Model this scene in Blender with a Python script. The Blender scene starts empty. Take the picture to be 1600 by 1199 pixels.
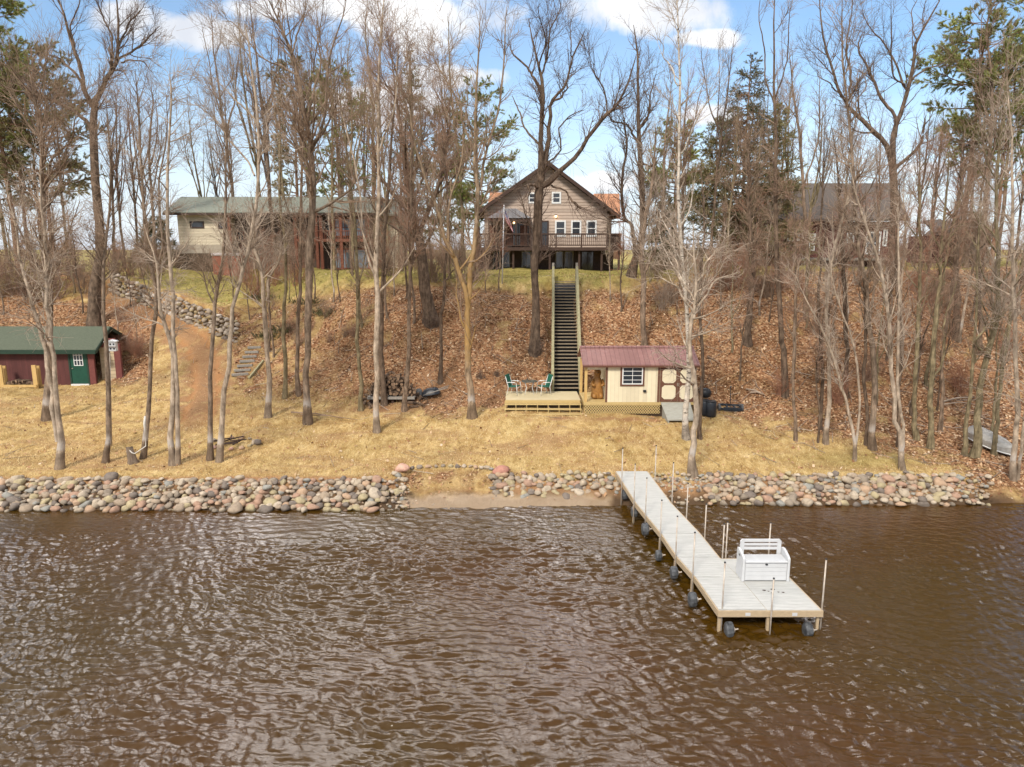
import bpy, math, random
import numpy as np
from mathutils import Vector
R = math.radians
rng = np.random.default_rng(7)
random.seed(7)
C = bpy.context.scene.collection
scene = bpy.context.scene

# ------------------------------------------------------------------ camera
FPX, PITCH, CAMZ = 1109.0, R(10.7), 9.7
CP, SP = math.cos(PITCH), math.sin(PITCH)
cam_d = bpy.data.cameras.new('camera')
cam_d.sensor_width = 36.0
cam_d.lens = 36.0 * FPX / 1600.0
cam_d.clip_start = 0.1
cam_d.clip_end = 20000
cam = bpy.data.objects.new('camera', cam_d)
C.objects.link(cam)
cam.location = (0, 0, CAMZ)
cam.rotation_euler = (R(90) - PITCH, 0, 0)
scene.camera = cam

def ray(px, py):
    a = (px - 800) / FPX
    b = (py - 599.5) / FPX
    return (a, CP - b * SP, -SP - b * CP)

def at(px, py, Y):
    d = ray(px, py)
    t = Y / d[1]
    return Vector((d[0] * t, Y, CAMZ + d[2] * t))

def mpp(p):
    """metres per reference pixel at a world point"""
    return (p[1] * CP + (CAMZ - p[2]) * SP) / FPX

# ------------------------------------------------------------------ terrain height
# per column (u = x / y): shore foot, lawn edge, mid lawn, toe of hill, low slope, below wall, above wall, crest, house yard, far
def _u(px):
    return (px - 800) / FPX / 0.983
COLS = [
 (-900, [(24.4,-.5),(27.1,.75),(30,1.0),(33,1.4),(40,2.2),(43,2.6),(44.5,3.6),(50,7.3),(60,8.3),(90,8.4)]),
 (0,    [(24.2,-.6),(27.15,.75),(30,1.0),(33,1.4),(40,2.2),(43,2.6),(44.5,3.6),(50,7.2),(60,8.3),(90,8.4)]),
 (140,  [(24.2,-.6),(27.15,.75),(30,1.0),(33,1.4),(39.5,2.2),(43,2.8),(46,4.9),(52,7.4),(60,8.3),(90,8.4)]),
 (185,  [(24.2,-.6),(27.15,.75),(30,1.0),(33,1.4),(39.8,2.3),(46,4.7),(51.2,6.75),(51.9,7.35),(60,8.3),(90,8.4)]),
 (270,  [(24.2,-.6),(27.15,.75),(30,1.0),(33,1.4),(40,2.9),(44,4.3),(47.2,5.55),(48.2,6.85),(60,8.2),(90,8.4)]),
 (360,  [(24.2,-.6),(27.15,.75),(30,1.0),(33,1.4),(38,2.5),(42,3.9),(44.0,4.75),(45,5.9),(58,7.9),(90,8.4)]),
 (440,  [(24.2,-.6),(27.15,.75),(30,1.0),(33,1.45),(36.5,2.1),(41,3.9),(45,5.6),(50,7.5),(60,7.95),(90,8.4)]),
 (540,  [(24.2,-.6),(27.15,.75),(30,1.0),(33.3,1.5),(36,2.1),(40,4.2),(43,6.1),(48,8.0),(60,7.95),(90,8.4)]),
 (605,  [(24.3,-.6),(27.3,.75),(30,1.0),(33.5,1.55),(36,2.15),(38.5,3.6),(42,6.0),(47,8.05),(59,7.95),(90,8.4)]),
 (640,  [(24.2,-.5),(28.2,.78),(30,1.0),(33.5,1.6),(36,2.2),(38.5,3.8),(42,6.0),(46.5,8.05),(59,7.95),(90,8.4)]),
 (760,  [(24.2,-.5),(28.1,.78),(30,1.0),(33.5,1.65),(36.6,2.2),(38.7,3.7),(42,5.8),(46.0,8.0),(59,7.95),(90,8.4)]),
 (800,  [(24.6,-.6),(27.5,.75),(30,1.0),(33.5,1.7),(36.8,2.25),(38.7,3.5),(42,5.6),(46.0,7.95),(59,7.95),(90,8.4)]),
 (960,  [(24.8,-.6),(27.5,.75),(30,1.0),(33.8,1.75),(36.8,2.3),(38.7,3.6),(42,5.7),(46.0,7.95),(59,7.95),(90,8.4)]),
 (1100, [(24.9,-.6),(27.5,.75),(30,1.0),(33.5,1.7),(36,2.3),(38.5,3.8),(42,6.0),(47.0,8.1),(60,8.2),(90,8.4)]),
 (1500, [(24.9,-.6),(27.5,.75),(30,1.0),(33.0,1.65),(35.5,2.4),(38.5,4.2),(42,6.3),(47.0,8.2),(60,8.3),(90,8.4)]),
 (1620, [(25.6,-.6),(26.9,.5),(29,1.0),(33.0,1.75),(35.5,2.6),(38.5,4.4),(42,6.4),(47.0,8.2),(60,8.3),(90,8.4)]),
 (2500, [(25.6,-.6),(26.9,.5),(29,1.0),(33.0,1.75),(35.5,2.6),(38.5,4.4),(42,6.4),(47.0,8.2),(60,8.3),(90,8.4)]),
]
COL_U = np.array([_u(c[0]) for c in COLS])
COL_Y = np.array([[p[0] for p in c[1]] for c in COLS])
COL_Z = np.array([[p[1] for p in c[1]] for c in COLS])
NK = COL_Y.shape[1]

def knots(u):
    Yk = np.stack([np.interp(u, COL_U, COL_Y[:, k]) for k in range(NK)], -1)
    Zk = np.stack([np.interp(u, COL_U, COL_Z[:, k]) for k in range(NK)], -1)
    return Yk, Zk

_NW = [(rng.uniform(-1, 1, 2) / w, rng.uniform(0, 6.28), a) for w, a in
       ((14, .12), (9, .09), (5, .06), (3.2, .045), (2.0, .03), (1.3, .022), (.8, .014), (.5, .008))]
def bumps(x, y):
    s = 0
    for (k, ph, a) in _NW:
        s = s + a * np.sin(6.283 * (k[0] * x + k[1] * y) + ph)
    return s

def hgt(x, y):
    x = np.asarray(x, float); y = np.asarray(y, float)
    u = x / np.maximum(y, 8)
    Yk, Zk = knots(u)
    z = np.full(u.shape, -0.6)
    for k in range(NK - 1):
        y0, y1, z0, z1 = Yk[..., k], Yk[..., k + 1], Zk[..., k], Zk[..., k + 1]
        t = np.clip((y - y0) / (y1 - y0), 0, 1)
        z = np.where(y >= y0, z0 + (z1 - z0) * t, z)
    z = np.where(y < Yk[..., 0], -0.6 - (Yk[..., 0] - y) * 0.12, z)
    amp = np.clip((y - 26.5) / 6, 0.0, 1) * np.clip((260 - y) / 100, 0, 1)
    z = z + bumps(x, y) * amp * np.where(y > Yk[..., 3], 1.0, .35)
    # trench under the hill stairs and level pads under the sheds and deck
    st = np.clip((x - 1.9) / .25, 0, 1) * np.clip((3.85 - x) / .25, 0, 1) * np.clip((y - 36.7) / .3, 0, 1) * np.clip((45.6 - y) / .4, 0, 1)
    chord = 2.32 + (y - 36.95) * (7.72 - 2.32) / (45.2 - 36.95) - .42
    z = z * (1 - st) + np.minimum(z, chord) * st
    far = np.clip((y - 90) / 60, 0, 1)
    return np.maximum(z, -4) - far * 1.6

def ground(px, py, ymin=20.0, ymax=160.0):
    """first point of the terrain under a pixel of the reference"""
    d = ray(px, py)
    Y = np.linspace(ymin, ymax, 4000)
    t = Y / d[1]
    h = hgt(d[0] * t, Y)
    zz = CAMZ + d[2] * t
    below = np.nonzero(zz <= h)[0]
    i = below[0] if len(below) else len(Y) - 1
    return Vector((d[0] * t[i], Y[i], float(h[i])))

# ------------------------------------------------------------------ node materials
def new_mat(name):
    m = bpy.data.materials.new(name)
    m.use_nodes = True
    nt = m.node_tree
    b = nt.nodes['Principled BSDF']
    return m, nt, b

def N(nt, typ, **kw):
    n = nt.nodes.new(typ)
    for k, v in kw.items():
        if k.startswith('i_'):
            key = k[2:].replace('_', ' ')
            n.inputs[int(key) if key.isdigit() else key].default_value = v
        else:
            setattr(n, k, v)
    return n

def L(nt, a, b):
    nt.links.new(a, b)

def ramp(nt, fac, stops):
    r = nt.nodes.new('ShaderNodeValToRGB')
    e = r.color_ramp.elements
    while len(e) < len(stops):
        e.new(0.5)
    for i, (p, c) in enumerate(stops):
        e[i].position = p
        e[i].color = (*c, 1)
    if fac is not None:
        L(nt, fac, r.inputs[0])
    return r

def noise(nt, vec, scale, detail=6, rough=.6, dist=0.0):
    n = N(nt, 'ShaderNodeTexNoise')
    n.inputs['Scale'].default_value = scale
    n.inputs['Detail'].default_value = detail
    n.inputs['Roughness'].default_value = rough
    n.inputs['Distortion'].default_value = dist
    if vec is not None:
        L(nt, vec, n.inputs['Vector'])
    return n

def mapped(nt, coord='Object', scale=(1, 1, 1), rot=(0, 0, 0)):
    if coord == 'World':
        g = N(nt, 'ShaderNodeNewGeometry'); src = g.outputs['Position']
    else:
        tc = N(nt, 'ShaderNodeTexCoord'); src = tc.outputs[coord]
    mp = N(nt, 'ShaderNodeMapping')
    mp.inputs['Scale'].default_value = scale
    mp.inputs['Rotation'].default_value = rot
    L(nt, src, mp.inputs[0])
    return mp.outputs[0]

def mixc(nt, fac, a, b, blend='MIX'):
    m = N(nt, 'ShaderNodeMix', data_type='RGBA', blend_type=blend)
    for s, v in ((m.inputs[0], fac), (m.inputs[6], a), (m.inputs[7], b)):
        if hasattr(v, 'is_linked') or isinstance(v, bpy.types.NodeSocket):
            L(nt, v, s)
        elif isinstance(v, tuple):
            s.default_value = (*v, 1) if len(v) == 3 else v
        else:
            s.default_value = v
    return m.outputs[2]

def mth(nt, op, a, b=None, c=None, clamp=False):
    m = N(nt, 'ShaderNodeMath', operation=op, use_clamp=clamp)
    for i, v in enumerate((a, b, c)):
        if v is None:
            continue
        if isinstance(v, bpy.types.NodeSocket):
            L(nt, v, m.inputs[i])
        else:
            m.inputs[i].default_value = v
    return m.outputs[0]

def bump(nt, b, h, strength=.3, dist=.02):
    bp = N(nt, 'ShaderNodeBump')
    bp.inputs['Strength'].default_value = strength
    bp.inputs['Distance'].default_value = dist
    L(nt, h, bp.inputs['Height'])
    L(nt, bp.outputs[0], b.inputs['Normal'])
    return bp

def simple(name, c1, c2=None, scale=6.0, rough=.8, bumpk=.25, stretch=(1, 1, 1), metal=0.0, spec=.35, dist=.01, lines=None, coord='Object'):
    """noise-mottled surface; lines=(axis, pitch, depthcolour) adds boards / ribs along an axis"""
    m, nt, b = new_mat(name)
    c2 = c2 or tuple(v * .75 for v in c1)
    v = mapped(nt, coord, stretch)
    n = noise(nt, v, scale, 8, .65)
    col = ramp(nt, n.outputs['Fac'], [(.3, c2), (.7, c1)]).outputs[0]
    h = n.outputs['Fac']
    if lines:
        ax, pitch, w, lc = lines
        tc = N(nt, 'ShaderNodeTexCoord')
        sx = N(nt, 'ShaderNodeSeparateXYZ')
        L(nt, tc.outputs['Object'], sx.inputs[0])
        fr = mth(nt, 'FRACT', mth(nt, 'DIVIDE', sx.outputs[ax], pitch))
        e = mth(nt, 'LESS_THAN', fr, w)
        wn = N(nt, 'ShaderNodeTexWhiteNoise', noise_dimensions='1D')
        L(nt, mth(nt, 'FLOOR', mth(nt, 'DIVIDE', sx.outputs[ax], pitch)), wn.inputs['W'])
        shade = mth(nt, 'MULTIPLY_ADD', wn.outputs['Value'], .22, .89)
        col = mixc(nt, 1.0, col, N_comb(nt, shade), 'MULTIPLY')
        col = mixc(nt, e, col, lc)
        h = mth(nt, 'ADD', mth(nt, 'MULTIPLY', fr, -1.0 if ax == 2 else 0.0), mth(nt, 'MULTIPLY', n.outputs['Fac'], .15))
        h = mth(nt, 'SUBTRACT', h, mth(nt, 'MULTIPLY', e, 1.0))
    L(nt, col, b.inputs['Base Color'])
    b.inputs['Roughness'].default_value = rough
    b.inputs['Metallic'].default_value = metal
    b.inputs['Specular IOR Level'].default_value = spec
    if bumpk:
        bump(nt, b, h, bumpk, dist)
    return m

def N_comb(nt, v):
    c = N(nt, 'ShaderNodeCombineColor')
    for i in range(3):
        L(nt, v, c.inputs[i])
    return c.outputs[0]

# ------------------------------------------------------------------ object helpers
def props(o, label=None, cat=None, group=None, kind=None):
    if label: o['label'] = label
    if cat: o['category'] = cat
    if group: o['group'] = group
    if kind: o['kind'] = kind
    return o

def thing(name, label, cat, loc=(0, 0, 0), group=None, rz=0.0):
    o = bpy.data.objects.new(name, None)
    C.objects.link(o)
    o.location = loc
    o.rotation_euler = (0, 0, rz)
    o.empty_display_size = .2
    return props(o, label, cat, group)

def root_of(o):
    while o.parent is not None:
        o = o.parent
    return o

def mesh_obj(name, me, mat=None, parent=None):
    o = bpy.data.objects.new(name, me)
    C.objects.link(o)
    if mat is not None:
        me.materials.append(mat)
    if parent is not None:
        o.parent = parent
    return o

def np_mesh(name, V, F, smooth=False, attr=None):
    """V (n,3), F (m,k) all the same k"""
    me = bpy.data.meshes.new(name)
    V = np.ascontiguousarray(V, np.float32); F = np.ascontiguousarray(F, np.int32)
    m, k = F.shape
    me.vertices.add(len(V)); me.vertices.foreach_set('co', V.ravel())
    me.loops.add(m * k); me.loops.foreach_set('vertex_index', F.ravel())
    me.polygons.add(m)
    me.polygons.foreach_set('loop_start', np.arange(0, m * k, k, dtype=np.int32))
    if smooth:
        me.polygons.foreach_set('use_smooth', np.ones(m, bool))
    me.update(calc_edges=True)
    if attr is not None:
        a = me.color_attributes.new('mask', 'FLOAT_COLOR', 'POINT')
        col = np.ones((len(V), 4), np.float32); col[:, :attr.shape[1]] = attr
        a.data.foreach_set('color', col.ravel())
    return me

class MB:
    """collects boxes, prisms and tubes in world coordinates; build() makes one mesh object, relative to its thing"""
    def __init__(s):
        s.v = []; s.f = []
    def add(s, vs, fs):
        n = len(s.v)
        s.v += [tuple(v) for v in vs]
        s.f += [tuple(i + n for i in f) for f in fs]
        return s
    def box(s, x0, x1, y0, y1, z0, z1):
        return s.add([(x0,y0,z0),(x1,y0,z0),(x1,y1,z0),(x0,y1,z0),(x0,y0,z1),(x1,y0,z1),(x1,y1,z1),(x0,y1,z1)],
                     [(0,3,2,1),(4,5,6,7),(0,1,5,4),(1,2,6,5),(2,3,7,6),(3,0,4,7)])
    def hexa(s, P):
        """eight corners: bottom ring then top ring"""
        return s.add(P, [(0,3,2,1),(4,5,6,7),(0,1,5,4),(1,2,6,5),(2,3,7,6),(3,0,4,7)])
    def bar(s, a, b, w, h=None, up=(0, 0, 1)):
        a = Vector(a); b = Vector(b); h = h or w
        d = (b - a).normalized(); upv = Vector(up)
        if abs(d.dot(upv)) > .98: upv = Vector((0, 1, 0))
        sx = d.cross(upv).normalized() * (w / 2); sz = sx.normalized().cross(d).normalized() * (h / 2)
        return s.hexa([a-sx-sz, a+sx-sz, b+sx-sz, b-sx-sz, a-sx+sz, a+sx+sz, b+sx+sz, b-sx+sz])
    def tube(s, pts, rad, n=10, caps=True):
        pts = [Vector(p) for p in pts]
        if not isinstance(rad, (list, tuple)): rad = [rad] * len(pts)
        n0 = len(s.v)
        for i, p in enumerate(pts):
            d = (pts[min(i+1, len(pts)-1)] - pts[max(i-1, 0)]).normalized()
            ref = Vector((0, 0, 1)) if abs(d.z) < .9 else Vector((0, 1, 0))
            a = d.cross(ref).normalized(); b = d.cross(a)
            for k in range(n):
                t = 6.28318 * k / n
                s.v.append(tuple(p + (a * math.cos(t) + b * math.sin(t)) * rad[i]))
        for i in range(len(pts) - 1):
            for k in range(n):
                k2 = (k + 1) % n
                s.f.append((n0+i*n+k, n0+i*n+k2, n0+(i+1)*n+k2, n0+(i+1)*n+k))
        if caps:
            s.f.append(tuple(n0 + k for k in range(n))[::-1])
            s.f.append(tuple(n0 + (len(pts)-1)*n + k for k in range(n)))
        return s
    def prism(s, poly, axis, a, b):
        """polygon in the two other axes, extruded along axis from a to b"""
        def P(q, w):
            if axis == 'y': return (q[0], w, q[1])
            if axis == 'x': return (w, q[0], q[1])
            return (q[0], q[1], w)
        n = len(poly)
        vs = [P(q, a) for q in poly] + [P(q, b) for q in poly]
        fs = [tuple(range(n))[::-1], tuple(range(n, 2*n))]
        fs += [(i, (i+1) % n, (i+1) % n + n, i + n) for i in range(n)]
        return s.add(vs, fs)
    def build(s, name, mat, parent=None, smooth=False, bevel=0.0):
        off = Vector((0, 0, 0))
        if parent is not None:
            off = root_of(parent).location
        me = bpy.data.meshes.new(name)
        me.from_pydata([tuple(Vector(v) - off) for v in s.v], [], s.f)
        me.update()
        import bmesh as bm_
        b = bm_.new(); b.from_mesh(me)
        bm_.ops.recalc_face_normals(b, faces=b.faces)
        b.to_mesh(me); b.free()
        if smooth:
            me.polygons.foreach_set('use_smooth', [True] * len(me.polygons))
        o = mesh_obj(name, me, mat, parent)
        if bevel:
            md = o.modifiers.new('edge', 'BEVEL'); md.width = bevel; md.segments = 2; md.limit_method = 'ANGLE'
        return o

def copy_tree(o, parent=None):
    c = o.copy(); C.objects.link(c)
    c.parent = parent
    for ch in list(o.children):
        copy_tree(ch, c)
    return c
# ------------------------------------------------------------------ light, sky
SUN_EL, SUN_AZ = R(42), R(205)     # azimuth clockwise from +Y: behind the camera, a little to its left
sd = bpy.data.lights.new('sun', 'SUN')
sd.energy = 2.9; sd.angle = R(12); sd.color = (1.0, .93, .83)
sun = bpy.data.objects.new('sun', sd); C.objects.link(sun)
dirv = Vector((math.sin(SUN_AZ) * math.cos(SUN_EL), math.cos(SUN_AZ) * math.cos(SUN_EL), math.sin(SUN_EL)))
sun.rotation_euler = dirv.to_track_quat('Z', 'Y').to_euler()
sun.location = dirv * 100

w = bpy.data.worlds.new('World'); scene.world = w; w.use_nodes = True
nt = w.node_tree
bg = nt.nodes['Background']
sky = N(nt, 'ShaderNodeTexSky', sky_type='NISHITA', sun_disc=False, sun_elevation=SUN_EL, sun_rotation=SUN_AZ,
        air_density=1.0, dust_density=.6, ozone_density=2.0)
tc = N(nt, 'ShaderNodeTexCoord')
sx = N(nt, 'ShaderNodeSeparateXYZ'); L(nt, tc.outputs['Generated'], sx.inputs[0])
X, Y_, Z_ = sx.outputs
zpos = mth(nt, 'MAXIMUM', Z_, 0.0)
# general cloud sheet on a flat layer overhead
den = mth(nt, 'ADD', zpos, .12)
cb = N(nt, 'ShaderNodeCombineXYZ')
L(nt, mth(nt, 'DIVIDE', X, den), cb.inputs[0]); L(nt, mth(nt, 'DIVIDE', Y_, den), cb.inputs[1])
n1 = noise(nt, cb.outputs[0], .62, 9, .58, .3)
sheet = N(nt, 'ShaderNodeMapRange', interpolation_type='SMOOTHSTEP')
sheet.inputs[1].default_value = .36; sheet.inputs[2].default_value = .54
L(nt, n1.outputs['Fac'], sheet.inputs[0])
# the cloud sheet thins out ahead of the camera where the photo has open blue
front = N(nt, 'ShaderNodeMapRange'); front.inputs[1].default_value = .35; front.inputs[2].default_value = .75
front.inputs[3].default_value = 1.0; front.inputs[4].default_value = .10
L(nt, Y_, front.inputs[0])
sheetv = mth(nt, 'MULTIPLY', sheet.outputs[0], front.outputs[0])
# individual clouds by direction (x/y, z/y)
ys = mth(nt, 'MAXIMUM', Y_, .05)
ax_ = mth(nt, 'DIVIDE', X, ys); el_ = mth(nt, 'DIVIDE', Z_, ys)
cn = noise(nt, tc.outputs['Generated'], 9.0, 9, .62, .2)
cnv = mth(nt, 'MULTIPLY', mth(nt, 'SUBTRACT', cn.outputs['Fac'], .5), 2.6)
acc = None
for (px, py, wx, wy) in ((630, 12, 185, 80), (540, 5, 110, 55), (1015, 18, 118, 44), (300, 48, 110, 30), (205, 25, 80, 34), (415, 12, 110, 26),
                         (715, 118, 85, 22), (935, 285, 55, 20), (1100, 60, 60, 16), (1270, 330, 220, 22), (1105, 180, 70, 22),
                         (560, 160, 130, 40), (1450, 262, 60, 14), (640, -140, 260, 60), (1100, -200, 300, 50)):
    d = ray(px, py); d1 = ray(px + wx, py); d2 = ray(px, py - wy)
    a0, e0 = d[0] / d[1], d[2] / d[1]
    ra = d1[0] / d1[1] - a0; re = d2[2] / d2[1] - e0
    q1 = mth(nt, 'POWER', mth(nt, 'ABSOLUTE', mth(nt, 'MULTIPLY', mth(nt, 'SUBTRACT', ax_, a0), 1 / ra)), 2.0)
    q2 = mth(nt, 'POWER', mth(nt, 'ABSOLUTE', mth(nt, 'MULTIPLY', mth(nt, 'SUBTRACT', el_, e0), 1 / re)), 2.0)
    dd = mth(nt, 'SUBTRACT', 1.0, mth(nt, 'SQRT', mth(nt, 'ADD', q1, q2)))
    acc = dd if acc is None else mth(nt, 'MAXIMUM', acc, dd)
blob = N(nt, 'ShaderNodeMapRange', interpolation_type='SMOOTHSTEP')
blob.inputs[1].default_value = -.12; blob.inputs[2].default_value = .50
L(nt, mth(nt, 'ADD', acc, cnv), blob.inputs[0])
infront = mth(nt, 'GREATER_THAN', Y_, .2)
cl = mth(nt, 'MAXIMUM', mth(nt, 'MULTIPLY', blob.outputs[0], infront), sheetv, clamp=True)
# pale band above the horizon
hz = N(nt, 'ShaderNodeMapRange', interpolation_type='SMOOTHSTEP')
hz.inputs[1].default_value = 0.0; hz.inputs[2].default_value = .24; hz.inputs[3].default_value = .80; hz.inputs[4].default_value = 0.03
L(nt, Z_, hz.inputs[0])
hzn = mth(nt, 'MULTIPLY', hz.outputs[0], mth(nt, 'MULTIPLY_ADD', cn.outputs['Fac'], .9, .55), clamp=True)
n2 = noise(nt, tc.outputs['Generated'], 5.0, 7, .6)
ccol = ramp(nt, n2.outputs['Fac'], [(.35, (5.6, 5.9, 6.5)), (.62, (8.6, 8.6, 8.6))]).outputs[0]
hcol = (6.0, 6.7, 7.8)
bank = N(nt, 'ShaderNodeMapRange', interpolation_type='SMOOTHSTEP')  # added unseen glow above the view, made to put highlights on the water
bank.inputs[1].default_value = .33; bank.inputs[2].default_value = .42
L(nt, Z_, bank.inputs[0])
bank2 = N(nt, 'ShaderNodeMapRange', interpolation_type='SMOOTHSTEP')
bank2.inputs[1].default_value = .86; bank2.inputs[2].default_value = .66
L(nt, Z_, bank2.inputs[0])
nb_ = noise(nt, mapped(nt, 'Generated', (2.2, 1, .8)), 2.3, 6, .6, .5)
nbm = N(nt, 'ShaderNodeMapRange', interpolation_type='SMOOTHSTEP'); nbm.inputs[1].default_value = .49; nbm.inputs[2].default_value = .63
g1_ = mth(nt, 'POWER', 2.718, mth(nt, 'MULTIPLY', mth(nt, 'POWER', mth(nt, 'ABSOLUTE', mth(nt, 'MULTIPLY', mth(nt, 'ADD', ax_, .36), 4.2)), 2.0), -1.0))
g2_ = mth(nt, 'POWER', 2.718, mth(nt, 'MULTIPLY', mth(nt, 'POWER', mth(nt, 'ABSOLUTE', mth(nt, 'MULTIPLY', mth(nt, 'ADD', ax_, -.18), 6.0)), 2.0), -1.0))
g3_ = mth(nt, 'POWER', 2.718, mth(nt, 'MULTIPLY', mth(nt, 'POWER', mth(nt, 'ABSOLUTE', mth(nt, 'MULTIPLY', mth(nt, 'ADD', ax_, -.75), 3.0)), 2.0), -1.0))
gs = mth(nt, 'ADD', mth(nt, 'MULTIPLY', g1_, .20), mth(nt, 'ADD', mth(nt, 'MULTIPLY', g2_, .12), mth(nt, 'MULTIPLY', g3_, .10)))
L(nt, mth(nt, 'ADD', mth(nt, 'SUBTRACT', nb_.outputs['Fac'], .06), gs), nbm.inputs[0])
added_glowf = mth(nt, 'MULTIPLY', mth(nt, 'MULTIPLY', bank.outputs[0], bank2.outputs[0]), mth(nt, 'MULTIPLY', nbm.outputs[0], mth(nt, 'GREATER_THAN', Y_, .0)), clamp=True)
sat = N(nt, 'ShaderNodeHueSaturation'); sat.inputs['Saturation'].default_value = 1.12; sat.inputs['Value'].default_value = 1.30; sat.inputs['Hue'].default_value = .498
L(nt, sky.outputs[0], sat.inputs['Color'])
s1 = mixc(nt, hzn, sat.outputs[0], hcol)
s2 = mixc(nt, cl, s1, ccol)
# below the horizon the world is plain dull ground light
s2 = mixc(nt, added_glowf, s2, (92.0, 87.0, 85.0))  # first the added glow that brightens the water
s3 = mixc(nt, mth(nt, 'LESS_THAN', Z_, -.02), s2, (1.2, 1.1, .9))
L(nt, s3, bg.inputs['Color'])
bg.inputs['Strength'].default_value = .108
scene.view_settings.view_transform = 'Standard'
scene.view_settings.look = 'None'
scene.view_settings.exposure = 0.40
scene.view_settings.gamma = 1.0
scene.cycles.max_bounces = 6
scene.cycles.diffuse_bounces = 3
scene.cycles.glossy_bounces = 3
scene.cycles.transparent_max_bounces = 8
scene.cycles.use_denoising = True

# ------------------------------------------------------------------ ground sheet
path_px = [(104, 428), (140, 440), (200, 472), (262, 500), (305, 532), (322, 565), (322, 605), (308, 650), (290, 690)]
PATH = [ground(*p) for p in path_px]
def path_dist(x, y):
    best = np.full(x.shape, 1e9); side = np.zeros(x.shape)
    for a, b in zip(PATH[:-1], PATH[1:]):
        dx, dy = b.x - a.x, b.y - a.y; l2 = dx * dx + dy * dy
        t = np.clip(((x - a.x) * dx + (y - a.y) * dy) / l2, 0, 1)
        qx, qy = x - a.x - t * dx, y - a.y - t * dy
        d = np.hypot(qx, qy)
        sgn = np.sign(qx * dy - qy * dx)
        m = d < best
        best = np.where(m, d, best); side = np.where(m, sgn * d, side)
    return best, side

def fnoise(x, y, wl, seed):
    r = np.random.default_rng(seed)
    s = 0
    for i in range(10):
        a = r.uniform(0, 6.283); f = r.uniform(.6, 1.7) / wl
        s = s + np.sin(6.283 * f * (math.cos(a) * x + math.sin(a) * y) + r.uniform(0, 6.283) + 1.3 * np.sin(6.283 * f * .6 * (math.sin(a) * x - math.cos(a) * y) + r.uniform(0, 6)))
    return s / 3.2

LIT_B = [(-900, 42), (60, 42), (150, 40), (230, 38.5), (300, 60), (350, 44), (385, 35.5), (480, 36), (560, 35.2), (640, 34.5), (700, 33.8), (790, 34.4), (950, 36), (1090, 34.8), (1160, 33.2), (1280, 31.0), (1420, 29.6), (1520, 28.0), (1545, 26.2), (1620, 26.0), (2500, 27)]
LIT_T = [(-900, 50), (130, 50), (190, 50), (260, 49), (360, 46), (440, 47.0), (560, 45.8), (620, 45.2), (700, 44.9), (960, 44.8), (1080, 46.4), (1200, 50), (1600, 51), (2500, 51)]
def masks(x, y):
    u = x / np.maximum(y, 8)
    n1_ = fnoise(x, y, 5.0, 3); n2_ = fnoise(x, y, 1.6, 4); n3_ = fnoise(x, y, .6, 5)
    yb = np.interp(u, [_u(p) for p, _ in LIT_B], [q for _, q in LIT_B])
    yt = np.interp(u, [_u(p) for p, _ in LIT_T], [q for _, q in LIT_T])
    lit = np.clip((y - yb + .7 * n1_ + .5 * n2_) / 1.6, 0, 1) * np.clip((yt - y + .5 * n1_ + .35 * n2_) / 1.1, 0, 1)
    # thinner leaves on the slope above the steps
    mid = np.exp(-((u - _u(430)) / .14) ** 2)
    lit = lit * (1 - .8 * mid * np.clip(.7 + .6 * n2_, 0, 1))
    lit = lit * np.clip(1.0 - .75 * np.clip(n1_ - .15, 0, 1) * np.clip(.5 + n2_, 0, 1), .2, 1)
    d, side = path_dist(x, y)
    dirt = np.clip((1.75 - d + .45 * n2_ + .25 * n3_) / 1.3, 0, 1) * np.clip((y - 31.5 + n1_) / 3.0, 0, 1)
    rut = np.exp(-((np.abs(side) - .62) / .22) ** 2) * dirt
    # worn bare soil beside the deck and woodpile
    for (px, py, rx, ry) in ((740, 622, 4.5, 1.4), (600, 640, 3.5, .8), (960, 655, 4.0, .35), (690, 600, 2.0, 1.2)):
        g = ground(px, py)
        e = np.sqrt(((x - g.x) / rx) ** 2 + ((y - g.y) / ry) ** 2)
        dirt = np.maximum(dirt, np.clip((1.1 - e + .35 * n2_) * .8, 0, .8))
    # beach sand below the stone row
    uu = (u - _u(615)) * (_u(800) - u)
    ue = np.minimum(u - _u(612), _u(965) - u) / .006
    sand = np.clip(ue + 1.2 * n2_, 0, 1) * np.clip((26.7 - y + .16 * n1_ + .10 * n2_ + .05 * n3_) / .35, 0, 1)
    bl = np.where(uu > 0, 1.0, 0.0) * np.clip((28.2 - y) / .3, 0, 1) * (1 - sand)
    lit = np.maximum(lit, bl * np.clip(.16 + .3 * n2_, 0, .6)); dirt = np.maximum(dirt, bl * np.clip(.12 + .2 * n1_, 0, .4))
    wet = np.clip((26.75 - y + .12 * n2_) / .5, 0, 1)
    shade_ = 0
    bank_ = (1 - sand) * np.where(uu > 0, 0, 1) * np.clip((27.35 - np.clip((u - _u(1530)) / .02, 0, 1) * .75 - y + .1 * n2_) / .3, 0, 1)
    dirt = np.maximum(dirt, bank_)
    green = np.clip((y - yt + .8 + .5 * n2_) / 2.0, 0, 1)
    green = np.maximum(green, .55 * np.exp(-((u - _u(1360)) / .11) ** 2 - ((y - 29.2) / 1.2) ** 2))
    green = np.maximum(green, .12 * np.clip(n1_, 0, 1))
    lit = lit * (1 - sand); dirt = np.clip(dirt, 0, 1)
    return lit, dirt, rut, green, sand, wet

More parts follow.
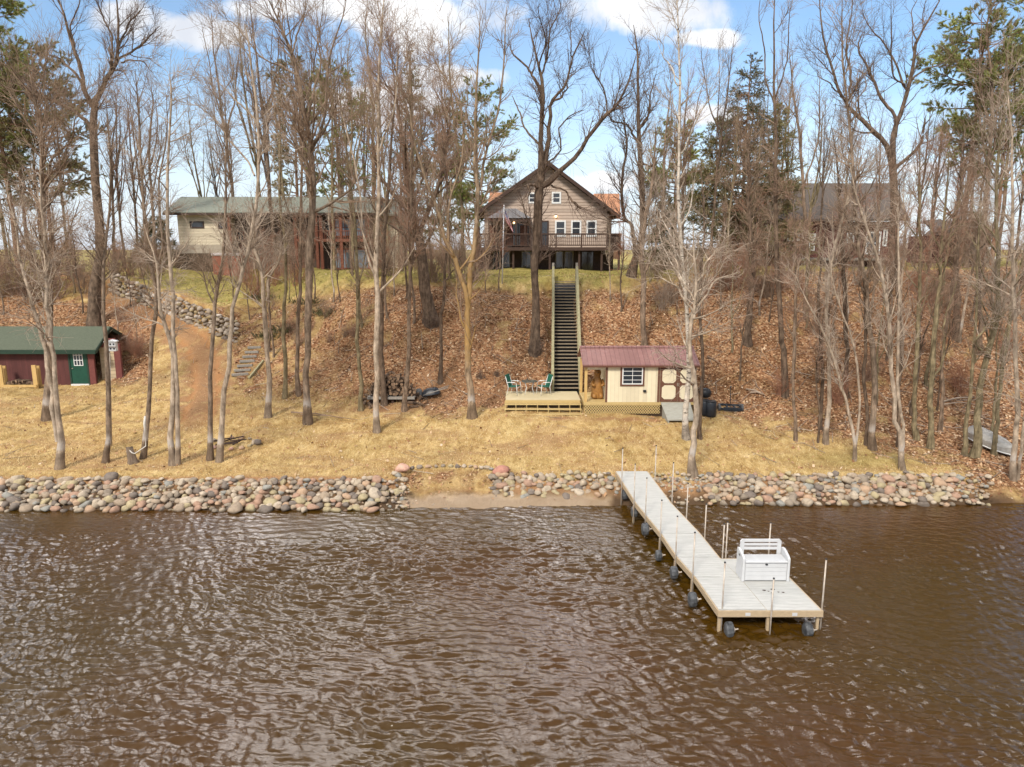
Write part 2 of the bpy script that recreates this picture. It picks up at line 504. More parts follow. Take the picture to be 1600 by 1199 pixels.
us = np.concatenate([np.linspace(-3.2, -.86, 60), np.linspace(-.84, .84, 620), np.linspace(.86, 3.2, 60)])
ysg = np.concatenate([np.linspace(20, 24, 6), np.linspace(24.15, 29, 60), np.linspace(29.1, 52, 210), np.linspace(52.2, 66, 50), np.linspace(67, 110, 40), np.geomspace(115, 6000, 30)])
UU, YY = np.meshgrid(us, ysg)
XX = UU * YY
ZZ = hgt(XX, YY)
lit, dirt, rut, green, sand, wet = masks(XX, YY)
ZZ = ZZ - rut * .07 + np.where(YY < 60, 1, 0) * fnoise(XX, YY, .35, 9) * .012
V = np.stack([XX, YY, ZZ], -1).reshape(-1, 3)
nr, nc = XX.shape
ii = np.arange((nr - 1) * (nc - 1)); r_, c_ = ii // (nc - 1), ii % (nc - 1)
F = np.stack([r_ * nc + c_, r_ * nc + c_ + 1, (r_ + 1) * nc + c_ + 1, (r_ + 1) * nc + c_], -1)
me = np_mesh('ground', V, F, True, np.stack([lit, dirt, green], -1).reshape(-1, 3))
a2 = me.color_attributes.new('shore', 'FLOAT_COLOR', 'POINT')
arr = np.ones((len(V), 4), np.float32); arr[:, 0] = sand.ravel(); arr[:, 1] = wet.ravel(); arr[:, 2] = rut.ravel()
a2.data.foreach_set('color', arr.ravel())

m, nt, b = new_mat('ground_mix')
pos = mapped(nt, 'World')
at1 = N(nt, 'ShaderNodeAttribute', attribute_name='mask'); sp1 = N(nt, 'ShaderNodeSeparateColor'); L(nt, at1.outputs['Color'], sp1.inputs[0])
at2 = N(nt, 'ShaderNodeAttribute', attribute_name='shore'); sp2 = N(nt, 'ShaderNodeSeparateColor'); L(nt, at2.outputs['Color'], sp2.inputs[0])
nA = noise(nt, pos, 1.1, 8, .65); nB = noise(nt, pos, 14, 6, .7); nC = noise(nt, pos, 45, 4, .7)
vg = mapped(nt, 'World', (1, .35, 1))
nG = noise(nt, vg, 3.2, 10, .72, .4)
grass = ramp(nt, nG.outputs['Fac'], [(.30, (.27, .17, .07)), (.46, (.45, .31, .13)), (.60, (.56, .41, .20)), (.74, (.63, .50, .29))]).outputs[0]
patch = ramp(nt, nA.outputs['Fac'], [(.36, (.66, .55, .45)), (.50, (.95, .93, .9)), (.62, (1.1, 1.1, 1.1))]).outputs[0]
grass = mixc(nt, .85, grass, patch, 'MULTIPLY')
nW = noise(nt, mapped(nt, 'World', (.5, 1.4, 1)), .55, 7, .65, .8)
grass = mixc(nt, ramp(nt, nW.outputs['Fac'], [(.48, (0, 0, 0)), (.62, (.75, .75, .75))]).outputs[0], grass, (.33, .20, .10))
fine = ramp(nt, nB.outputs['Fac'], [(.3, (.62, .60, .55)), (.62, (1.12, 1.1, 1.05))]).outputs[0]
grass = mixc(nt, .8, grass, fine, 'MULTIPLY')
gcol = ramp(nt, nG.outputs['Fac'], [(.3, (.13, .12, .03)), (.65, (.33, .28, .075))]).outputs[0]
grass = mixc(nt, mth(nt, 'MULTIPLY', sp1.outputs[2], .8), grass, gcol)
vo = N(nt, 'ShaderNodeTexVoronoi', feature='F1'); vo.inputs['Scale'].default_value = 11; L(nt, pos, vo.inputs['Vector'])
vsep = N(nt, 'ShaderNodeSeparateColor'); L(nt, vo.outputs['Color'], vsep.inputs[0])
leaf = ramp(nt, vsep.outputs[0], [(.0, (.15, .072, .036)), (.35, (.30, .155, .080)), (.7, (.39, .225, .125)), (.95, (.52, .36, .22))]).outputs[0]
nL = noise(nt, pos, .45, 5, .6)
leaf = mixc(nt, .8, leaf, ramp(nt, nL.outputs['Fac'], [(.34, (.55, .52, .42)), (.48, (.95, .9, .85)), (.62, (1.15, 1.12, 1.05))]).outputs[0], 'MULTIPLY')
leaf = mixc(nt, .55, leaf, ramp(nt, nA.outputs['Fac'], [(.35, (.55, .5, .45)), (.65, (1.15, 1.1, 1.05))]).outputs[0], 'MULTIPLY')
dirtc = ramp(nt, nB.outputs['Fac'], [(.3, (.20, .10, .045)), (.7, (.38, .21, .11))]).outputs[0]
dirtc = mixc(nt, mth(nt, 'MULTIPLY', sp2.outputs[2], .8), dirtc, (.40, .185, .075))
sandc = ramp(nt, nA.outputs['Fac'], [(.35, (.52, .38, .25)), (.65, (.66, .51, .36))]).outputs[0]
lf = mth(nt, 'MULTIPLY', mth(nt, 'ADD', sp1.outputs[0], mth(nt, 'MULTIPLY', mth(nt, 'SUBTRACT', nB.outputs['Fac'], .5), 1.2)), 1.6, clamp=True)
lf = mth(nt, 'MULTIPLY', lf, mth(nt, 'GREATER_THAN', sp1.outputs[0], .02))
col = mixc(nt, lf, grass, leaf)
df = mth(nt, 'MULTIPLY', mth(nt, 'ADD', sp1.outputs[1], mth(nt, 'MULTIPLY', mth(nt, 'SUBTRACT', nB.outputs['Fac'], .55), .8)), 1.3, clamp=True)
df = mth(nt, 'MULTIPLY', df, mth(nt, 'GREATER_THAN', sp1.outputs[1], .02))
col = mixc(nt, mth(nt, 'MULTIPLY', df, .85), col, dirtc)
sandc = mixc(nt, mth(nt, 'MULTIPLY', mth(nt, 'GREATER_THAN', nC.outputs['Fac'], .5), mth(nt, 'SUBTRACT', 1.0, sp2.outputs[1])), sandc, (.33, .20, .07))
col = mixc(nt, sp2.outputs[0], col, sandc)
col = mixc(nt, mth(nt, 'MULTIPLY', sp2.outputs[1], .6), col, (.13, .085, .05))
notsand = mth(nt, 'SUBTRACT', 1.0, sp2.outputs[0])
col = mixc(nt, mth(nt, 'MULTIPLY', mth(nt, 'MULTIPLY', sp2.outputs[1], notsand), .75), col, (.055, .036, .022))  # also darkens the soil in the gaps between shore stones
L(nt, col, b.inputs['Base Color'])
b.inputs['Roughness'].default_value = .95; b.inputs['Specular IOR Level'].default_value = .15
hh = mth(nt, 'ADD', mth(nt, 'MULTIPLY', nB.outputs['Fac'], 1.0), mth(nt, 'MULTIPLY', mth(nt, 'MULTIPLY', vo.outputs['Distance'], 1.6), lf))
bump(nt, b, hh, .8, .05)
gobj = mesh_obj('ground', me, m); props(gobj, kind='structure')

# ------------------------------------------------------------------ fallen leaves (uncountable)
def scatter(n, seed, wfn, umin=-.86, umax=.86, y0=26.2, y1=54):
    r = np.random.default_rng(seed)
    x = r.uniform(umin, umax, n); y = r.uniform(y0, y1, n)
    x = x * y
    keep = r.uniform(0, 1, n) < wfn(x, y)
    return x[keep], y[keep], r
x, y, r = scatter(150000, 21, lambda x, y: np.clip(masks(x, y)[0] * 1.0 + .035, 0, 1) * (1 - masks(x, y)[1] * .6))
n = len(x); z = hgt(x, y) + r.uniform(.005, .05, n)
sz = r.uniform(.035, .085, n) ; ang = r.uniform(0, 6.28, n)
nx, ny = r.normal(0, .45, n), r.normal(-.1, .45, n)
e1 = np.stack([np.cos(ang), np.sin(ang), -(nx * np.cos(ang) + ny * np.sin(ang))], -1) * sz[:, None]
e2 = np.stack([-np.sin(ang), np.cos(ang), (nx * np.sin(ang) - ny * np.cos(ang))], -1) * (sz * r.uniform(.5, .9, n))[:, None]
P0 = np.stack([x, y, z], -1)
V = np.stack([P0 - e1, P0 - e2, P0 + e1, P0 + e2], 1).reshape(-1, 3)
F = np.arange(4 * n).reshape(-1, 4)
t = r.uniform(0, 1, n)
pal = np.array([(.16, .075, .037), (.33, .17, .085), (.42, .245, .13), (.54, .37, .22), (.62, .48, .34)])
colr = np.stack([np.interp(t, [0, .3, .65, .9, 1], pal[:, k]) for k in range(3)], -1)
lme = np_mesh('fallen_leaves', V, F, False, np.repeat(colr, 4, 0))
m, nt, b = new_mat('leaf_litter')
aa = N(nt, 'ShaderNodeAttribute', attribute_name='mask'); L(nt, aa.outputs['Color'], b.inputs['Base Color'])
b.inputs['Roughness'].default_value = .8; b.inputs['Specular IOR Level'].default_value = .2
MAT_TINT = m
lo = mesh_obj('fallen_leaves', lme, m); props(lo, kind='stuff')

# ------------------------------------------------------------------ dry grass blades (uncountable)
def grassw(x, y):
    l_, d_, r__, g_, s_, w_ = masks(x, y)
    return np.clip(1 - l_ * 1.1 - d_ * .9 - s_, 0, 1)
x, y, r = scatter(230000, 22, grassw, y0=26.9, y1=56)
n = len(x); z = hgt(x, y)
g_ = masks(x, y)[3]
h = r.uniform(.03, .075, n); wd = r.uniform(.008, .02, n); h = h * np.where(r.uniform(0, 1, n) < .07, 2.4, 1.0); ang = r.uniform(0, 6.28, n); la = r.uniform(0, 6.28, n); le = r.uniform(.3, 1.1, n) * h
e1 = np.stack([np.cos(ang) * wd, np.sin(ang) * wd, 0 * wd], -1)
P0 = np.stack([x, y, z - .005], -1)
top = P0 + np.stack([np.cos(la) * le, np.sin(la) * le, h], -1)
V = np.stack([P0 - e1, P0 + e1, top], 1).reshape(-1, 3)
F = np.arange(3 * n).reshape(-1, 3)
t = r.uniform(0, 1, n)
dry = np.array([(.41, .27, .11), (.58, .425, .205), (.71, .57, .34)]); grn = np.array([(.14, .13, .03), (.26, .23, .06), (.38, .32, .10)])
cd = np.stack([np.interp(t, [0, .5, 1], dry[:, k]) for k in range(3)], -1)
cg = np.stack([np.interp(t, [0, .5, 1], grn[:, k]) for k in range(3)], -1)
colr = cd * (1 - g_[:, None]) + cg * g_[:, None]
gm = np_mesh('dry_grass', V, F, False, np.repeat(colr, 3, 0))
go = mesh_obj('dry_grass', gm, MAT_TINT); props(go, kind='stuff')

# ------------------------------------------------------------------ twig litter (uncountable)
x, y, r = scatter(5200, 23, lambda x, y: np.clip(masks(x, y)[0] * .9 + .06, 0, 1), y0=27.5)
n = len(x); z = hgt(x, y) + r.uniform(.02, .07, n); a_ = r.uniform(0, 3.14, n); l_ = r.uniform(.15, .7, n); w_ = r.uniform(.006, .016, n)
dx, dy = np.cos(a_) * l_, np.sin(a_) * l_
za, zb = hgt(x - dx, y - dy) + r.uniform(.01, .08, n), hgt(x + dx, y + dy) + r.uniform(.01, .12, n)
A_ = np.stack([x - dx, y - dy, za], -1); B_ = np.stack([x + dx, y + dy, zb], -1); S_ = np.stack([-np.sin(a_), np.cos(a_), 0 * a_], -1) * w_[:, None]; U_ = np.array([0, 0, 1.0]) * w_[:, None] * 1.4
V = np.stack([A_ - S_, A_ + S_, A_ + U_, B_ - S_ * .5, B_ + S_ * .5, B_ + U_ * .5], 1).reshape(-1, 3)
q = np.arange(n)[:, None] * 6
F = np.concatenate([q + np.array([[0, 1, 4, 3]]), q + np.array([[1, 2, 5, 4]]), q + np.array([[2, 0, 3, 5]])])
t = r.uniform(0, 1, n); cc = np.stack([np.interp(t, [0, 1], v_) for v_ in ((.10, .46), (.07, .39), (.05, .32))], -1)
props(mesh_obj('twig_litter', np_mesh('twig_litter', V, F, False, np.repeat(cc, 6, 0)), MAT_TINT), kind='stuff')

# ------------------------------------------------------------------ water
xs = np.concatenate([np.arange(-34, -20, .08), np.arange(-20, 20, .045), np.arange(20, 34.05, .08)]); yw = np.concatenate([np.arange(7, 11, .07), np.arange(11, 28.6, .042)])
XX, YY = np.meshgrid(xs, yw)
XX = XX.astype(np.float32); YY = YY.astype(np.float32)
r = np.random.default_rng(5)
H = np.zeros(XX.shape, np.float32)
gust = .88 + .34 * fnoise(XX, YY * .6, 9, 31) + .15 * fnoise(XX, YY, 3, 32)
wx = .12 * np.sin(.9 * XX + .7 * YY) + .10 * np.sin(1.7 * YY - 1.1 * XX + 1)
for i in range(80):
    lam = math.exp(r.uniform(math.log(.13), math.log(.75)))
    th = R(256) + r.normal(0, R(22)) if i % 5 else R(205) + r.normal(0, R(40))
    k = 6.283 / lam
    A = .0085 * lam * r.uniform(.5, 1.5) * (1.25 if lam < .45 else .9)
    arg = (k * (math.cos(th) * (XX + wx) + math.sin(th) * (YY + .6 * wx)) + r.uniform(0, 6.283)).astype(np.float32)
    env = .62 + .38 * np.sin((r.uniform(-.8, .8) * XX + r.uniform(-.8, .8) * YY + r.uniform(0, 6.28)).astype(np.float32))
    H += A * np.sin(arg) * env
H *= np.clip(gust, .3, 1.35)
shore = np.interp(XX / np.maximum(YY, 8), [_u(0), _u(600), _u(800), _u(1600)], [25.6, 25.9, 26.2, 26.4])
calm = np.clip((shore - YY) / 5, .35, 1)
edge = np.clip((34 - np.abs(XX)) / 2, 0, 1) * np.clip((YY - 7) / 2, 0, 1)
H = H * 1.38
H = (H * calm) * edge
V = np.stack([XX, YY, H], -1).reshape(-1, 3)
nr, nc = XX.shape
ii = np.arange((nr - 1) * (nc - 1)); r_, c_ = ii // (nc - 1), ii % (nc - 1)
F = np.stack([r_ * nc + c_, r_ * nc + c_ + 1, (r_ + 1) * nc + c_ + 1, (r_ + 1) * nc + c_], -1)
# the still outer lake joined on as four big quads
x0, x1, y0, y1 = XX[0, 0], XX[0, -1], YY[0, 0], YY[-1, 0]
BX = 900
ov = np.array([(-BX, -900, 0), (BX, -900, 0), (BX, y0, 0), (-BX, y0, 0), (-BX, y1, 0), (x0, y1, 0), (x0, y0, 0), (x1, y0, 0), (x1, y1, 0), (BX, y1, 0)])
nb = len(V); V = np.vstack([V, ov])
F = np.vstack([F, np.array([(0, 1, 2, 3), (3, 6, 5, 4), (7, 2, 9, 8)]) + nb])
wm = np_mesh('water', V, F, True)
m, nt, b = new_mat('lake_water')
pos = mapped(nt, 'World', (1, 1.6, 1), (0, 0, R(-14)))
b.inputs['Base Color'].default_value = (.085, .036, .010, 1)
g1 = noise(nt, mapped(nt, 'World', (1, 1, 1)), .09, 3, .5)
wc = ramp(nt, g1.outputs['Fac'], [(.38, (.050, .026, .002)), (.6, (.058, .024, .003))]).outputs[0]
L(nt, wc, b.inputs['Base Color'])
b.inputs['Roughness'].default_value = .04
b.inputs['IOR'].default_value = 1.36
b.inputs['Specular IOR Level'].default_value = .7
w1 = noise(nt, pos, 5.5, 3, .55, .6)
w2 = noise(nt, pos, 15, 3, .6, .8)
hs = mth(nt, 'ADD', mth(nt, 'MULTIPLY', w1.outputs['Fac'], 1.0), mth(nt, 'MULTIPLY', w2.outputs['Fac'], .32))
bump(nt, b, hs, .6, .022)
wo = mesh_obj('water', wm, m); props(wo, kind='structure')
# lake bed under the water so its far side is closed
bed = MB().add([(-900, -900, -4.5), (900, -900, -4.5), (900, 21, -1.1), (-900, 21, -1.1)], [(0, 1, 2, 3)]).build('lake_bed', simple('lake_mud', (.06, .035, .015)))
props(bed, kind='structure')
# ================================================================== materials
M = {}
M['decking'] = simple('weathered_decking', (.49, .485, .455), (.38, .375, .35), 2.2, .75, .3, (1, 5, 1))
M['pine_frame'] = simple('pale_lumber', (.50, .38, .24), (.36, .27, .17), 9, .75, .3, (1, 1, 4))
M['galv'] = simple('galvanised_pipe', (.52, .47, .41), (.32, .25, .19), 7, .45, .15, metal=.4)
M['white_plastic'] = simple('white_resin', (.56, .565, .57), (.50, .505, .51), 3, .45, .05, spec=.5)
M['dark_resin'] = simple('black_resin', (.022, .024, .028), (.012, .013, .015), 5, .45, .2)
M['tyre'] = simple('weathered_float_wheel', (.13, .135, .14), (.02, .021, .024), 7, .6, .4)
M['treated'] = simple('treated_yellow_lumber', (.56, .42, .19), (.42, .30, .12), 8, .8, .3, (1, 6, 6))
M['treated_side'] = simple('mossy_stair_lumber', (.36, .33, .19), (.24, .21, .12), 6, .85, .3, (1, 1, 1))
M['old_tread'] = simple('old_stair_tread', (.30, .24, .16), (.17, .13, .085), 7, .85, .3, (1, 6, 6))
M['cream'] = simple('cream_panelling', (.70, .62, .44), (.65, .57, .40), 4, .75, .35, lines=(0, .2, .05, (.48, .42, .29)))
M['cream_flat'] = simple('cream_paint', (.71, .63, .45), (.65, .57, .40), 4, .75, .1)
M['brown_trim'] = simple('brown_trim', (.16, .070, .042), (.11, .048, .03), 8, .7, .15)
M['red_metal'] = simple('ribbed_red_roof', (.275, .135, .115), (.21, .10, .085), 2.4, .5, .6, spec=.5, lines=(0, .23, .10, (.15, .055, .055)), dist=.03)
M['white_trim'] = simple('white_trim', (.74, .74, .72), (.66, .66, .64), 6, .5, .05)
m, nt, b = new_mat('window_glass')
b.inputs['Base Color'].default_value = (.022, .028, .036, 1); b.inputs['Roughness'].default_value = .06; b.inputs['Specular IOR Level'].default_value = .9
nn = noise(nt, mapped(nt, 'World', (1, 1, 1)), 1.6, 4, .6); bump(nt, b, nn.outputs['Fac'], .12, .05)
M['glass'] = m
M['maroon'] = simple('maroon_plywood', (.125, .042, .037), (.075, .026, .023), 5, .8, .3, (1, 1, .25), lines=(0, .3, .04, (.06, .02, .018)))
M['maroon_trim'] = simple('maroon_board', (.19, .060, .05), (.13, .04, .035), 6, .8, .15)
M['green_roof'] = simple('green_shingle', (.125, .14, .095), (.062, .074, .048), 9, .95, .5, (1, 3, 3))
M['green_trim'] = simple('dark_green_fascia', (.02, .05, .03), (.012, .03, .02), 6, .6, .1)
M['door_green'] = simple('green_door', (.012, .075, .048), (.008, .05, .03), 4, .5, .1)
M['tan_siding'] = simple('tan_lap_siding', (.50, .40, .26), (.43, .34, .22), 4, .8, .5, lines=(2, .2, .1, (.27, .21, .13)), dist=.03)
M['fresh_pine'] = simple('fresh_yellow_pine', (.60, .41, .17), (.48, .31, .11), 5, .7, .2, (1, 1, .3))
M['house_siding'] = simple('taupe_lap_siding', (.47, .37, .295), (.41, .32, .255), 3, .8, .6, lines=(2, .26, .13, (.19, .13, .095)), dist=.04)
M['dark_wood'] = simple('dark_stained_wood', (.075, .042, .03), (.04, .024, .018), 7, .8, .2)
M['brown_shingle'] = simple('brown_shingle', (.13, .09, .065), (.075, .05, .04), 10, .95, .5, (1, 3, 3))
M['tan_shingle'] = simple('orange_tan_shingle', (.52, .25, .13), (.34, .16, .09), 9, .95, .5, (1, 3, 3))
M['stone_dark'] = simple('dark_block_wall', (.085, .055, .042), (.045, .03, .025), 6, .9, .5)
M['metal_roof_grey'] = simple('grey_canopy_roof', (.20, .19, .19), (.14, .13, .13), 6, .5, .2, lines=(0, .3, .08, (.08, .08, .08)))
M['ranch_roof'] = simple('pale_green_shingle', (.225, .24, .195), (.15, .165, .13), 5, .95, .5, (1, 3, 3))
M['ranch_siding'] = simple('cream_lap_siding', (.60, .52, .385), (.52, .45, .33), 4, .8, .5, lines=(2, .23, .1, (.36, .30, .21)), dist=.03)
M['ranch_wood'] = simple('red_brown_timber', (.22, .075, .04), (.13, .045, .025), 7, .7, .2)
M['concrete'] = simple('pale_concrete', (.42, .36, .28), (.33, .28, .21), 4, .9, .2)
M['red_siding'] = simple('dark_red_siding', (.15, .055, .045), (.10, .036, .03), 5, .85, .4, lines=(2, .2, .1, (.05, .02, .018)))
M['right_roof'] = simple('grey_brown_shingle', (.135, .11, .095), (.085, .07, .06), 8, .95, .5, (1, 3, 3))
M['flag_pole'] = simple('white_pole', (.72, .72, .72), (.62, .62, .62), 5, .4, .05, metal=.3)
M['chair_green'] = simple('green_sling', (.012, .12, .075), (.008, .08, .05), 9, .7, .15)
M['tub'] = simple('blue_black_tub', (.018, .022, .03), (.01, .012, .016), 5, .4, .1, spec=.5)
M['steel_dark'] = simple('dark_painted_steel', (.035, .045, .06), (.02, .024, .03), 8, .5, .1, metal=.3)
M['aluminium'] = simple('dull_aluminium', (.52, .50, .46), (.36, .34, .30), 5, .45, .25, metal=.5)
M['log_bark'] = simple('split_firewood', (.19, .125, .08), (.055, .034, .022), 9, .9, .5, (1, 1, 1))
M['log_end'] = simple('cut_wood_face', (.30, .20, .125), (.16, .10, .062), 14, .85, .2)
M['grey_plank'] = simple('grey_weathered_plank', (.34, .31, .27), (.22, .20, .17), 5, .85, .3, (6, 1, 1))
M['ramp_wood'] = simple('grey_ramp_board', (.38, .37, .32), (.27, .26, .22), 4, .8, .3, (1, 6, 1))
M['carved'] = simple('varnished_carving', (.42, .21, .055), (.20, .09, .025), 7, .5, .5)
M['hot_tub'] = simple('red_cedar_skirt', (.36, .14, .085), (.25, .09, .055), 5, .7, .3, lines=(0, .14, .1, (.14, .05, .03)))
M['stump'] = simple('rotten_stump_bark', (.24, .18, .13), (.10, .07, .05), 12, .95, .8, (1, 1, .3))
M['rope'] = simple('white_rope', (.70, .66, .60), (.55, .52, .47), 30, .9, .3)
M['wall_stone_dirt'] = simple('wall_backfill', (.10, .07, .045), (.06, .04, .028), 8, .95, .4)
m, nt, b = new_mat('warm_bulb')
b.inputs['Emission Color'].default_value = (1, .62, .28, 1); b.inputs['Emission Strength'].default_value = 6; M['bulb'] = m
m, nt, b = new_mat('painted_reflection_glass')
b.inputs['Base Color'].default_value = (.20, .235, .27, 1); b.inputs['Roughness'].default_value = .12; M['glass_pale'] = m  # sky reflection put into the base colour of the panes
# flag: stripes and canton by position on the cloth
m, nt, b = new_mat('flag_cloth')
tc = N(nt, 'ShaderNodeAttribute', attribute_name='mask'); sp = N(nt, 'ShaderNodeSeparateColor'); L(nt, tc.outputs['Color'], sp.inputs[0])
st = mth(nt, 'LESS_THAN', mth(nt, 'FRACT', mth(nt, 'MULTIPLY', sp.outputs[0], 6.5)), .5)
c = mixc(nt, st, (.75, .73, .72), (.50, .03, .045))
ca = mth(nt, 'MULTIPLY', mth(nt, 'LESS_THAN', sp.outputs[0], .54), mth(nt, 'LESS_THAN', sp.outputs[1], .42))
st1 = mth(nt, 'SUBTRACT', mth(nt, 'FRACT', mth(nt, 'MULTIPLY', sp.outputs[0], 16.0)), .5)
st2 = mth(nt, 'SUBTRACT', mth(nt, 'FRACT', mth(nt, 'MULTIPLY', sp.outputs[1], 14.0)), .5)
star = mth(nt, 'LESS_THAN', mth(nt, 'ADD', mth(nt, 'MULTIPLY', st1, st1), mth(nt, 'MULTIPLY', st2, st2)), .05)
c = mixc(nt, ca, c, mixc(nt, star, (.02, .03, .13), (.75, .74, .74)))
L(nt, c, b.inputs['Base Color']); b.inputs['Roughness'].default_value = .8; M['flag'] = m
# stones: hue from the object's own random number
def stone_mat(name, palette, attr=False):
    m, nt, b = new_mat(name)
    if attr:
        a = N(nt, 'ShaderNodeAttribute', attribute_name='mask'); sp = N(nt, 'ShaderNodeSeparateColor'); L(nt, a.outputs['Color'], sp.inputs[0]); f = sp.outputs[0]
    else:
        f = N(nt, 'ShaderNodeObjectInfo').outputs['Random']
    r = ramp(nt, f, palette); r.color_ramp.interpolation = 'CONSTANT'
    pos = mapped(nt, 'World')
    nn = noise(nt, pos, 7, 8, .7)
    k = ramp(nt, nn.outputs['Fac'], [(.28, (.55, .53, .50)), (.5, (.95, .94, .92)), (.75, (1.2, 1.18, 1.12))]).outputs[0]
    c = mixc(nt, .9, r.outputs[0], k, 'MULTIPLY')
    # moss and damp near the water line
    sx = N(nt, 'ShaderNodeSeparateXYZ'); L(nt, pos, sx.inputs[0])
    wet = N(nt, 'ShaderNodeMapRange'); wet.inputs[1].default_value = .13; wet.inputs[2].default_value = .03
    L(nt, mth(nt, 'ADD', sx.outputs[2], mth(nt, 'MULTIPLY', nn.outputs['Fac'], .06)), wet.inputs[0])
    c = mixc(nt, mth(nt, 'MULTIPLY', wet.outputs[0], .7), c, (.045, .032, .022))
    L(nt, c, b.inputs['Base Color']); b.inputs['Roughness'].default_value = .85; b.inputs['Specular IOR Level'].default_value = .3
    bump(nt, b, nn.outputs['Fac'], .5, .03)
    return m
PAL = [(0, (.36, .28, .205)), (.14, (.41, .335, .25)), (.28, (.27, .22, .17)), (.40, (.44, .30, .20)), (.50, (.19, .155, .13)), (.60, (.40, .33, .20)), (.72, (.47, .39, .30)), (.84, (.38, .24, .17)), (.93, (.29, .28, .25))]
M['stone'] = stone_mat('river_stone', PAL)
M['stone_attr'] = stone_mat('river_stone_mass', PAL, True)
M['stone_pink'] = stone_mat('pink_granite', [(0, (.44, .21, .16)), (.5, (.45, .22, .165))])
M['stone_peach'] = stone_mat('pale_pink_granite', [(0, (.60, .36, .27)), (.5, (.61, .37, .28))])
M['stone_wall'] = stone_mat('grey_field_stone', [(0, (.30, .24, .18)), (.25, (.40, .33, .26)), (.5, (.22, .175, .14)), (.7, (.46, .40, .34)), (.85, (.33, .26, .15))], True)

# ================================================================== stones
import bmesh
def stone_geo(seed, sub=2):
    r = np.random.default_rng(seed)
    bm = bmesh.new(); bmesh.ops.create_icosphere(bm, subdivisions=sub, radius=1)
    V = np.array([v.co[:] for v in bm.verts]); F = np.array([[v.index for v in f.verts] for f in bm.faces]); bm.free()
    for i in range(11):
        k = r.normal(0, 1, 3); k = k / np.linalg.norm(k)
        d = V @ k
        lim = r.uniform(.5, .85)
        V = V - np.clip(d - lim, 0, None)[:, None] * k * .75
    w = 1 + .07 * np.sin(V @ r.normal(0, 2.2, 3) + r.uniform(0, 6)) + .05 * np.sin(V @ r.normal(0, 4, 3))
    return V * w[:, None] * np.array([1, r.uniform(.68, .95), r.uniform(.5, .78)]), F
SG = [stone_geo(100 + i) for i in range(14)]
SM = [np_mesh('stone', v, f, True) for v, f in SG]
for me_ in SM: me_.materials.append(M['stone'])
def rotm(r):
    a, b_, c_ = r.uniform(0, 6.28), r.normal(0, .22), r.normal(0, .22)
    return (b_, c_, a)
def put_stone(name, i, loc, s, r, label, cat, group, mat=None, flat=1.0):
    me_ = SM[i % len(SM)]
    if mat is not None:
        key = (i % len(SM), mat.name)
        if key not in put_stone.cache:
            q = me_.copy(); q.materials.clear(); q.materials.append(mat); put_stone.cache[key] = q
        me_ = put_stone.cache[key]
    o = bpy.data.objects.new(name, me_); C.objects.link(o)
    o.location = loc; o.rotation_euler = rotm(r); o.scale = (s, s, s * flat)
    return props(o, label, cat, group)
put_stone.cache = {}

r = np.random.default_rng(77)
cand = []
def bank(px0, px1, yA, yB, zA, zB, rows, sp, tag, smin=.13, smax=.25, skip=0.0):
    """stones on the bank between px columns; A = foot (y, z), B = top"""
    for row in range(rows):
        f = row / (rows - 1)
        y = yA + (yB - yA) * f; z = zA + (zB - zA) * f
        x = (px0 - 800) / FPX * (y + 1.5); xe = (px1 - 800) / FPX * (y + 1.5)
        x += r.uniform(0, sp)
        if px1 in (612, 1500): xe += r.uniform(-.7, .25)
        while x < xe:
            s = r.uniform(smin, smax) * (1.28 if r.uniform() < .12 else .93)
            if r.uniform() > skip:
                cand.append((s, x, y + r.normal(0, .07), z + r.normal(.02, .045), tag, row, rows))
            x += s * r.uniform(1.2, 1.6)
bank(-60, 612, 25.5, 26.95, .02, .70, 8, .3, 'W', .12, .27)
bank(612, 640, 25.9, 27.4, .05, .80, 6, .3, 'W', .12, .2, .25)
bank(768, 968, 26.5, 27.4, .16, .76, 7, .3, 'M', .12, .26, .03)
bank(1010, 1130, 26.2, 27.45, .0, .76, 6, .25, 'D', .06, .13, .10)
bank(1100, 1500, 26.1, 27.4, .03, .74, 8, .3, 'E', .12, .265)
bank(1500, 1540, 26.1, 27.3, .02, .76, 6, .3, 'E', .11, .19, .2)
cand.sort(key=lambda q: -q[0] / q[2])
ZN = {'W': 'of the long bank on the maroon boathouse side', 'M': 'of the short bank between sand and dock',
      'D': 'of the rubble by the dock shore end', 'E': 'of the long bank below the bare woods'}
GN = {'W': 'bank stones west of the sandy gap', 'M': 'bank stones between sandy gap and dock', 'D': 'small rubble by the dock', 'E': 'bank stones beyond the dock'}
def rowname(row, rows):
    return 'waterline' if row < 2 else ('top course' if row >= rows - 2 else 'middle')
rest = []
for i, (s, x, y, z, tag, row, rows) in enumerate(cand):
    if i < 270:
        o = put_stone('boulder', int(r.integers(0, 14)), (x, y, z), s, r,
                      'rounded boulder in the %s %s' % (rowname(row, rows), ZN[tag]), 'boulder', GN[tag] + ', ' + rowname(row, rows))
    else:
        rest.append((s, x, y, z))
def stone_mass(name, items, mat, seed=3, zs=1.0):
    r = np.random.default_rng(seed); Vs, Fs, As = [], [], []; off = 0
    for (s, x, y, z) in items:
        v, f = SG[int(r.integers(0, 14))]
        a = r.uniform(0, 6.28); c_, s_ = math.cos(a), math.sin(a)
        q = v * s; q = np.stack([q[:, 0] * c_ - q[:, 1] * s_, q[:, 0] * s_ + q[:, 1] * c_, q[:, 2] * zs], -1) + (x, y, z)
        Vs.append(q); Fs.append(f + off); off += len(v); As.append(np.full((len(v), 1), r.uniform()))
    return np_mesh(name, np.vstack(Vs), np.vstack(Fs), True, np.vstack(As)), mat
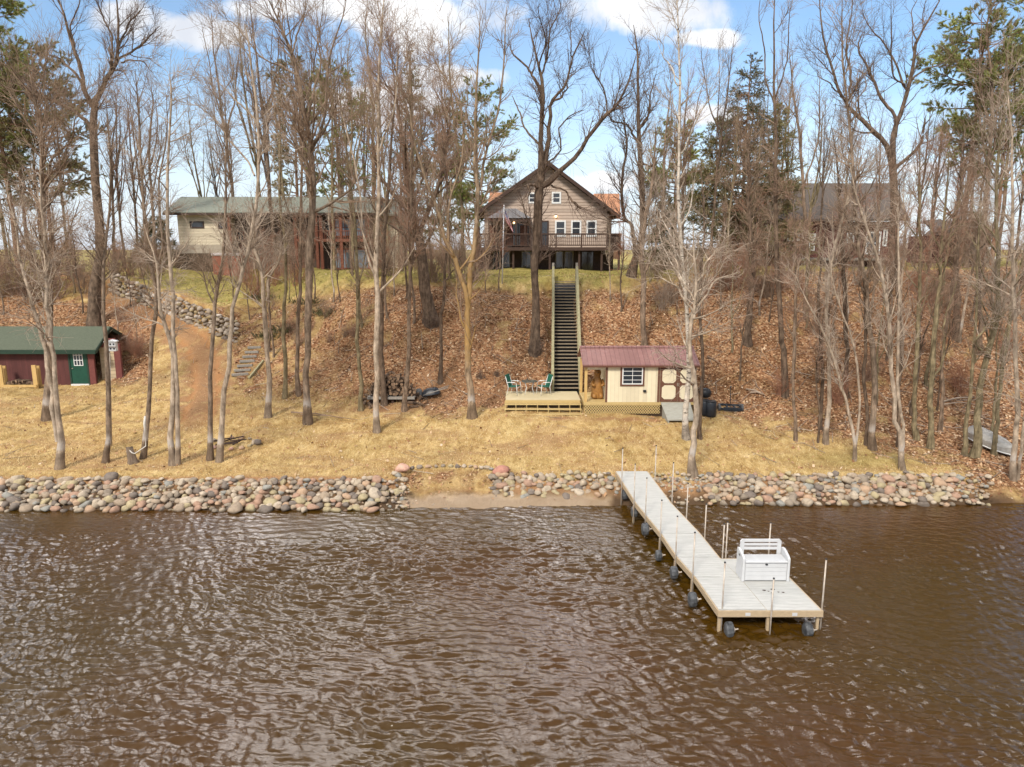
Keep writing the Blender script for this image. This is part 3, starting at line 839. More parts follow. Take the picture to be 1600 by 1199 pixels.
# small stones and pebbles filling the bank
for (p0, p1, ya, yb, za, zb, n) in ((-60, 640, 25.5, 27.0, -.05, .72, 1000), (765, 1010, 26.25, 27.35, -.02, .68, 420), (1010, 1130, 26.2, 27.4, -.02, .7, 420), (1130, 1530, 26.15, 27.35, -.03, .74, 650), (600, 700, 25.9, 26.6, .0, .2, 26)):
    for k in range(n):
        f = r.uniform(0, 1); y = ya + (yb - ya) * f
        rest.append((r.uniform(.045, .11), (r.uniform(p0, p1) - 800) / FPX * (y + 1.5), y, za + (zb - za) * f))
me_, mt = stone_mass('small_bank_stones', rest, M['stone_attr'])
props(mesh_obj('small_bank_stones', me_, mt), kind='stuff')

# two big granite boulders and the row of stones behind the beach
g = ground(628, 737)
o = put_stone('boulder', 3, g + Vector((0, 0, .14)), .34, r, 'large pale pink boulder at the shed end of the beach stone row', 'boulder', None, M['stone_peach'], 1.15)
g = ground(782, 741)
o = put_stone('boulder', 5, g + Vector((0, 0, .14)), .43, r, 'large red granite boulder at the dock end of the beach stone row', 'boulder', None, M['stone_pink'], 1.0)
for i, (px, py, s) in enumerate(((623, 745, .19), (630, 752, .20), (644, 733, .13), (656, 732, .16), (669, 731, .17), (681, 731, .11), (692, 730, .12), (704, 731, .14), (715, 731, .15), (725, 731, .16),
                                 (735, 731, .12), (743, 732, .15), (752, 733, .14), (761, 733, .16), (768, 735, .12))):
    g = ground(px, py)
    put_stone('edging_stone', i * 3 + 1, g + Vector((0, 0, .05)), s, r, 'small edging stone in the row between the two pink boulders behind the beach' if i > 1 else 'stone set below the pale pink boulder beside the sand', 'stone', 'beach row stones' if i > 1 else 'stones below the pale pink boulder')
# fire ring on the lawn
fc = ground(362, 694)
for i in range(14):
    a = 6.283 * i / 14
    x, y = fc.x + 1.0 * math.cos(a), fc.y + .62 * math.sin(a)
    put_stone('fire_ring_stone', i * 5 + 2, (x, y, float(hgt(x, y)) + .05), .13 + .05 * (i % 3 == 0), r, 'stone of the low fire ring on the lawn by the twin trunks', 'stone', 'fire ring stones', M['stone_peach'] if i in (9, 11) else None)
g = ground(404, 695)
put_stone('boulder', 8, g + Vector((0, 0, .1)), .27, r, 'large brown boulder at the end of the fire ring on the lawn', 'boulder', None)
mb = MB()
for k in range(9):
    a = random.uniform(0, 3.14); x, y = fc.x + random.uniform(-.5, .5), fc.y + random.uniform(-.25, .25); z = float(hgt(x, y)) + .06 + .02 * k
    mb.tube([(x - .35 * math.cos(a), y - .3 * math.sin(a), z), (x + .35 * math.cos(a), y + .3 * math.sin(a), z + .05)], .03, 6)
props(mb.build('burnt_sticks', M['dark_wood']), 'pile of charred sticks inside the stone fire ring', 'sticks')
# scattered field stones far on the slope
# dry stone retaining wall up the path: one wall, its stones are its surface
items = []
wl = [(168, 452), (200, 468), (235, 481), (262, 490), (300, 508), (335, 522), (366, 538)]
WP = [ground(*p) for p in wl]
for a, b_ in zip(WP[:-1], WP[1:]):
    nseg = max(3, int((b_ - a).length / .27))
    for k in range(nseg):
        p = a.lerp(b_, (k + .5) / nseg)
        for row in range(5):
            s = r.uniform(.15, .27)
            yy = p.y + .12 + row * .17 + r.normal(0, .04); xx = p.x + r.normal(0, .07)
            items.append((s, xx, yy, p.z + .05 + row * .26 + r.normal(0, .03)))
me_, mt = stone_mass('retaining_wall', items, M['stone_wall'], 8)
root = thing('retaining_wall', 'dry stacked fieldstone retaining wall stepping down beside the dirt track', 'wall', tuple(WP[3]))
me_.transform(__import__('mathutils').Matrix.Translation(-WP[3])); o = mesh_obj('stone_facing', me_, mt, root)

# ================================================================== shared builders
def window(root, x0, x1, z0, z1, y, mat=None, grid=(1, 2), fw=.07, glass=None, depth=.05):
    """window facing the lake (-y): frame part, pane sub-part"""
    mat = mat or M['white_trim']
    f = MB()
    f.box(x0, x1, y - depth, y, z1 - fw, z1).box(x0, x1, y - depth, y, z0, z0 + fw)
    f.box(x0, x0 + fw, y - depth, y, z0 + fw, z1 - fw).box(x1 - fw, x1, y - depth, y, z0 + fw, z1 - fw)
    t = fw * .45
    for i in range(1, grid[0]):
        xx = x0 + (x1 - x0) * i / grid[0]; f.box(xx - t / 2, xx + t / 2, y - depth * .8, y - .004, z0 + fw, z1 - fw)
    for i in range(1, grid[1]):
        zz = z0 + (z1 - z0) * i / grid[1]; f.box(x0 + fw, x1 - fw, y - depth * .7, y - .006, zz - t / 2, zz + t / 2)
    fo = f.build('window', mat, root)
    MB().box(x0 + fw * .8, x1 - fw * .8, y - depth * .45, y - .003, z0 + fw * .8, z1 - fw * .8).build('pane', glass or M['glass'], fo)
    return fo

def px_x(px, Y, z):
    return (px - 800) / FPX * (Y * CP + (CAMZ - z) * SP)
def px_z(py, Y):
    return at(800, py, Y).z

# ================================================================== dock
DK = [(4.16, 27.2, 1.00), (4.45, 24.1, .80), (4.85, 21.7, .66), (4.99, 20.0, .61), (5.20, 18.7, .60), (5.32, 16.84, .60)]
dock = thing('dock', 'long pale grey floating wheel dock running out from the stone bank', 'dock', (5.3, 18.0, 0))
Wd = 1.22
for i in range(5):
    a, b_ = DK[i], DK[i + 1]
    d = Vector(b_) - Vector(a); ux = Vector((1, -d.x / d.y * 0, 0))
    g_ = .012
    A, B = Vector(a) + d.normalized() * g_, Vector(b_) - d.normalized() * g_
    mb = MB()
    nb = max(6, int(d.length / .145))
    for k in range(nb):
        p, q = A.lerp(B, k / nb), A.lerp(B, (k + .955) / nb)
        mb.hexa([p + Vector((0, 0, -.03)), p + Vector((Wd, 0, -.03)), q + Vector((Wd, 0, -.03)), q + Vector((0, 0, -.03)), p, p + Vector((Wd, 0, 0)), q + Vector((Wd, 0, 0)), q])
    mb.build('deck_panel', M['decking'], dock)
    fr = MB()
    for xo in (-.022, Wd + .022):
        fr.bar(A + Vector((xo, 0, -.095)), B + Vector((xo, 0, -.095)), .04, .17)
    fr.bar(A + Vector((0, -.03, -.12)), A + Vector((Wd, -.03, -.12)), .04, .12); fr.bar(B + Vector((0, .03, -.12)), B + Vector((Wd, .03, -.12)), .04, .12)
    fr.build('side_frame', M['pine_frame'], dock)
# platform section beside the last one
x0, x1, y0, y1, z = 6.555, 7.93, 16.84, 19.9, .60
mb = MB(); nb = 21
def pxs(y): return float(np.interp(y, [16.84, 18.7, 20.0], [0, -.12, -.33]))
for k in range(nb):
    ya, yb = y0 + (y1 - y0) * k / nb, y0 + (y1 - y0) * (k + .955) / nb
    sa, sb = pxs(ya), pxs(yb)
    mb.hexa([(x0 + sa, ya, z - .03), (x1 + sa, ya, z - .03), (x1 + sb, yb, z - .03), (x0 + sb, yb, z - .03), (x0 + sa, ya, z), (x1 + sa, ya, z), (x1 + sb, yb, z), (x0 + sb, yb, z)])
mb.build('deck_panel', M['decking'], dock)
fr = MB(); fr.box(5.28, 7.98, 16.78, 16.82, z - .17, z - .005)
fr.bar((x1 + .025, 16.83, z - .09), (x1 + .025 + pxs(18.7), 18.7, z - .09), .04, .16).bar((x1 + .025 + pxs(18.7), 18.7, z - .09), (x1 + .025 + pxs(y1), y1, z - .09), .04, .16).box(x0 - .3, x1 - .3, y1 + .01, y1 + .05, z - .17, z - .01)
fr.build('side_frame', M['pine_frame'], dock)
for xx in (5.98, 7.18):
    MB().box(xx, xx + .13, 16.765, 16.778, z - .13, z - .05).build('reflector', M['white_plastic'], dock)
mb = MB()
rr = random.Random(4)
for (sx_, sy_, sw) in ((6.85, 17.9, .05), (6.95, 17.85, .03), (7.1, 17.95, .06), (7.2, 17.8, .03), (7.32, 17.78, .04), (7.0, 17.75, .025)):
    mb.add([(sx_ + sw * math.cos(t) * (1 + .3 * math.sin(3 * t)), sy_ + sw * .8 * math.sin(t), z + .002) for t in [k * .628 for k in range(10)]], [tuple(range(10))])
mb.build('stain', M['dark_wood'], dock)
def post(x, y, ztop, zb=-.9, r_=.021):
    p = MB().tube([(x, y, zb), (x, y, ztop)], r_, 10).build('post', M['galv'], dock, True)
    MB().tube([(x, y, ztop), (x, y, ztop + .03)], r_ * 1.25, 8).build('cap', M['dark_resin'], p)
def dock_x(y, side):
    ys_ = [p[1] for p in DK][::-1]; xs_ = [p[0] for p in DK][::-1]; zs_ = [p[2] for p in DK][::-1]
    return float(np.interp(y, ys_, xs_)) + (-.07 if side < 0 else Wd + .07), float(np.interp(y, ys_, zs_))
for y, h in ((26.0, 1.35), (24.2, 1.4), (23.0, 1.35), (21.6, 1.15), (20.0, 1.28), (18.75, 1.3)):
    x_, z_ = dock_x(y, -1); post(x_, y, z_ + h)
post(5.42, 16.9, 1.86)
for y, h in ((26.3, 1.35), (24.2, 1.45), (22.9, 1.2), (21.4, 1.1), (19.9, 1.08)):
    x_, z_ = dock_x(y, 1); post(x_, y, z_ + h)
post(6.63, 16.74, 1.50); post(7.99, 16.9, 1.95); post(6.42, 19.98, 1.72); post(7.70, 19.98, 1.70)
for (lx, ly) in ((5.36, 16.88), (6.60, 16.84), (7.90, 16.88)):
    mb = MB(); mb.box(lx - .035, lx + .035, ly - .0, ly + .07, -.5, .43); mb.build('leg', M['pine_frame'], dock)
for y in (24.2, 21.6, 20.0, 18.75):
    x_, z_ = dock_x(y, -1); MB().box(x_ - .02, x_ + .05, y + .05, y + .11, -.9, z_ - .16).build('leg', M['pine_frame'], dock)
def wheel(x, y, z, rad=.21, wd=.26, tilt=0.0):
    n = 22; prof = [(-.5, .55), (-.42, .86), (-.28, .97), (-.10, 1.0), (.10, 1.0), (.28, .97), (.42, .86), (.5, .55)]
    v, f = [], []
    for (a, q) in prof:
        for k in range(n):
            t = 6.2832 * k / n
            q2 = q * (1 + (.035 if k % 2 else -.02) * (1 if abs(a) < .45 else 0))
            v.append((x + a * wd, y + math.cos(t) * rad * q2 + a * wd * tilt, z + math.sin(t) * rad * q2))
    for i in range(len(prof) - 1):
        for k in range(n):
            k2 = (k + 1) % n; f.append((i*n+k, i*n+k2, (i+1)*n+k2, (i+1)*n+k))
    f.append(tuple(range(n))[::-1]); f.append(tuple(range((len(prof)-1)*n, len(prof)*n)))
    w_ = MB().add(v, f).build('wheel', M['tyre'], dock, False)
    MB().tube([(x + wd * .48, y, z), (x + wd * .62, y, z)], rad * .35, 12).build('hub', M['galv'], w_)
    MB().tube([(x + wd * .6, y, z), (x + wd * .6 + .10, y, z + .02)], .02, 6).build('axle', M['galv'], w_)
for (px, py, Y, s) in ((976, 773, 26.2, .20), (991, 800, 24.4, .20), (1008, 827, 22.5, .21), (1029, 868, 21.0, .17), (1053, 895, 19.45, .19), (1082, 937, 17.9, .20), (1139, 984, 16.75, .20), (1262, 985, 16.75, .20)):
    p = at(px, py, Y); wheel(p.x, p.y, max(p.z, .02), s, s * 1.15, .15 if px < 1100 else .3)

# bench
bn = thing('storage_bench', 'white slatted storage bench standing on the dock end platform', 'bench', (7.07, 18.7, .60))
bx0, bx1, by0, by1, bz = 6.40, 7.72, 18.42, 18.94, .60
mb = MB().box(bx0 + .07, bx1 - .07, by0 + .02, by1, bz + .02, bz + .55)
for k in range(4):
    mb.box(bx0 + .09, bx1 - .09, by0, by0 + .018, bz + .04 + k * .125, bz + .16 + k * .125)
mb.build('seat_box', M['white_plastic'], bn, bevel=.006)
MB().box(bx0 + .075, bx1 - .075, by0 - .03, by1 - .06, bz + .555, bz + .61).build('lid', M['white_plastic'], bn, bevel=.015)
MB().box(7.03, 7.09, by0 - .036, by0 - .001, bz + .50, bz + .53).build('latch', M['dark_resin'], bn)
for xx in (bx0, bx1 - .07):
    a = MB().prism([(by0 - .02, bz), (by1 + .02, bz), (by1 + .02, bz + .80), (by1 - .12, bz + .82), (by0 + .10, bz + .74), (by0 - .02, bz + .68)], 'x', xx, xx + .07)
    ao = a.build('arm', M['white_plastic'], bn, bevel=.015)
    MB().box(xx - .004 if xx == bx0 else xx + .068, xx + .002 if xx == bx0 else xx + .075, by1 - .28, by1 - .16, bz + .64, bz + .69).build('hand_hole', M['dark_resin'], ao)
mb = MB()
bt, zt = by1 - .01, bz + .99
for (za, zb) in ((.725, .795), (.845, .905), (.955, 1.03)):
    if zb > .95:
        mb.prism([(bx0 + .08, bz + za), (bx1 - .08, bz + za), (bx1 - .08, bz + zb - .05), (bx1 - .13, bz + zb), (bx0 + .13, bz + zb), (bx0 + .08, bz + zb - .05)], 'y', bt, bt + .05)
    else:
        mb.box(bx0 + .12, bx1 - .12, bt + .002, bt + .048, bz + za, bz + zb)
mb.box(bx0 + .08, bx0 + .19, bt + .004, bt + .046, bz + .55, bz + .95).box(bx1 - .19, bx1 - .08, bt + .004, bt + .046, bz + .55, bz + .95)
mb.build('backrest', M['white_plastic'], bn)

# ================================================================== garden shed with porch
SY, SF = 34.0, 2.35
sx0, sxp, sx1 = 3.50, 4.62, 8.97
sh = thing('garden_shed', 'cream garden shed with red ribbed roof, open porch and brown doors', 'shed', (6.2, 35.2, 1.8))
ez, rz = 4.22, 4.86; yb_ = 36.5; yr = 35.25
w_ = MB()
w_.box(sxp, sx1, SY, SY + .09, SF, ez - .02).box(sxp, sx1, yb_ - .09, yb_, SF, ez - .02)
w_.prism([(SY + .09, SF), (yb_ - .09, SF), (yb_ - .09, ez - .02), (yr, rz - .1), (SY + .09, ez - .02)], 'x', sxp, sxp + .09)
w_.prism([(SY + .09, SF), (yb_ - .09, SF), (yb_ - .09, ez - .02), (yr, rz - .1), (SY + .09, ez - .02)], 'x', sx1 - .09, sx1)
w_.box(sx0 + .12, sxp - .002, SY + .01, SY + .07, ez - .26, ez - .02)
w_.build('wall', M['cream'], sh)
rf = MB()
for (ya, za, yb2, zb) in ((SY - .22, ez - .04, yr, rz), (yr, rz, yb_ + .22, ez - .04)):
    rf.hexa([(sx0 - .1, ya, za), (sx1 + .1, ya, za), (sx1 + .1, yb2, zb), (sx0 - .1, yb2, zb),
             (sx0 - .1, ya, za + .06), (sx1 + .1, ya, za + .06), (sx1 + .1, yb2, zb + .06), (sx0 - .1, yb2, zb + .06)])
ro = rf.build('roof', M['red_metal'], sh)
MB().prism([(yr - .14, rz + .03), (yr, rz + .11), (yr + .14, rz + .03), (yr, rz + .075)], 'x', sx0 - .12, sx1 + .12).build('ridge_cap', M['red_metal'], ro)
MB().box(sx0 - .09, sx1 + .09, SY - .20, SY - .17, ez - .12, ez - .045).build('fascia', M['brown_trim'], sh)
MB().box(sx0 + .02, sx1 + .02, SY - .02, yb_ + .02, SF - .14, SF - .002).build('floor', M['treated'], sh)
for xx, yy in ((sx0 + .04, SY - .0), (sx0 + .04, yb_ - .12)):
    MB().box(xx, xx + .13, yy, yy + .12, SF, ez - .04).build('porch_post', M['fresh_pine'], sh)
for xx in (sxp - .06, 7.10):
    MB().box(xx, xx + .09, SY - .035, SY - .003, SF, ez - .1).build('corner_trim', M['brown_trim'], sh)
wx0, wx1, wz0, wz1 = px_x(972, SY, 3.6), px_x(1004, SY, 3.6), px_z(600.5, SY), px_z(573, SY)
fo = window(sh, wx0, wx1, wz0, wz1, SY - .035, grid=(2, 4), fw=.05)
MB().box(wx0 - .09, wx1 + .09, SY - .03, SY - .002, wz1, wz1 + .07).box(wx0 - .09, wx1 + .09, SY - .045, SY - .002, wz0 - .09, wz0) .box(wx0 - .09, wx0, SY - .03, SY - .002, wz0, wz1).box(wx1, wx1 + .09, SY - .03, SY - .002, wz0, wz1).build('window_casing', M['brown_trim'], sh)
p = at(1007, 611, SY); MB().box(p.x - .07, p.x + .07, SY - .09, SY - .002, p.z - .05, p.z + .05).build('wall_vent', M['dark_resin'], sh)
def oct_(cx, cz, hw, hh, ch):
    return [(cx-hw+ch, cz-hh), (cx+hw-ch, cz-hh), (cx+hw, cz-hh+ch), (cx+hw, cz+hh-ch), (cx+hw-ch, cz+hh), (cx-hw+ch, cz+hh), (cx-hw, cz+hh-ch), (cx-hw, cz-hh+ch)]
for i, xa in enumerate((7.215, 8.09)):
    d = MB().box(xa, xa + .86, SY - .03, SY - .002, SF + .02, ez - .12).build('door', M['brown_trim'], sh)
    for cz in (SF + .50, SF + 1.30):
        MB().prism(oct_(xa + .43, cz, .335, .345, .12), 'y', SY - .045, SY - .031).build('panel', M['cream_flat'], d)
    hx = xa + (.82 if i == 0 else .02)
    MB().box(hx, hx + .03, SY - .07, SY - .031, SF + .8, SF + .95).build('handle', M['galv'], d)
# lattice skirt
lt = MB()
lx0, lx1, lz0, lz1, ly = sx0 + .06, 7.25, 1.78, SF - .14, SY - .03
pitch = .125
def lat(sgn, y):
    k = -8
    while lx0 + k * pitch < lx1 + 1:
        a = lx0 + k * pitch; h = lz1 - lz0
        xa, xb = (a, a + h * .85) if sgn > 0 else (a + h * .85, a)
        za, zb = lz0, lz1
        # clip to the panel
        def cut(xa, za, xb, zb):
            for _ in range(2):
                if xa < lx0 and xb > lx0: za += (zb - za) * (lx0 - xa) / (xb - xa); xa = lx0
                if xa > lx1 and xb < lx1: za += (zb - za) * (xa - lx1) / (xa - xb); xa = lx1
                xa, za, xb, zb = xb, zb, xa, za
            return xa, za, xb, zb
        xa, za, xb, zb = cut(xa, za, xb, zb)
        if lx0 - .001 <= min(xa, xb) and max(xa, xb) <= lx1 + .001:
            lt.bar((xa, y, za), (xb, y, zb), .01, .038, up=(0, 1, 0)) if False else lt.add(
                [(xa - .022, y, za), (xa + .022, y, za), (xb + .022, y, zb), (xb - .022, y, zb), (xa - .022, y + .008, za), (xa + .022, y + .008, za), (xb + .022, y + .008, zb), (xb - .022, y + .008, zb)],
                [(0,3,2,1),(4,5,6,7),(0,1,5,4),(1,2,6,5),(2,3,7,6),(3,0,4,7)])
        k += 1
lat(1, ly); lat(-1, ly - .0095)
lt.build('lattice_skirt', M['treated'], sh)
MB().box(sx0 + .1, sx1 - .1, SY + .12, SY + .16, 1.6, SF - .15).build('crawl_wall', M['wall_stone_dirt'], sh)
rp = thing('shed_ramp', 'grey plank ramp leading up to the shed double doors', 'ramp', (7.95, 33.6, 1.8))
MB().hexa([(7.42, 32.98, 1.66), (8.72, 32.98, 1.66), (8.72, SY - .06, SF - .06), (7.28, SY - .06, SF - .06), (7.42, 32.98, 1.72), (8.72, 32.98, 1.72), (8.72, SY - .06, SF), (7.28, SY - .06, SF)]).build('ramp_deck', M['ramp_wood'], rp)
mb = MB().hexa([(7.46, 33.02, 1.5), (7.52, 33.02, 1.5), (7.42, SY - .08, 1.5), (7.36, SY - .08, 1.5), (7.46, 33.02, 1.65), (7.52, 33.02, 1.65), (7.42, SY - .08, SF - .07), (7.36, SY - .08, SF - .07)])
mb.build('ramp_side', M['ramp_wood'], rp)

# carved bear standing on the porch
cb_ = MB()
bp = Vector((5.35, 34.95, SF))
bp = Vector((4.22, 34.9, SF))
prof = [(0, .24), (.1, .29), (.3, .27), (.5, .28), (.75, .26), (.95, .21), (1.08, .15), (1.16, .14), (1.24, .17), (1.34, .175), (1.42, .14), (1.47, .05)]
n = 18; v, f = [], []
for i, (h, q) in enumerate(prof):
    for k in range(n):
        t = 6.2832 * k / n
        lobe = 1 + (.12 * math.cos(2 * t) if h < .5 else .06 * math.cos(3 * t + h * 4))
        v.append((bp.x + .05 + math.cos(t) * q * lobe, bp.y + math.sin(t) * q * .85 * lobe, bp.z + h))
for i in range(len(prof) - 1):
    for k in range(n):
        k2 = (k + 1) % n; f.append((i*n+k, i*n+k2, (i+1)*n+k2, (i+1)*n+k))
f.append(tuple(range(n))[::-1]); f.append(tuple(range((len(prof)-1)*n, len(prof)*n)))
br = thing('bear_carving', 'golden brown chainsaw carved bear standing in the shed porch', 'carving', tuple(bp))
bo = cb_.add(v, f).build('body', M['carved'], br, True)
sub = MB()
cx, cy, cz = bp.x + .05, bp.y, bp.z
sub.tube([(cx, cy - .10, cz + 1.30), (cx, cy - .26, cz + 1.27)], [.09, .05], 10)
sub.build('muzzle', M['carved'], br, True)
for s_ in (-1, 1):
    MB().tube([(cx + s_ * .12, cy + .02, cz + 1.42), (cx + s_ * .14, cy + .02, cz + 1.50)], [.05, .03], 8).build('ear', M['carved'], br, True)
    MB().tube([(cx + s_ * .22, cy - .05, cz + .95), (cx + s_ * .30, cy - .20, cz + .75), (cx + s_ * .16, cy - .33, cz + .70)], [.085, .075, .06], 10).build('arm', M['carved'], br, True)
    MB().tube([(cx + s_ * .14, cy - .1, cz + .25), (cx + s_ * .17, cy - .30, cz + .08)], [.12, .09], 10).build('foot', M['carved'], br, True)

# ================================================================== platform deck with wide steps
dk = thing('timber_deck', 'low yellow timber deck with full width open steps at the foot of the hill stairs', 'deck', (1.5, 35.8, 1.9))
dx0, dx1, dyf, dyb, dz = -.32, 3.42, 34.72, 36.85, 2.32
mb = MB(); nb = 15
for k in range(nb):
    ya = dyf + (dyb - dyf) * k / nb; mb.box(dx0, dx1, ya + .004, ya + (dyb - dyf) / nb - .008, dz - .035, dz)
mb.build('decking', simple('pale_deck_board', (.60, .50, .31), (.50, .41, .24), 6, .8, .3, (.4, 4, 4)), dk)  # top boards paler than the step lumber
for k in range(3):
    z_ = dz - .19 * (k + 1); y_ = dyf - .27 * (k + 1)
    MB().box(dx0 - .05, dx1 + .02, y_, y_ + .265, z_ - .03, z_ + .008).build('step', M['treated'], dk)
mb = MB()
for k in range(8):
    xx = dx0 - .02 + (dx1 - dx0) * k / 7
    for j in range(4):
        z_ = dz - .19 * j; y_ = dyf - .27 * j
        mb.box(xx - .02, xx + .02, y_ - .018, y_ - .002, z_ - .19 + .01, z_ - .036)
        if j < 3: mb.box(xx - .018, xx + .018, y_ - .26, y_ - .02, z_ - .235, z_ - .222)
mb.build('stringer', M['treated'], dk)
mb = MB().box(dx0, dx1, dyf - .02, dyf + .02, dz - .17, dz - .037).box(dx0, dx0 + .04, dyf + .03, dyb, dz - .2, dz - .037).box(dx1 - .04, dx1, dyf + .03, dyb, dz - .2, dz - .037)
mb.build('rim_joist', M['treated'], dk)
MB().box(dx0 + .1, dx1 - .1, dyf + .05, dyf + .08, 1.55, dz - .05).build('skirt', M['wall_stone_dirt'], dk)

# patio chairs and table
def make_chair():
    t = thing('patio_chair', 'green sling patio chair on the timber deck, the one nearer the woodpile', 'chair')
    se = MB().hexa([(-.25, -.25, .42), (.25, -.25, .42), (.25, .22, .38), (-.25, .22, .38), (-.25, -.25, .46), (.25, -.25, .46), (.25, .22, .42), (-.25, .22, .42)])
    se.build('seat', M['chair_green'], t, bevel=.01)
    bk = MB().hexa([(-.25, .20, .42), (.25, .20, .42), (.25, .25, .42), (-.25, .25, .42), (-.25, .36, 1.02), (.25, .36, 1.02), (.25, .41, 1.02), (-.25, .41, 1.02)])
    bk.build('backrest', M['chair_green'], t, bevel=.012)
    for s_ in (-1, 1):
        x = s_ * .28
        MB().tube([(x, -.30, 0), (x, -.27, .35), (x, -.24, .62), (x, -.15, .66), (x, .12, .66), (x, .30, .62)], .018, 8).build('arm', M['white_trim'], t, True)
        MB().tube([(x, .28, 0), (x, .20, .40), (x, .36, .95)], .018, 8).build('leg', M['white_trim'], t, True)
    MB().tube([(-.28, -.27, .38), (.28, -.27, .38)], .014, 6).build('seat_frame', M['white_trim'], t, True)
    return t
c1 = make_chair(); c1.location = (.10, 36.1, dz); c1.rotation_euler.z = R(68)
c2 = copy_tree(c1); c2.location = (1.66, 36.1, dz); c2.rotation_euler.z = R(-68)
c2['label'] = 'green sling patio chair on the timber deck, the one nearer the hill stairs'
for c_ in (c1, c2): c_['group'] = 'patio chairs on the deck'
tb = thing('patio_table', 'small round glass patio table between the two green chairs', 'table', (.90, 36.2, dz))
MB().tube([(.90, 36.2, dz + .66), (.90, 36.2, dz + .68)], .42, 24).build('table_top', simple('smoked_glass', (.05, .09, .09), None, 4, .15, 0, spec=.8), tb)
for k in range(4):
    a = .785 + k * 1.571
    MB().tube([(.9 + .33 * math.cos(a), 36.2 + .33 * math.sin(a), dz), (.9 + .20 * math.cos(a), 36.2 + .20 * math.sin(a), dz + .35), (.9 + .34 * math.cos(a), 36.2 + .34 * math.sin(a), dz + .655)], .014, 6).build('leg', M['white_trim'], tb, True)

# ================================================================== hill stairs
hs_ = thing('hill_stairs', 'long steep timber staircase climbing the leafy bank to the house lawn', 'stairs', (2.9, 41, 4.5))
yb0, zb0, yt0, zt0 = 36.95, 2.32, 45.2, 7.72
xl0, xr0, xl1, xr1 = px_x(866, 36.95, 2.3), px_x(904, 36.95, 2.3), px_x(867, 45.2, 7.7), px_x(899, 45.2, 7.7)
NS = 33
tread = None
for k in range(NS):
    f = (k + .5) / NS; y = yb0 + (yt0 - yb0) * f; z = zb0 + (zt0 - zb0) * (k + 1) / NS
    a, b_ = xl0 + (xl1 - xl0) * f, xr0 + (xr1 - xr0) * f
    if tread is None:
        tread = MB().box(a, b_, y - .13, y + .10, z - .045, z).build('tread', M['old_tread'], hs_)
        y00, z00, a00, w00 = y, z, a, b_ - a
        tread.location = (0, 0, 0)
    else:
        o = tread.copy(); C.objects.link(o); o.parent = hs_
        o.location = (a - a00, y - y00, z - z00)
MB().hexa([(xl0, yb0 + .12, zb0 - .12), (xr0, yb0 + .12, zb0 - .12), (xr1, yt0 + .12, zt0 - .16), (xl1, yt0 + .12, zt0 - .16), (xl0, yb0 + .12, zb0 - .09), (xr0, yb0 + .12, zb0 - .09), (xr1, yt0 + .12, zt0 - .13), (xl1, yt0 + .12, zt0 - .13)]).build('shade_sheet', M['dark_resin'], hs_)  # dark sheet standing in for the shade under the treads
for (xa, xb, s_) in ((xl0, xl1, -1), (xr0, xr1, 1)):
    pa, pb = Vector((xa + s_ * .04, yb0 - .05, zb0 - .02)), Vector((xb + s_ * .04, yt0 + .1, zt0))
    MB().bar(pa, pb, .06, .28).build('stringer', M['treated_side'], hs_)
    q = Vector((s_ * .06, 0, .92))
    MB().bar(pa + q, pb + q, .14, .05).build('handrail', M['treated_side'], hs_)
    MB().bar(pa + q * .93 - Vector((0, 0, .10)), pb + q * .93 - Vector((0, 0, .10)), .045, .15).build('handrail', M['treated_side'], hs_)
    for k in range(7):
        p = pa.lerp(pb, k / 6) + Vector((s_ * .055, 0, 0)); MB().box(p.x - .05, p.x + .05, p.y - .05, p.y + .05, p.z - .5, p.z + .93).build('post', M['treated_side'], hs_)
    p = pb + Vector((s_ * .06, .15, 0)); MB().box(p.x - .07, p.x + .07, p.y, p.y + .14, p.z - .3, p.z + 1.15).build('post', M['grey_plank'], hs_)

# small timber steps cut in the bank near the path
st_ = thing('bank_steps', 'weathered log steps set in the bank below the stone wall', 'steps', tuple(ground(383, 575)))
for k in range(7):
    pa, pb = ground(362 + k * 4.2, 590 - k * 7.2), ground(388 + k * 3.2, 586 - k * 7.0)
    pa.z += .12; pb.z = pa.z
    mb = MB().bar(pa, pb, .16, .12); mb.build('step', M['grey_plank'], st_)
a, b_ = ground(389, 594), ground(412, 566)
MB().bar(a + Vector((0, 0, .08)), b_ + Vector((0, 0, .08)), .09, .12).build('side_board', M['treated_side'], st_)

# ================================================================== boathouse at far left
bh = thing('boathouse', 'maroon boathouse with mossy green roof, green door and tan end wall', 'shed', (-24, 41, 2.2))
BY, BZ = 39.9, 2.05
bx1 = px_x(149, BY, 3); bx0 = bx1 - 12.0
ezb = px_z(548, BY) ; yrb = 41.9; ybb = 43.9; ztop = px_z(512.5, yrb)
def gable(root, x, w_, ya, yb, yr, z0, ze, zr, mat, name='end_wall'):
    return MB().prism([(ya, z0), (yb, z0), (yb, ze), (yr, zr), (ya, ze)], 'x', x, x + w_).build(name, mat, root)
MB().box(bx0, bx1, BY, BY + .1, BZ - .4, ezb).build('wall', M['maroon'], bh)
MB().box(bx0, bx1, ybb - .1, ybb, BZ - .4, ezb).build('wall', M['maroon'], bh)
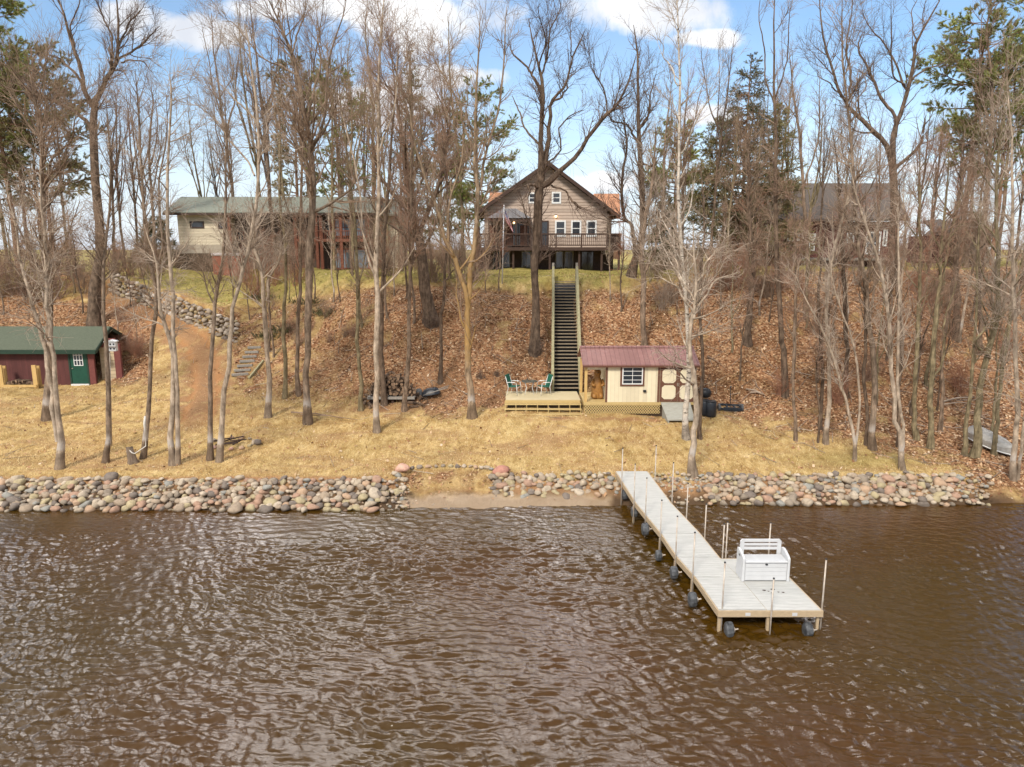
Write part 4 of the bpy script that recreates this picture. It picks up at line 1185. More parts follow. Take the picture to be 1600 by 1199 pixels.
# the tan end wall angles back a little so that it shows beside the corner
ew = MB().hexa([(bx1, BY + .1, BZ - .3), (bx1 + .08, BY + .1, BZ - .3), (bx1 + .08, ybb - .1, BZ - .3), (bx1, ybb - .1, BZ - .3), (bx1, BY + .1, ezb - .05), (bx1 + .08, BY + .1, ezb - .05), (bx1 + .08, ybb - .1, ezb - .05), (bx1, ybb - .1, ezb - .05)])
exw = px_x(186, 40.8, 3)
ew = MB().box(bx1 + .02, exw, BY + .55, BY + .63, BZ - .3, ezb + .1)
ew.build('end_wall', M['tan_siding'], bh)
MB().box(exw, exw + .35, BY + .5, BY + .66, BZ - .2, ezb + .3).build('corner_board', M['maroon_trim'], bh)
MB().box(bx1 - .36, bx1, BY - .06, BY - .002, BZ - .35, ezb).build('corner_board', M['maroon_trim'], bh)
MB().prism([(bx1, ezb + .1), (exw + .3, ezb + .1), (exw + .1, ztop - .45), (bx1 + .6, ztop - .45)], 'y', BY + .56, BY + .62).build('gable_board', M['maroon_trim'], bh)
# roof: long ridge, front slope to us, hipped lip over the end wall
zr_, ze_ = ztop, ezb + .02
xR = px_x(172, yrb, ztop); xE = px_x(150, BY - .35, ezb)
rf = MB()
A = [(bx0, BY - .4, ze_), (xE, BY - .4, ze_), (xR, yrb, zr_), (bx0, yrb, zr_)]
rf.hexa([*A, *[(p[0], p[1], p[2] + .09) for p in A]])
B = [(bx0, yrb, zr_), (xR, yrb, zr_), (px_x(202, ybb, ezb), ybb + .3, ze_), (bx0, ybb + .3, ze_)]
rf.hexa([*B, *[(p[0], p[1], p[2] + .09) for p in B]])
rf.build('roof', M['green_roof'], bh)
MB().box(bx0, xE, BY - .43, BY - .405, ze_ - .16, ze_ + .07).build('fascia', M['green_trim'], bh)
MB().bar((xE + .02, BY - .4, ze_ - .04), (xR + .02, yrb, zr_ - .04), .05, .2).build('fascia', M['green_trim'], bh)
MB().bar((xR + .03, yrb, zr_ - .04), (px_x(202, ybb, ezb) + .03, ybb + .3, ze_ - .04), .05, .2).build('fascia', M['green_trim'], bh)
d0, d1 = px_x(112, BY, 3), px_x(137, BY, 3)
d = MB().box(d0, d1, BY - .05, BY - .003, BZ + .12, ezb - .16).build('door', M['door_green'], bh)
MB().box(d0 - .10, d0 - .004, BY - .08, BY - .004, BZ, ezb - .12).box(d1 + .004, d1 + .10, BY - .08, BY - .004, BZ, ezb - .12).build('door_frame', M['green_trim'], bh)
MB().box(d0 - .05, d1 + .05, BY - .14, BY - .004, BZ + .01, BZ + .10).build('door_sill', M['white_trim'], bh)
zz0, zz1 = px_z(571, BY), px_z(545.5, BY) - .05
g_ = MB(); xa, xb = d0 + .22, d1 - .2
g_.box(xa, xb, BY - .056, BY - .052, zz0, zz1); g_.build('pane', M['glass'], d)
mt_ = MB()
for i in range(4): xx = xa + (xb - xa) * i / 3; mt_.box(xx - .02, xx + .02, BY - .068, BY - .0565, zz0, zz1)
for i in range(4): z_ = zz0 + (zz1 - zz0) * i / 3; mt_.box(xa - .02, xb + .02, BY - .072, BY - .0685, z_ - .02, z_ + .02)
mt_.build('muntin', M['white_trim'], d)
MB().tube([(d0 + .10, BY - .05, BZ + 1.0), (d0 + .10, BY - .11, BZ + 1.0)], .03, 8).build('handle', M['galv'], d)
# firewood rack against it
Yk = 39.0
fr = thing('firewood_rack', 'fresh yellow pine firewood rack holding a few logs before the maroon wall', 'rack', (px_x(32, Yk, 2), Yk, 2.1))
xa, xb = px_x(4, Yk, 2), px_x(57, Yk, 2); zg = float(hgt((xa + xb) / 2, Yk))
for xx in (xa, xb):
    MB().box(xx - .14, xx + .10, Yk, Yk + .08, zg - .1, px_z(571, Yk)).build('upright', M['fresh_pine'], fr)
    MB().box(xx - .10, xx + .10, Yk + .30, Yk + .38, zg - .1, px_z(572, Yk + .3)).build('upright', M['fresh_pine'], fr)
MB().box(xa - .1, xb + .06, Yk - .06, Yk - .005, zg - .02, zg + .12).build('rail', M['fresh_pine'], fr)
MB().box(xa, xb, Yk + .09, Yk + .29, zg, zg + .1).build('rail', M['fresh_pine'], fr)

# firewood logs ------------------------------------------------------
def log_mesh(seed):
    r_ = random.Random(seed); n = 7
    rad = [1 * r_.uniform(.75, 1.1) for _ in range(n)]
    mb = MB(); v = []
    for s_ in (-1, 1):
        for k in range(n):
            t = 6.283 * k / n; v.append((math.cos(t) * rad[k] * .085, s_ * .21, math.sin(t) * rad[k] * .075))
    f = [(k, (k + 1) % n, (k + 1) % n + n, k + n) for k in range(n)]
    me = bpy.data.meshes.new('log'); me.from_pydata(v, [], f + [tuple(range(n)), tuple(range(n, 2 * n))[::-1]])
    me.materials.append(M['log_bark']); me.materials.append(M['log_end'])
    me.polygons[n].material_index = 1; me.polygons[n + 1].material_index = 1
    me.update()
    return me
LM = [log_mesh(i) for i in range(6)]
def log(x, y, z, label, group, rot=None, s=1.0):
    o = bpy.data.objects.new('firewood_log', random.choice(LM)); C.objects.link(o)
    o.location = (x, y, z); o.rotation_euler = rot or (random.gauss(0, .12), random.uniform(0, 6.28), random.gauss(0, .75)); o.scale = (s, s, s)
    return props(o, label, 'log', group)
for k in range(16):
    f = k % 8 / 7
    log(xa + .25 + (xb - xa - .5) * f, Yk + .2, zg + .17 + .13 * (k // 8) * (1 if .2 < f < .75 else .3), 'dark split log lying in the yellow pine rack by the boathouse', 'logs in the yellow rack')
for k in range(3):
    g = ground(3 + k * 4, 604 - k * 3); log(g.x, g.y, g.z + .08, 'loose log on the grass beside the yellow pine rack', 'loose logs by the yellow rack')

# ================================================================== woodpile
wc_ = ground(611, 632)
pl = thing('pallet', 'grey pallet platform under the big heap of split firewood', 'pallet', (wc_.x, wc_.y + .5, wc_.z))
px0_, px1_ = px_x(574, wc_.y, 2), px_x(648, wc_.y, 2); pz = wc_.z + .38
MB().box(px0_, px1_, wc_.y, wc_.y + 1.3, pz - .05, pz).build('top_board', M['grey_plank'], pl)
MB().box(px0_, px1_, wc_.y - .03, wc_.y - .002, pz - .12, pz - .0).build('front_board', M['grey_plank'], pl)
for xx in (px0_ + .1, (px0_ + px1_) / 2, px1_ - .2):
    MB().box(xx, xx + .12, wc_.y + .1, wc_.y + 1.2, pz - .5, pz - .052).build('runner', M['dark_wood'], pl)
for row in range(9):
    half = (px1_ - px0_) * .5 * (1 - (row / 9.5) ** 1.6) ; xc = (px0_ + px1_) / 2 + .05
    nx_ = max(2, int(2 * half / .155))
    for k in range(nx_):
        x = xc - half + 2 * half * (k + .5) / nx_ + random.gauss(0, .02)
        if row > 6 and random.random() < .2: continue
        log(x, wc_.y + .30 + random.gauss(0, .07) + row * .03, pz + .075 + row * .135 + random.gauss(0, .015), 'split brown log stacked in the heap on the grey pallet', 'logs in the pallet heap', s=random.uniform(.9, 1.15))
for k in range(16):
    g = ground(random.choice((random.uniform(566, 580), random.uniform(640, 668))), random.uniform(618, 640))
    log(g.x, g.y, g.z + .07, 'split log fallen on the ground around the grey pallet', 'logs fallen around the pallet', rot=(random.gauss(0, .3), random.uniform(0, 6), random.uniform(0, 6)))

# overturned wheelbarrow
wg = ground(673, 619)
wb = thing('wheelbarrow', 'black wheelbarrow lying overturned beside the firewood heap', 'wheelbarrow', tuple(wg))
def tray(cx, cy, cz):
    v = []; n = 16
    for (q, h) in ((1.0, 0), (.97, .04), (.72, .26), (.45, .33)):
        for k in range(n):
            t = 6.283 * k / n; c_, s_ = math.cos(t), math.sin(t)
            sq = 1 / max(abs(c_), abs(s_)) ** .6
            v.append((cx + .52 * q * c_ * sq, cy + .36 * q * s_ * sq, cz + h + .10 * c_ * q))
    f = [(i*n+k, i*n+(k+1) % n, (i+1)*n+(k+1) % n, (i+1)*n+k) for i in range(3) for k in range(n)] + [tuple(range(3*n, 4*n))]
    return MB().add(v, f)
tray(wg.x, wg.y, wg.z + .08).build('tray', M['tub'], wb, True)
for s_ in (-1, 1):
    MB().tube([(wg.x - .35, wg.y + s_ * .15 - .3, wg.z + .10), (wg.x + .2, wg.y + s_ * .2 - .33, wg.z + .30), (wg.x + .95, wg.y + s_ * .27 - .1, wg.z + .50)], .022, 7).build('handle', M['grey_plank'], wb, True)
MB().tube([(wg.x - .62, wg.y - .05, wg.z + .2), (wg.x - .62, wg.y + .05, wg.z + .2)], .18, 16).build('wheel', M['tyre'], wb)

# black barrels and hopper by the shed end
for i, (px, py, Y, h, rad, lab) in enumerate(((1110, 650, 33.8, .74, .27, 'shiny blue black plastic barrel standing at the end of the cream shed'), (1100, 651, 34.0, .74, .26, 'black plastic barrel half behind the pale trunks at the shed end'))):
    p = at(px, py, Y); zg = float(hgt(p.x, Y))
    t = thing('barrel', lab, 'barrel', (p.x, Y, zg))
    MB().tube([(p.x, Y, zg), (p.x, Y, zg + .05), (p.x, Y, zg + h * .5), (p.x, Y, zg + h - .06), (p.x, Y, zg + h)], [rad * .9, rad * .97, rad * 1.04, rad * .98, rad * .88], 24).build('body', M['tub'], t, True)
    MB().tube([(p.x, Y, zg + h), (p.x, Y, zg + h + .03)], rad * .92, 24).build('rim', M['dark_resin'], t)
p = at(1102, 627, 34.5)
t = thing('gas_grill', 'round black grill standing behind the black barrels', 'grill', (p.x, 34.6, 1.9))
MB().tube([(p.x, 34.6, 2.45), (p.x, 34.6, 2.52), (p.x, 34.6, 2.75), (p.x, 34.6, 2.9), (p.x, 34.6, 2.95)], [.12, .26, .31, .2, .03], 20).build('bowl', M['dark_resin'], t, True)
for k in range(3):
    a = k * 2.094; MB().tube([(p.x + .12 * math.cos(a), 34.6 + .12 * math.sin(a), 2.5), (p.x + .25 * math.cos(a), 34.6 + .25 * math.sin(a), 1.85)], .015, 6).build('leg', M['galv'], t)
# small wheeled frame with upright mast
p = at(1143, 637, 34.4); zg = float(hgt(p.x, 34.4))
t = thing('yard_cart', 'small blue black wheeled cart frame with a thin upright mast', 'cart', (p.x, 34.4, zg))
cx, cy = p.x, 34.4
mb = MB().bar((cx - .5, cy, zg + .18), (cx + .5, cy, zg + .14), .1, .1).bar((cx - .5, cy + .5, zg + .3), (cx + .5, cy + .5, zg + .26), .08, .08)
for s_ in (-.5, -.15, .2, .5): mb.bar((cx + s_, cy, zg + .2), (cx + s_, cy + .5, zg + .3), .06, .05)
mb.build('frame', M['steel_dark'], t)
MB().hexa([(cx - .36, cy - .03, zg + .1), (cx + .42, cy - .03, zg + .06), (cx + .42, cy + .1, zg + .06), (cx - .36, cy + .1, zg + .1), (cx - .36, cy - .03, zg + .26), (cx + .42, cy - .03, zg + .22), (cx + .42, cy + .1, zg + .22), (cx - .36, cy + .1, zg + .26)]).build('front_box', M['steel_dark'], t)
for s_ in (-.58, .55):
    MB().tube([(cx + s_ - .05, cy + .15, zg + .2), (cx + s_ + .05, cy + .15, zg + .2)], .19, 16).build('wheel', M['tyre'], t)
MB().tube([(cx + .02, cy + .3, zg + .2), (cx + .0, cy + .3, zg + 1.25)], .018, 8).build('mast', M['steel_dark'], t)
MB().tube([(cx - .04, cy + .3, zg + 1.22), (cx + .04, cy + .3, zg + 1.27)], .03, 8).build('mast_cap', M['steel_dark'], t)

# aluminium boat lying keel up
a, b_ = ground(1527, 690), ground(1562, 707)
mid = (a + b_) / 2
bt_ = thing('rowboat', 'upturned bare aluminium rowboat lying among the bare trunks', 'boat', tuple(mid))
dirn = (Vector((b_.x, b_.y, 0)) - Vector((a.x, a.y, 0))).normalized(); L_ = (b_ - a).length * 1.35 + .5
sd_ = Vector((-dirn.y, dirn.x, 0)); v, f = [], []
SEC = [(0, .72), (.15, .8), (.4, .82), (.65, .72), (.85, .42), (1.0, .04)]
for (s_, wq) in SEC:
    c_ = a + dirn * (s_ * L_ - .25); c_.z = float(hgt(c_.x, c_.y)) + .16
    wq *= .62
    for (q, h) in ((-1, 0), (-.92, .25), (-.6, .44), (-.12, .48), (0, .53), (.12, .48), (.6, .44), (.92, .25), (1, 0)):
        v.append(c_ + sd_ * wq * q + Vector((0, 0, h * (1 - .25 * s_ ** 3))))
for i in range(len(SEC) - 1):
    for k in range(8): f.append((i*9+k, i*9+k+1, (i+1)*9+k+1, (i+1)*9+k))
f.append(tuple(range(9))); f.append(tuple(range(45, 54)))
MB().add(v, f).build('hull', M['aluminium'], bt_)
for s_ in (0, 8):
    MB().tube([v[i * 9 + s_] for i in range(6)], .028, 6).build('gunwale', M['white_trim'], bt_, True)

# martin house on a pole
Ym = ground(174, 697); 
mh = thing('bird_house', 'white multi hole bird house on a tall pole near the boathouse', 'bird house', tuple(Ym))
z0_, z1_ = px_z(548, Ym.y), px_z(534, Ym.y)
MB().tube([Ym + Vector((0, 0, -.2)), Vector((px_x(182, Ym.y, 3), Ym.y - .1, z0_))], .028, 10).build('pole', M['galv'], mh, True)
cx = px_x(182.5, Ym.y, 4); hw = .22
bo = MB().box(cx - hw, cx + hw, Ym.y - .2, Ym.y - .02, z0_, z1_).build('box', M['white_trim'], mh)
MB().prism([(cx - hw - .04, z1_ + .002), (cx + hw + .04, z1_ + .002), (cx + hw + .04, z1_ + .04), (cx, z1_ + .10), (cx - hw - .04, z1_ + .04)], 'y', Ym.y - .24, Ym.y + .02).build('roof', M['white_trim'], mh)
MB().box(cx - hw - .03, cx + hw + .03, Ym.y - .27, Ym.y - .202, (z0_ + z1_) / 2 - .012, (z0_ + z1_) / 2 + .012).build('ledge', M['galv'], mh)
for i in range(3):
    for j in range(2):
        hx, hz_ = cx + (i - 1) * .145, z0_ + (z1_ - z0_) * (.27 + .5 * j)
        MB().tube([(hx, Ym.y - .206, hz_), (hx, Ym.y - .195, hz_)], .038, 12).build('entry_hole', M['dark_resin'], mh)

# stump with rope
sg = ground(208, 724)
sp_ = MB(); v, f = [], []; n = 14
for i, (h, q) in enumerate(((-.15, .26), (0, .22), (.15, .17), (.35, .15), (.5, .14), (.62, .12))):
    for k in range(n):
        t = 6.283 * k / n; q2 = q * (1 + .18 * math.sin(3 * t + 1) + .08 * math.sin(7 * t)); v.append((sg.x - .16 * max(h, 0) + math.cos(t) * q2, sg.y + math.sin(t) * q2, sg.z + h + (.10 * math.sin(2 * t) if i == 5 else 0)))
f = [(i*n+k, i*n+(k+1) % n, (i+1)*n+(k+1) % n, (i+1)*n+k) for i in range(5) for k in range(n)] + [tuple(range(5*n, 6*n))]
so = sp_.add(v, f).build('tree_stump', M['stump'], None, True); props(so, 'short rotten stump with a pale broken top on the lawn', 'stump')
tip = Vector((sg.x - .08, sg.y - .05, sg.z + .58)); e = at(226, 655, sg.y - .1)
MB_ = MB().tube([tip, tip + Vector((.12, -.03, -.12)), tip + Vector((.22, 0, -.16)), Vector((e.x - .12, sg.y, tip.z + .15)), Vector((e.x - .04, sg.y, (tip.z + e.z) / 2 + .1)), e], .022, 6)
props(MB_.build('rope', M['rope'], None, True), 'white rope slung from the stump up to the leaning trunk', 'rope')
MBt = MB().tube([e + Vector((-.02, 0, -.75)), e + Vector((-.03, 0, -.2)), e + Vector((.03, 0, .12))], [.03, .05, .04], 8)
props(MBt.build('rope_bundle', M['rope'], None, True), 'bundled end of white rope tied on the leaning trunk', 'rope')

# ================================================================== flag pole
fg = ground(784.5, 444)
fp = thing('flag_pole', 'slim white flagpole at the edge of the house lawn', 'flagpole', tuple(fg))
tp = Vector((px_x(787.5, fg.y, 12), fg.y, px_z(323, fg.y)))
MB().tube([fg + Vector((0, 0, -.2)), tp], [.045, .03], 10).build('pole', M['flag_pole'], fp, True)
MB().tube([tp, tp + Vector((0, 0, .05)), tp + Vector((0, 0, .1))], [.03, .06, .02], 10).build('finial', M['flag_pole'], fp, True)
U_, Vn = 14, 22; v, at_ = [], []
for i in range(Vn + 1):
    for k in range(U_ + 1):
        a, q = k / U_, i / Vn        # a: across the hoist, q: along the fly
        x = tp.x + .06 + q * .42 + .10 * a * q; z = tp.z - .15 - a * .62 - q * 1.02 + .2 * a * q
        y = tp.y - .05 + .11 * math.sin(a * 7 + q * 5) * (.3 + q) + .05 * math.sin(q * 11)
        v.append((x, y, z)); at_.append((a, q, 0))
f = [(i*(U_+1)+k, i*(U_+1)+k+1, (i+1)*(U_+1)+k+1, (i+1)*(U_+1)+k) for i in range(Vn) for k in range(U_)]
fm = np_mesh('flag', np.array(v), np.array(f), True, np.array(at_, float))
fl = mesh_obj('flag', fm, M['flag']); props(fl, 'limp star spangled flag hanging from the white pole', 'flag')
# ================================================================== centre house
HY, GZ = 60.0, 7.6
def hx(px, Y=HY, z=11): return px_x(px, Y, z)
ch = thing('gable_house', 'taupe sided gable house with dark wraparound deck above the hill stairs', 'house', (2.8, 62, 8))
xl, xr = hx(757), hx(948)
apx, apz = hx(855), px_z(257, HY)
ezl, ezr = px_z(336, HY), px_z(341, HY)
fl = 9.87
xe_l, xe_r = hx(744), hx(966)
def slope_z(x):
    return ezl + (apz - ezl) * (x - xe_l) / (apx - xe_l) if x < apx else ezr + (apz - ezr) * (xe_r - x) / (xe_r - apx)
DEPTH = 11
MB().prism([(xl, fl - .1), (xr, fl - .1), (xr, slope_z(xr) - .1), (apx, apz - .1), (xl, slope_z(xl) - .1)], 'y', HY, HY + DEPTH).build('upper_wall', M['house_siding'], ch)
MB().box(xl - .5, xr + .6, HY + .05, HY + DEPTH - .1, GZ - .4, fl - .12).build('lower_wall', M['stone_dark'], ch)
rf = MB()
for (xa, za, xb, zb) in ((xe_l, ezl, apx, apz), (apx, apz, xe_r, ezr)):
    rf.hexa([(xa, HY - .75, za), (xb, HY - .75, zb), (xb, HY + DEPTH + .5, zb), (xa, HY + DEPTH + .5, za), (xa, HY - .75, za + .2), (xb, HY - .75, zb + .2), (xb, HY + DEPTH + .5, zb + .2), (xa, HY + DEPTH + .5, za + .2)])
rf.build('roof', M['brown_shingle'], ch)
mb = MB()
for (xa, za, xb, zb) in ((xe_l, ezl, apx, apz), (apx, apz, xe_r, ezr)):
    mb.hexa([(xa, HY - .80, za - .14), (xb, HY - .80, zb - .14), (xb, HY - .755, zb - .14), (xa, HY - .755, za - .14), (xa, HY - .80, za + .19), (xb, HY - .80, zb + .19), (xb, HY - .755, zb + .19), (xa, HY - .755, za + .19)])
mb.build('bargeboard', M['dark_wood'], ch)
# side wing roofs in paler orange tan than the main roof
wz0, wz1 = px_z(343, HY + 3), px_z(305, HY + 6)
MB().hexa([(hx(925, HY + 2), HY + 2.0, wz0), (hx(969, HY + 2), HY + 2.0, wz0), (hx(966, HY + 7), HY + 7, wz1), (hx(926, HY + 7), HY + 7, wz1), (hx(925, HY + 2), HY + 2.0, wz0 + .2), (hx(969, HY + 2), HY + 2.0, wz0 + .2), (hx(966, HY + 7), HY + 7, wz1 + .2), (hx(926, HY + 7), HY + 7, wz1 + .2)]).build('wing_roof', M['tan_shingle'], ch)
MB().box(xr + .01, hx(962), HY + 2.6, HY + 8, fl - .1, wz0).build('wing_wall', M['house_siding'], ch)
lz0, lz1 = px_z(322, HY + 2), px_z(303, HY + 6)
MB().hexa([(hx(762, HY + 2), HY + 3.0, lz0), (hx(790, HY + 2), HY + 3.0, lz0), (hx(785, HY + 7), HY + 7, lz1), (hx(766, HY + 7), HY + 7, lz1), (hx(762, HY + 2), HY + 3.0, lz0 + .2), (hx(790, HY + 2), HY + 3.0, lz0 + .2), (hx(785, HY + 7), HY + 7, lz1 + .2), (hx(766, HY + 7), HY + 7, lz1 + .2)]).build('wing_roof', M['tan_shingle'], ch)
for (a, b_, c_, d_) in ((825, 839, 301, 318), (861.5, 876, 300, 318.5)):
    window(ch, hx(a), hx(b_), px_z(d_, HY), px_z(c_, HY), HY - .003, fw=.13)
for (a, b_) in ((867, 884), (892, 908), (916, 932)):
    window(ch, hx(a), hx(b_), px_z(370, HY), px_z(344.5, HY), HY - .003, fw=.13)
fo = window(ch, hx(845), hx(857), fl, px_z(345, HY), HY - .003, M['dark_wood'], (1, 1), .1, depth=.08)
window(ch, hx(800), hx(830), fl + .02, px_z(347, HY), HY - .003, M['dark_wood'], (3, 1), .09, depth=.08)
p = at(868.5, 338.5, HY)
lp = MB().box(p.x - .1, p.x + .1, HY - .14, HY - .002, p.z + .07, p.z + .15).build('wall_lamp', M['dark_wood'], ch)
MB().tube([(p.x, HY - .1, p.z - .06), (p.x, HY - .1, p.z + .068)], [.07, .09], 10).build('bulb', M['bulb'], lp)
for (a, b_) in ((770, 781), (785, 797), (815, 830), (868, 880), (882, 896), (908, 928)):
    window(ch, hx(a, HY, 9), hx(b_, HY, 9), GZ + .1, px_z(392.5, HY), HY + .045, M['dark_wood'] if a in (908,) else M['grey_plank'], (2 if b_ - a > 13 else 1, 1), .07)
# deck
DY0, DY1 = 57.4, HY - .02
dxl, dxr = px_x(748, DY0, fl), px_x(971, DY0, fl)
dkk = MB().box(dxl, dxr, DY0, DY1, fl - .26, fl).build('deck', M['dark_wood'], ch)
MB().box(xr + .02, dxr + .5, DY1 + .02, HY + 7, fl - .26, fl - .003).build('deck', M['dark_wood'], ch)
for px in (749, 757, 776, 802, 859, 905, 940, 967):
    x = px_x(px, DY0 + .3, 8.7); MB().box(x - .08, x + .08, DY0 + .3, DY0 + .46, GZ - .4, fl - .262).build('deck_post', M['dark_wood'], ch)
rl = MB().box(dxl, dxr, DY0, DY0 + .12, fl + .98, fl + 1.08).box(dxl, dxr, DY0 + .03, DY0 + .09, fl + .10, fl + .17)
rl.box(dxr - .12, dxr, DY0 + .13, HY + 5, fl + .98, fl + 1.08).box(dxl, dxl + .12, DY0 + .13, HY, fl + .98, fl + 1.08)
rl.build('top_rail', M['dark_wood'], ch)
mb = MB(); x = dxl + .1
k = 0
while x < dxr:
    if k % 13 == 0: mb.box(x - .06, x + .06, DY0 + .001, DY0 + .119, fl + .002, fl + .978)
    else: mb.box(x - .022, x + .022, DY0 + .04, DY0 + .08, fl + .172, fl + .978)
    x += .155; k += 1
y = DY0 + .3
while y < HY + 5:
    mb.box(dxr - .08, dxr - .04, y - .02, y + .02, fl + .002, fl + .978)
    if y < HY: mb.box(dxl + .04, dxl + .08, y - .02, y + .02, fl + .002, fl + .978)
    y += .17
mb.build('baluster', M['dark_wood'], ch)
p = at(949.5, 395, DY0 + 2); MB().box(p.x - .13, p.x + .13, HY + .01, HY + .046, p.z - .12, p.z + .2).build('meter_box', M['white_trim'], ch)
# gazebo on the deck
gz = thing('gazebo', 'screened gazebo with grey hipped canopy standing on the house deck', 'gazebo', (-.3, 58.6, fl))
gx0, gx1, gy0, gy1 = px_x(763, DY0 + .2, 11), px_x(829, DY0 + .2, 11), DY0 + .25, DY1 - .1
ge, gt = px_z(341, gy0), px_z(326, 58.6)
mb = MB(); a, c_ = 1.15, .35
mb.add([(gx0 - .1, gy0 - .1, ge), (gx1 + .1, gy0 - .1, ge), (gx1 + .1, gy1, ge), (gx0 - .1, gy1, ge), (gx0 + a, gy0 + 1.0, gt), (gx1 - a, gy0 + 1.0, gt), (gx1 - a, gy1 - .9, gt), (gx0 + a, gy1 - .9, gt)],
       [(0,3,2,1), (4,5,6,7), (0,1,5,4), (1,2,6,5), (2,3,7,6), (3,0,4,7)])
mb.build('canopy', M['metal_roof_grey'], gz)
MB().box(gx0, gx1, gy0, gy0 + .08, ge - .22, ge - .002).box(gx0, gx0 + .08, gy0 + .081, gy1 - .1, ge - .22, ge - .002).box(gx1 - .08, gx1, gy0 + .081, gy1 - .1, ge - .22, ge - .002).build('beam', M['dark_wood'], gz)
for f in (0, .18, .42, .66, .88, 1):
    x = gx0 + (gx1 - gx0 - .1) * f; MB().box(x, x + .1, gy0, gy0 + .1, fl, ge - .222).build('post', M['dark_wood'], gz)
for f in (.1, .5, .85):
    x = gx0 + (gx1 - gx0) * f; MB().box(x - .3, x + .3, gy1 - .35, gy1 - .3, fl + .1, ge - .5).build('curtain', M['brown_trim'], gz)
p = at(803, 348, gy0 + .6)
MB().tube([(p.x, gy0 + 1, p.z - .06), (p.x, gy0 + 1, p.z + .07)], .07, 10).build('lamp', M['bulb'], gz)

# ================================================================== long green roofed house, west
RY = 62.0
rh = thing('ranch_house', 'long low cream house with pale green roof and red brown timber balcony', 'house', (px_x(440, RY, 11), RY + 3, 8))
def rx(px, z=11, Y=RY): return px_x(px, Y, z)
x0, x1 = rx(279), rx(615)
ze, zr = px_z(335, RY - .6), px_z(311, RY + 4)
MB().box(x0, rx(362), RY, RY + 8, px_z(383, RY), ze).build('wall', M['ranch_siding'], rh)
MB().box(x0, rx(366), RY - .06, RY + 8, px_z(396, RY), px_z(383, RY) - .004).build('foundation', M['concrete'], rh)
MB().box(x0 - .3, rx(366), RY - .5, RY + 8, 7.0, px_z(396, RY) - .004).build('footing_wall', M['wall_stone_dirt'], rh)
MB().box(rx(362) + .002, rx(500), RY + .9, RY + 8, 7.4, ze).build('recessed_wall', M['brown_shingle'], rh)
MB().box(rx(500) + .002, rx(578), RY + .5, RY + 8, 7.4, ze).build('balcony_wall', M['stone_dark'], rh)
MB().box(rx(578) + .002, x1, RY + 2.2, RY + 8, 7.4, ze + .3).build('wall', M['ranch_siding'], rh)
xa, xb = rx(263), rx(590)
MB().hexa([(xa, RY - .7, ze), (xb, RY - .7, ze), (rx(600, Y=RY+4), RY + 4, zr), (rx(288, Y=RY+4), RY + 4, zr), (xa, RY - .7, ze + .18), (xb, RY - .7, ze + .18), (rx(600, Y=RY+4), RY + 4, zr + .18), (rx(288, Y=RY+4), RY + 4, zr + .18)]).build('roof', M['ranch_roof'], rh)
MB().hexa([(rx(288, Y=RY+4), RY + 4.002, zr), (rx(600, Y=RY+4), RY + 4.002, zr), (xb, RY + 8.7, ze), (xa, RY + 8.7, ze), (rx(288, Y=RY+4), RY + 4.002, zr + .18), (rx(600, Y=RY+4), RY + 4.002, zr + .18), (xb, RY + 8.7, ze + .18), (xa, RY + 8.7, ze + .18)]).build('roof', M['ranch_roof'], rh)
MB().hexa([(rx(575), RY + 1.4, ze + .02), (rx(632), RY + 1.4, ze - .1), (rx(622, Y=RY+5), RY + 5, zr - .3), (rx(585, Y=RY+5), RY + 5, zr - .1), (rx(575), RY + 1.4, ze + .2), (rx(632), RY + 1.4, ze + .08), (rx(622, Y=RY+5), RY + 5, zr - .1), (rx(585, Y=RY+5), RY + 5, zr + .1)]).build('roof', M['ranch_roof'], rh)
MB().box(xa, xb, RY - .74, RY - .703, ze - .08, ze + .10).build('fascia', M['dark_wood'], rh)
for (a, b_, c_, d_) in ((298, 320, 346, 357), (342, 358, 347, 358)):
    window(rh, rx(a), rx(b_), px_z(d_, RY), px_z(c_, RY), RY - .003, M['dark_wood'], (1, 1), .1)
window(rh, rx(364), rx(376), px_z(377, RY), px_z(361, RY), RY + .897, M['ranch_wood'], (1, 1), .1)
window(rh, rx(520), rx(572), px_z(371, RY + .5), px_z(340, RY + .5), RY + .497, M['ranch_wood'], (3, 2), .14, M['glass_pale'])
window(rh, rx(518), rx(574), 8.0, px_z(388, RY + .5), RY + .497, M['ranch_wood'], (3, 1), .14, M['glass_pale'])
window(rh, rx(505), rx(516), px_z(376, RY + .5), px_z(344, RY + .5), RY + .497, M['ranch_wood'], (1, 1), .1)
for px in (359.5, 462, 495, 502, 533, 576):
    x = rx(px, Y=RY - .4); MB().box(x - .12, x + .12, RY - .52, RY - .30, 7.6, ze - .01).build('timber_post', M['ranch_wood'], rh)
MB().box(rx(464), rx(578), RY - .56, RY + .48, px_z(378, RY), px_z(373.5, RY)).build('balcony_floor', M['ranch_wood'], rh)
mb = MB(); x = rx(466)
while x < rx(576):
    mb.box(x - .02, x + .02, RY - .53, RY - .49, px_z(373.5, RY) + .002, px_z(362, RY)); x += .16
mb.box(rx(464), rx(578), RY - .57, RY - .46, px_z(362, RY) + .002, px_z(360.5, RY)).build('balcony_rail', M['ranch_wood'], rh)
tb_ = thing('hot_tub', 'cedar skirted hot tub with grey cover on the lawn by the long house', 'hot tub', (px_x(352, 58.5, 8.5), 58.5, 7.9))
hx0, hx1 = px_x(332, 58, 8.5), px_x(374, 58, 8.5); hz1 = px_z(400, 58)
MB().box(hx0, hx1, 58, 60, 7.4, hz1).build('skirt', M['hot_tub'], tb_, bevel=.05)
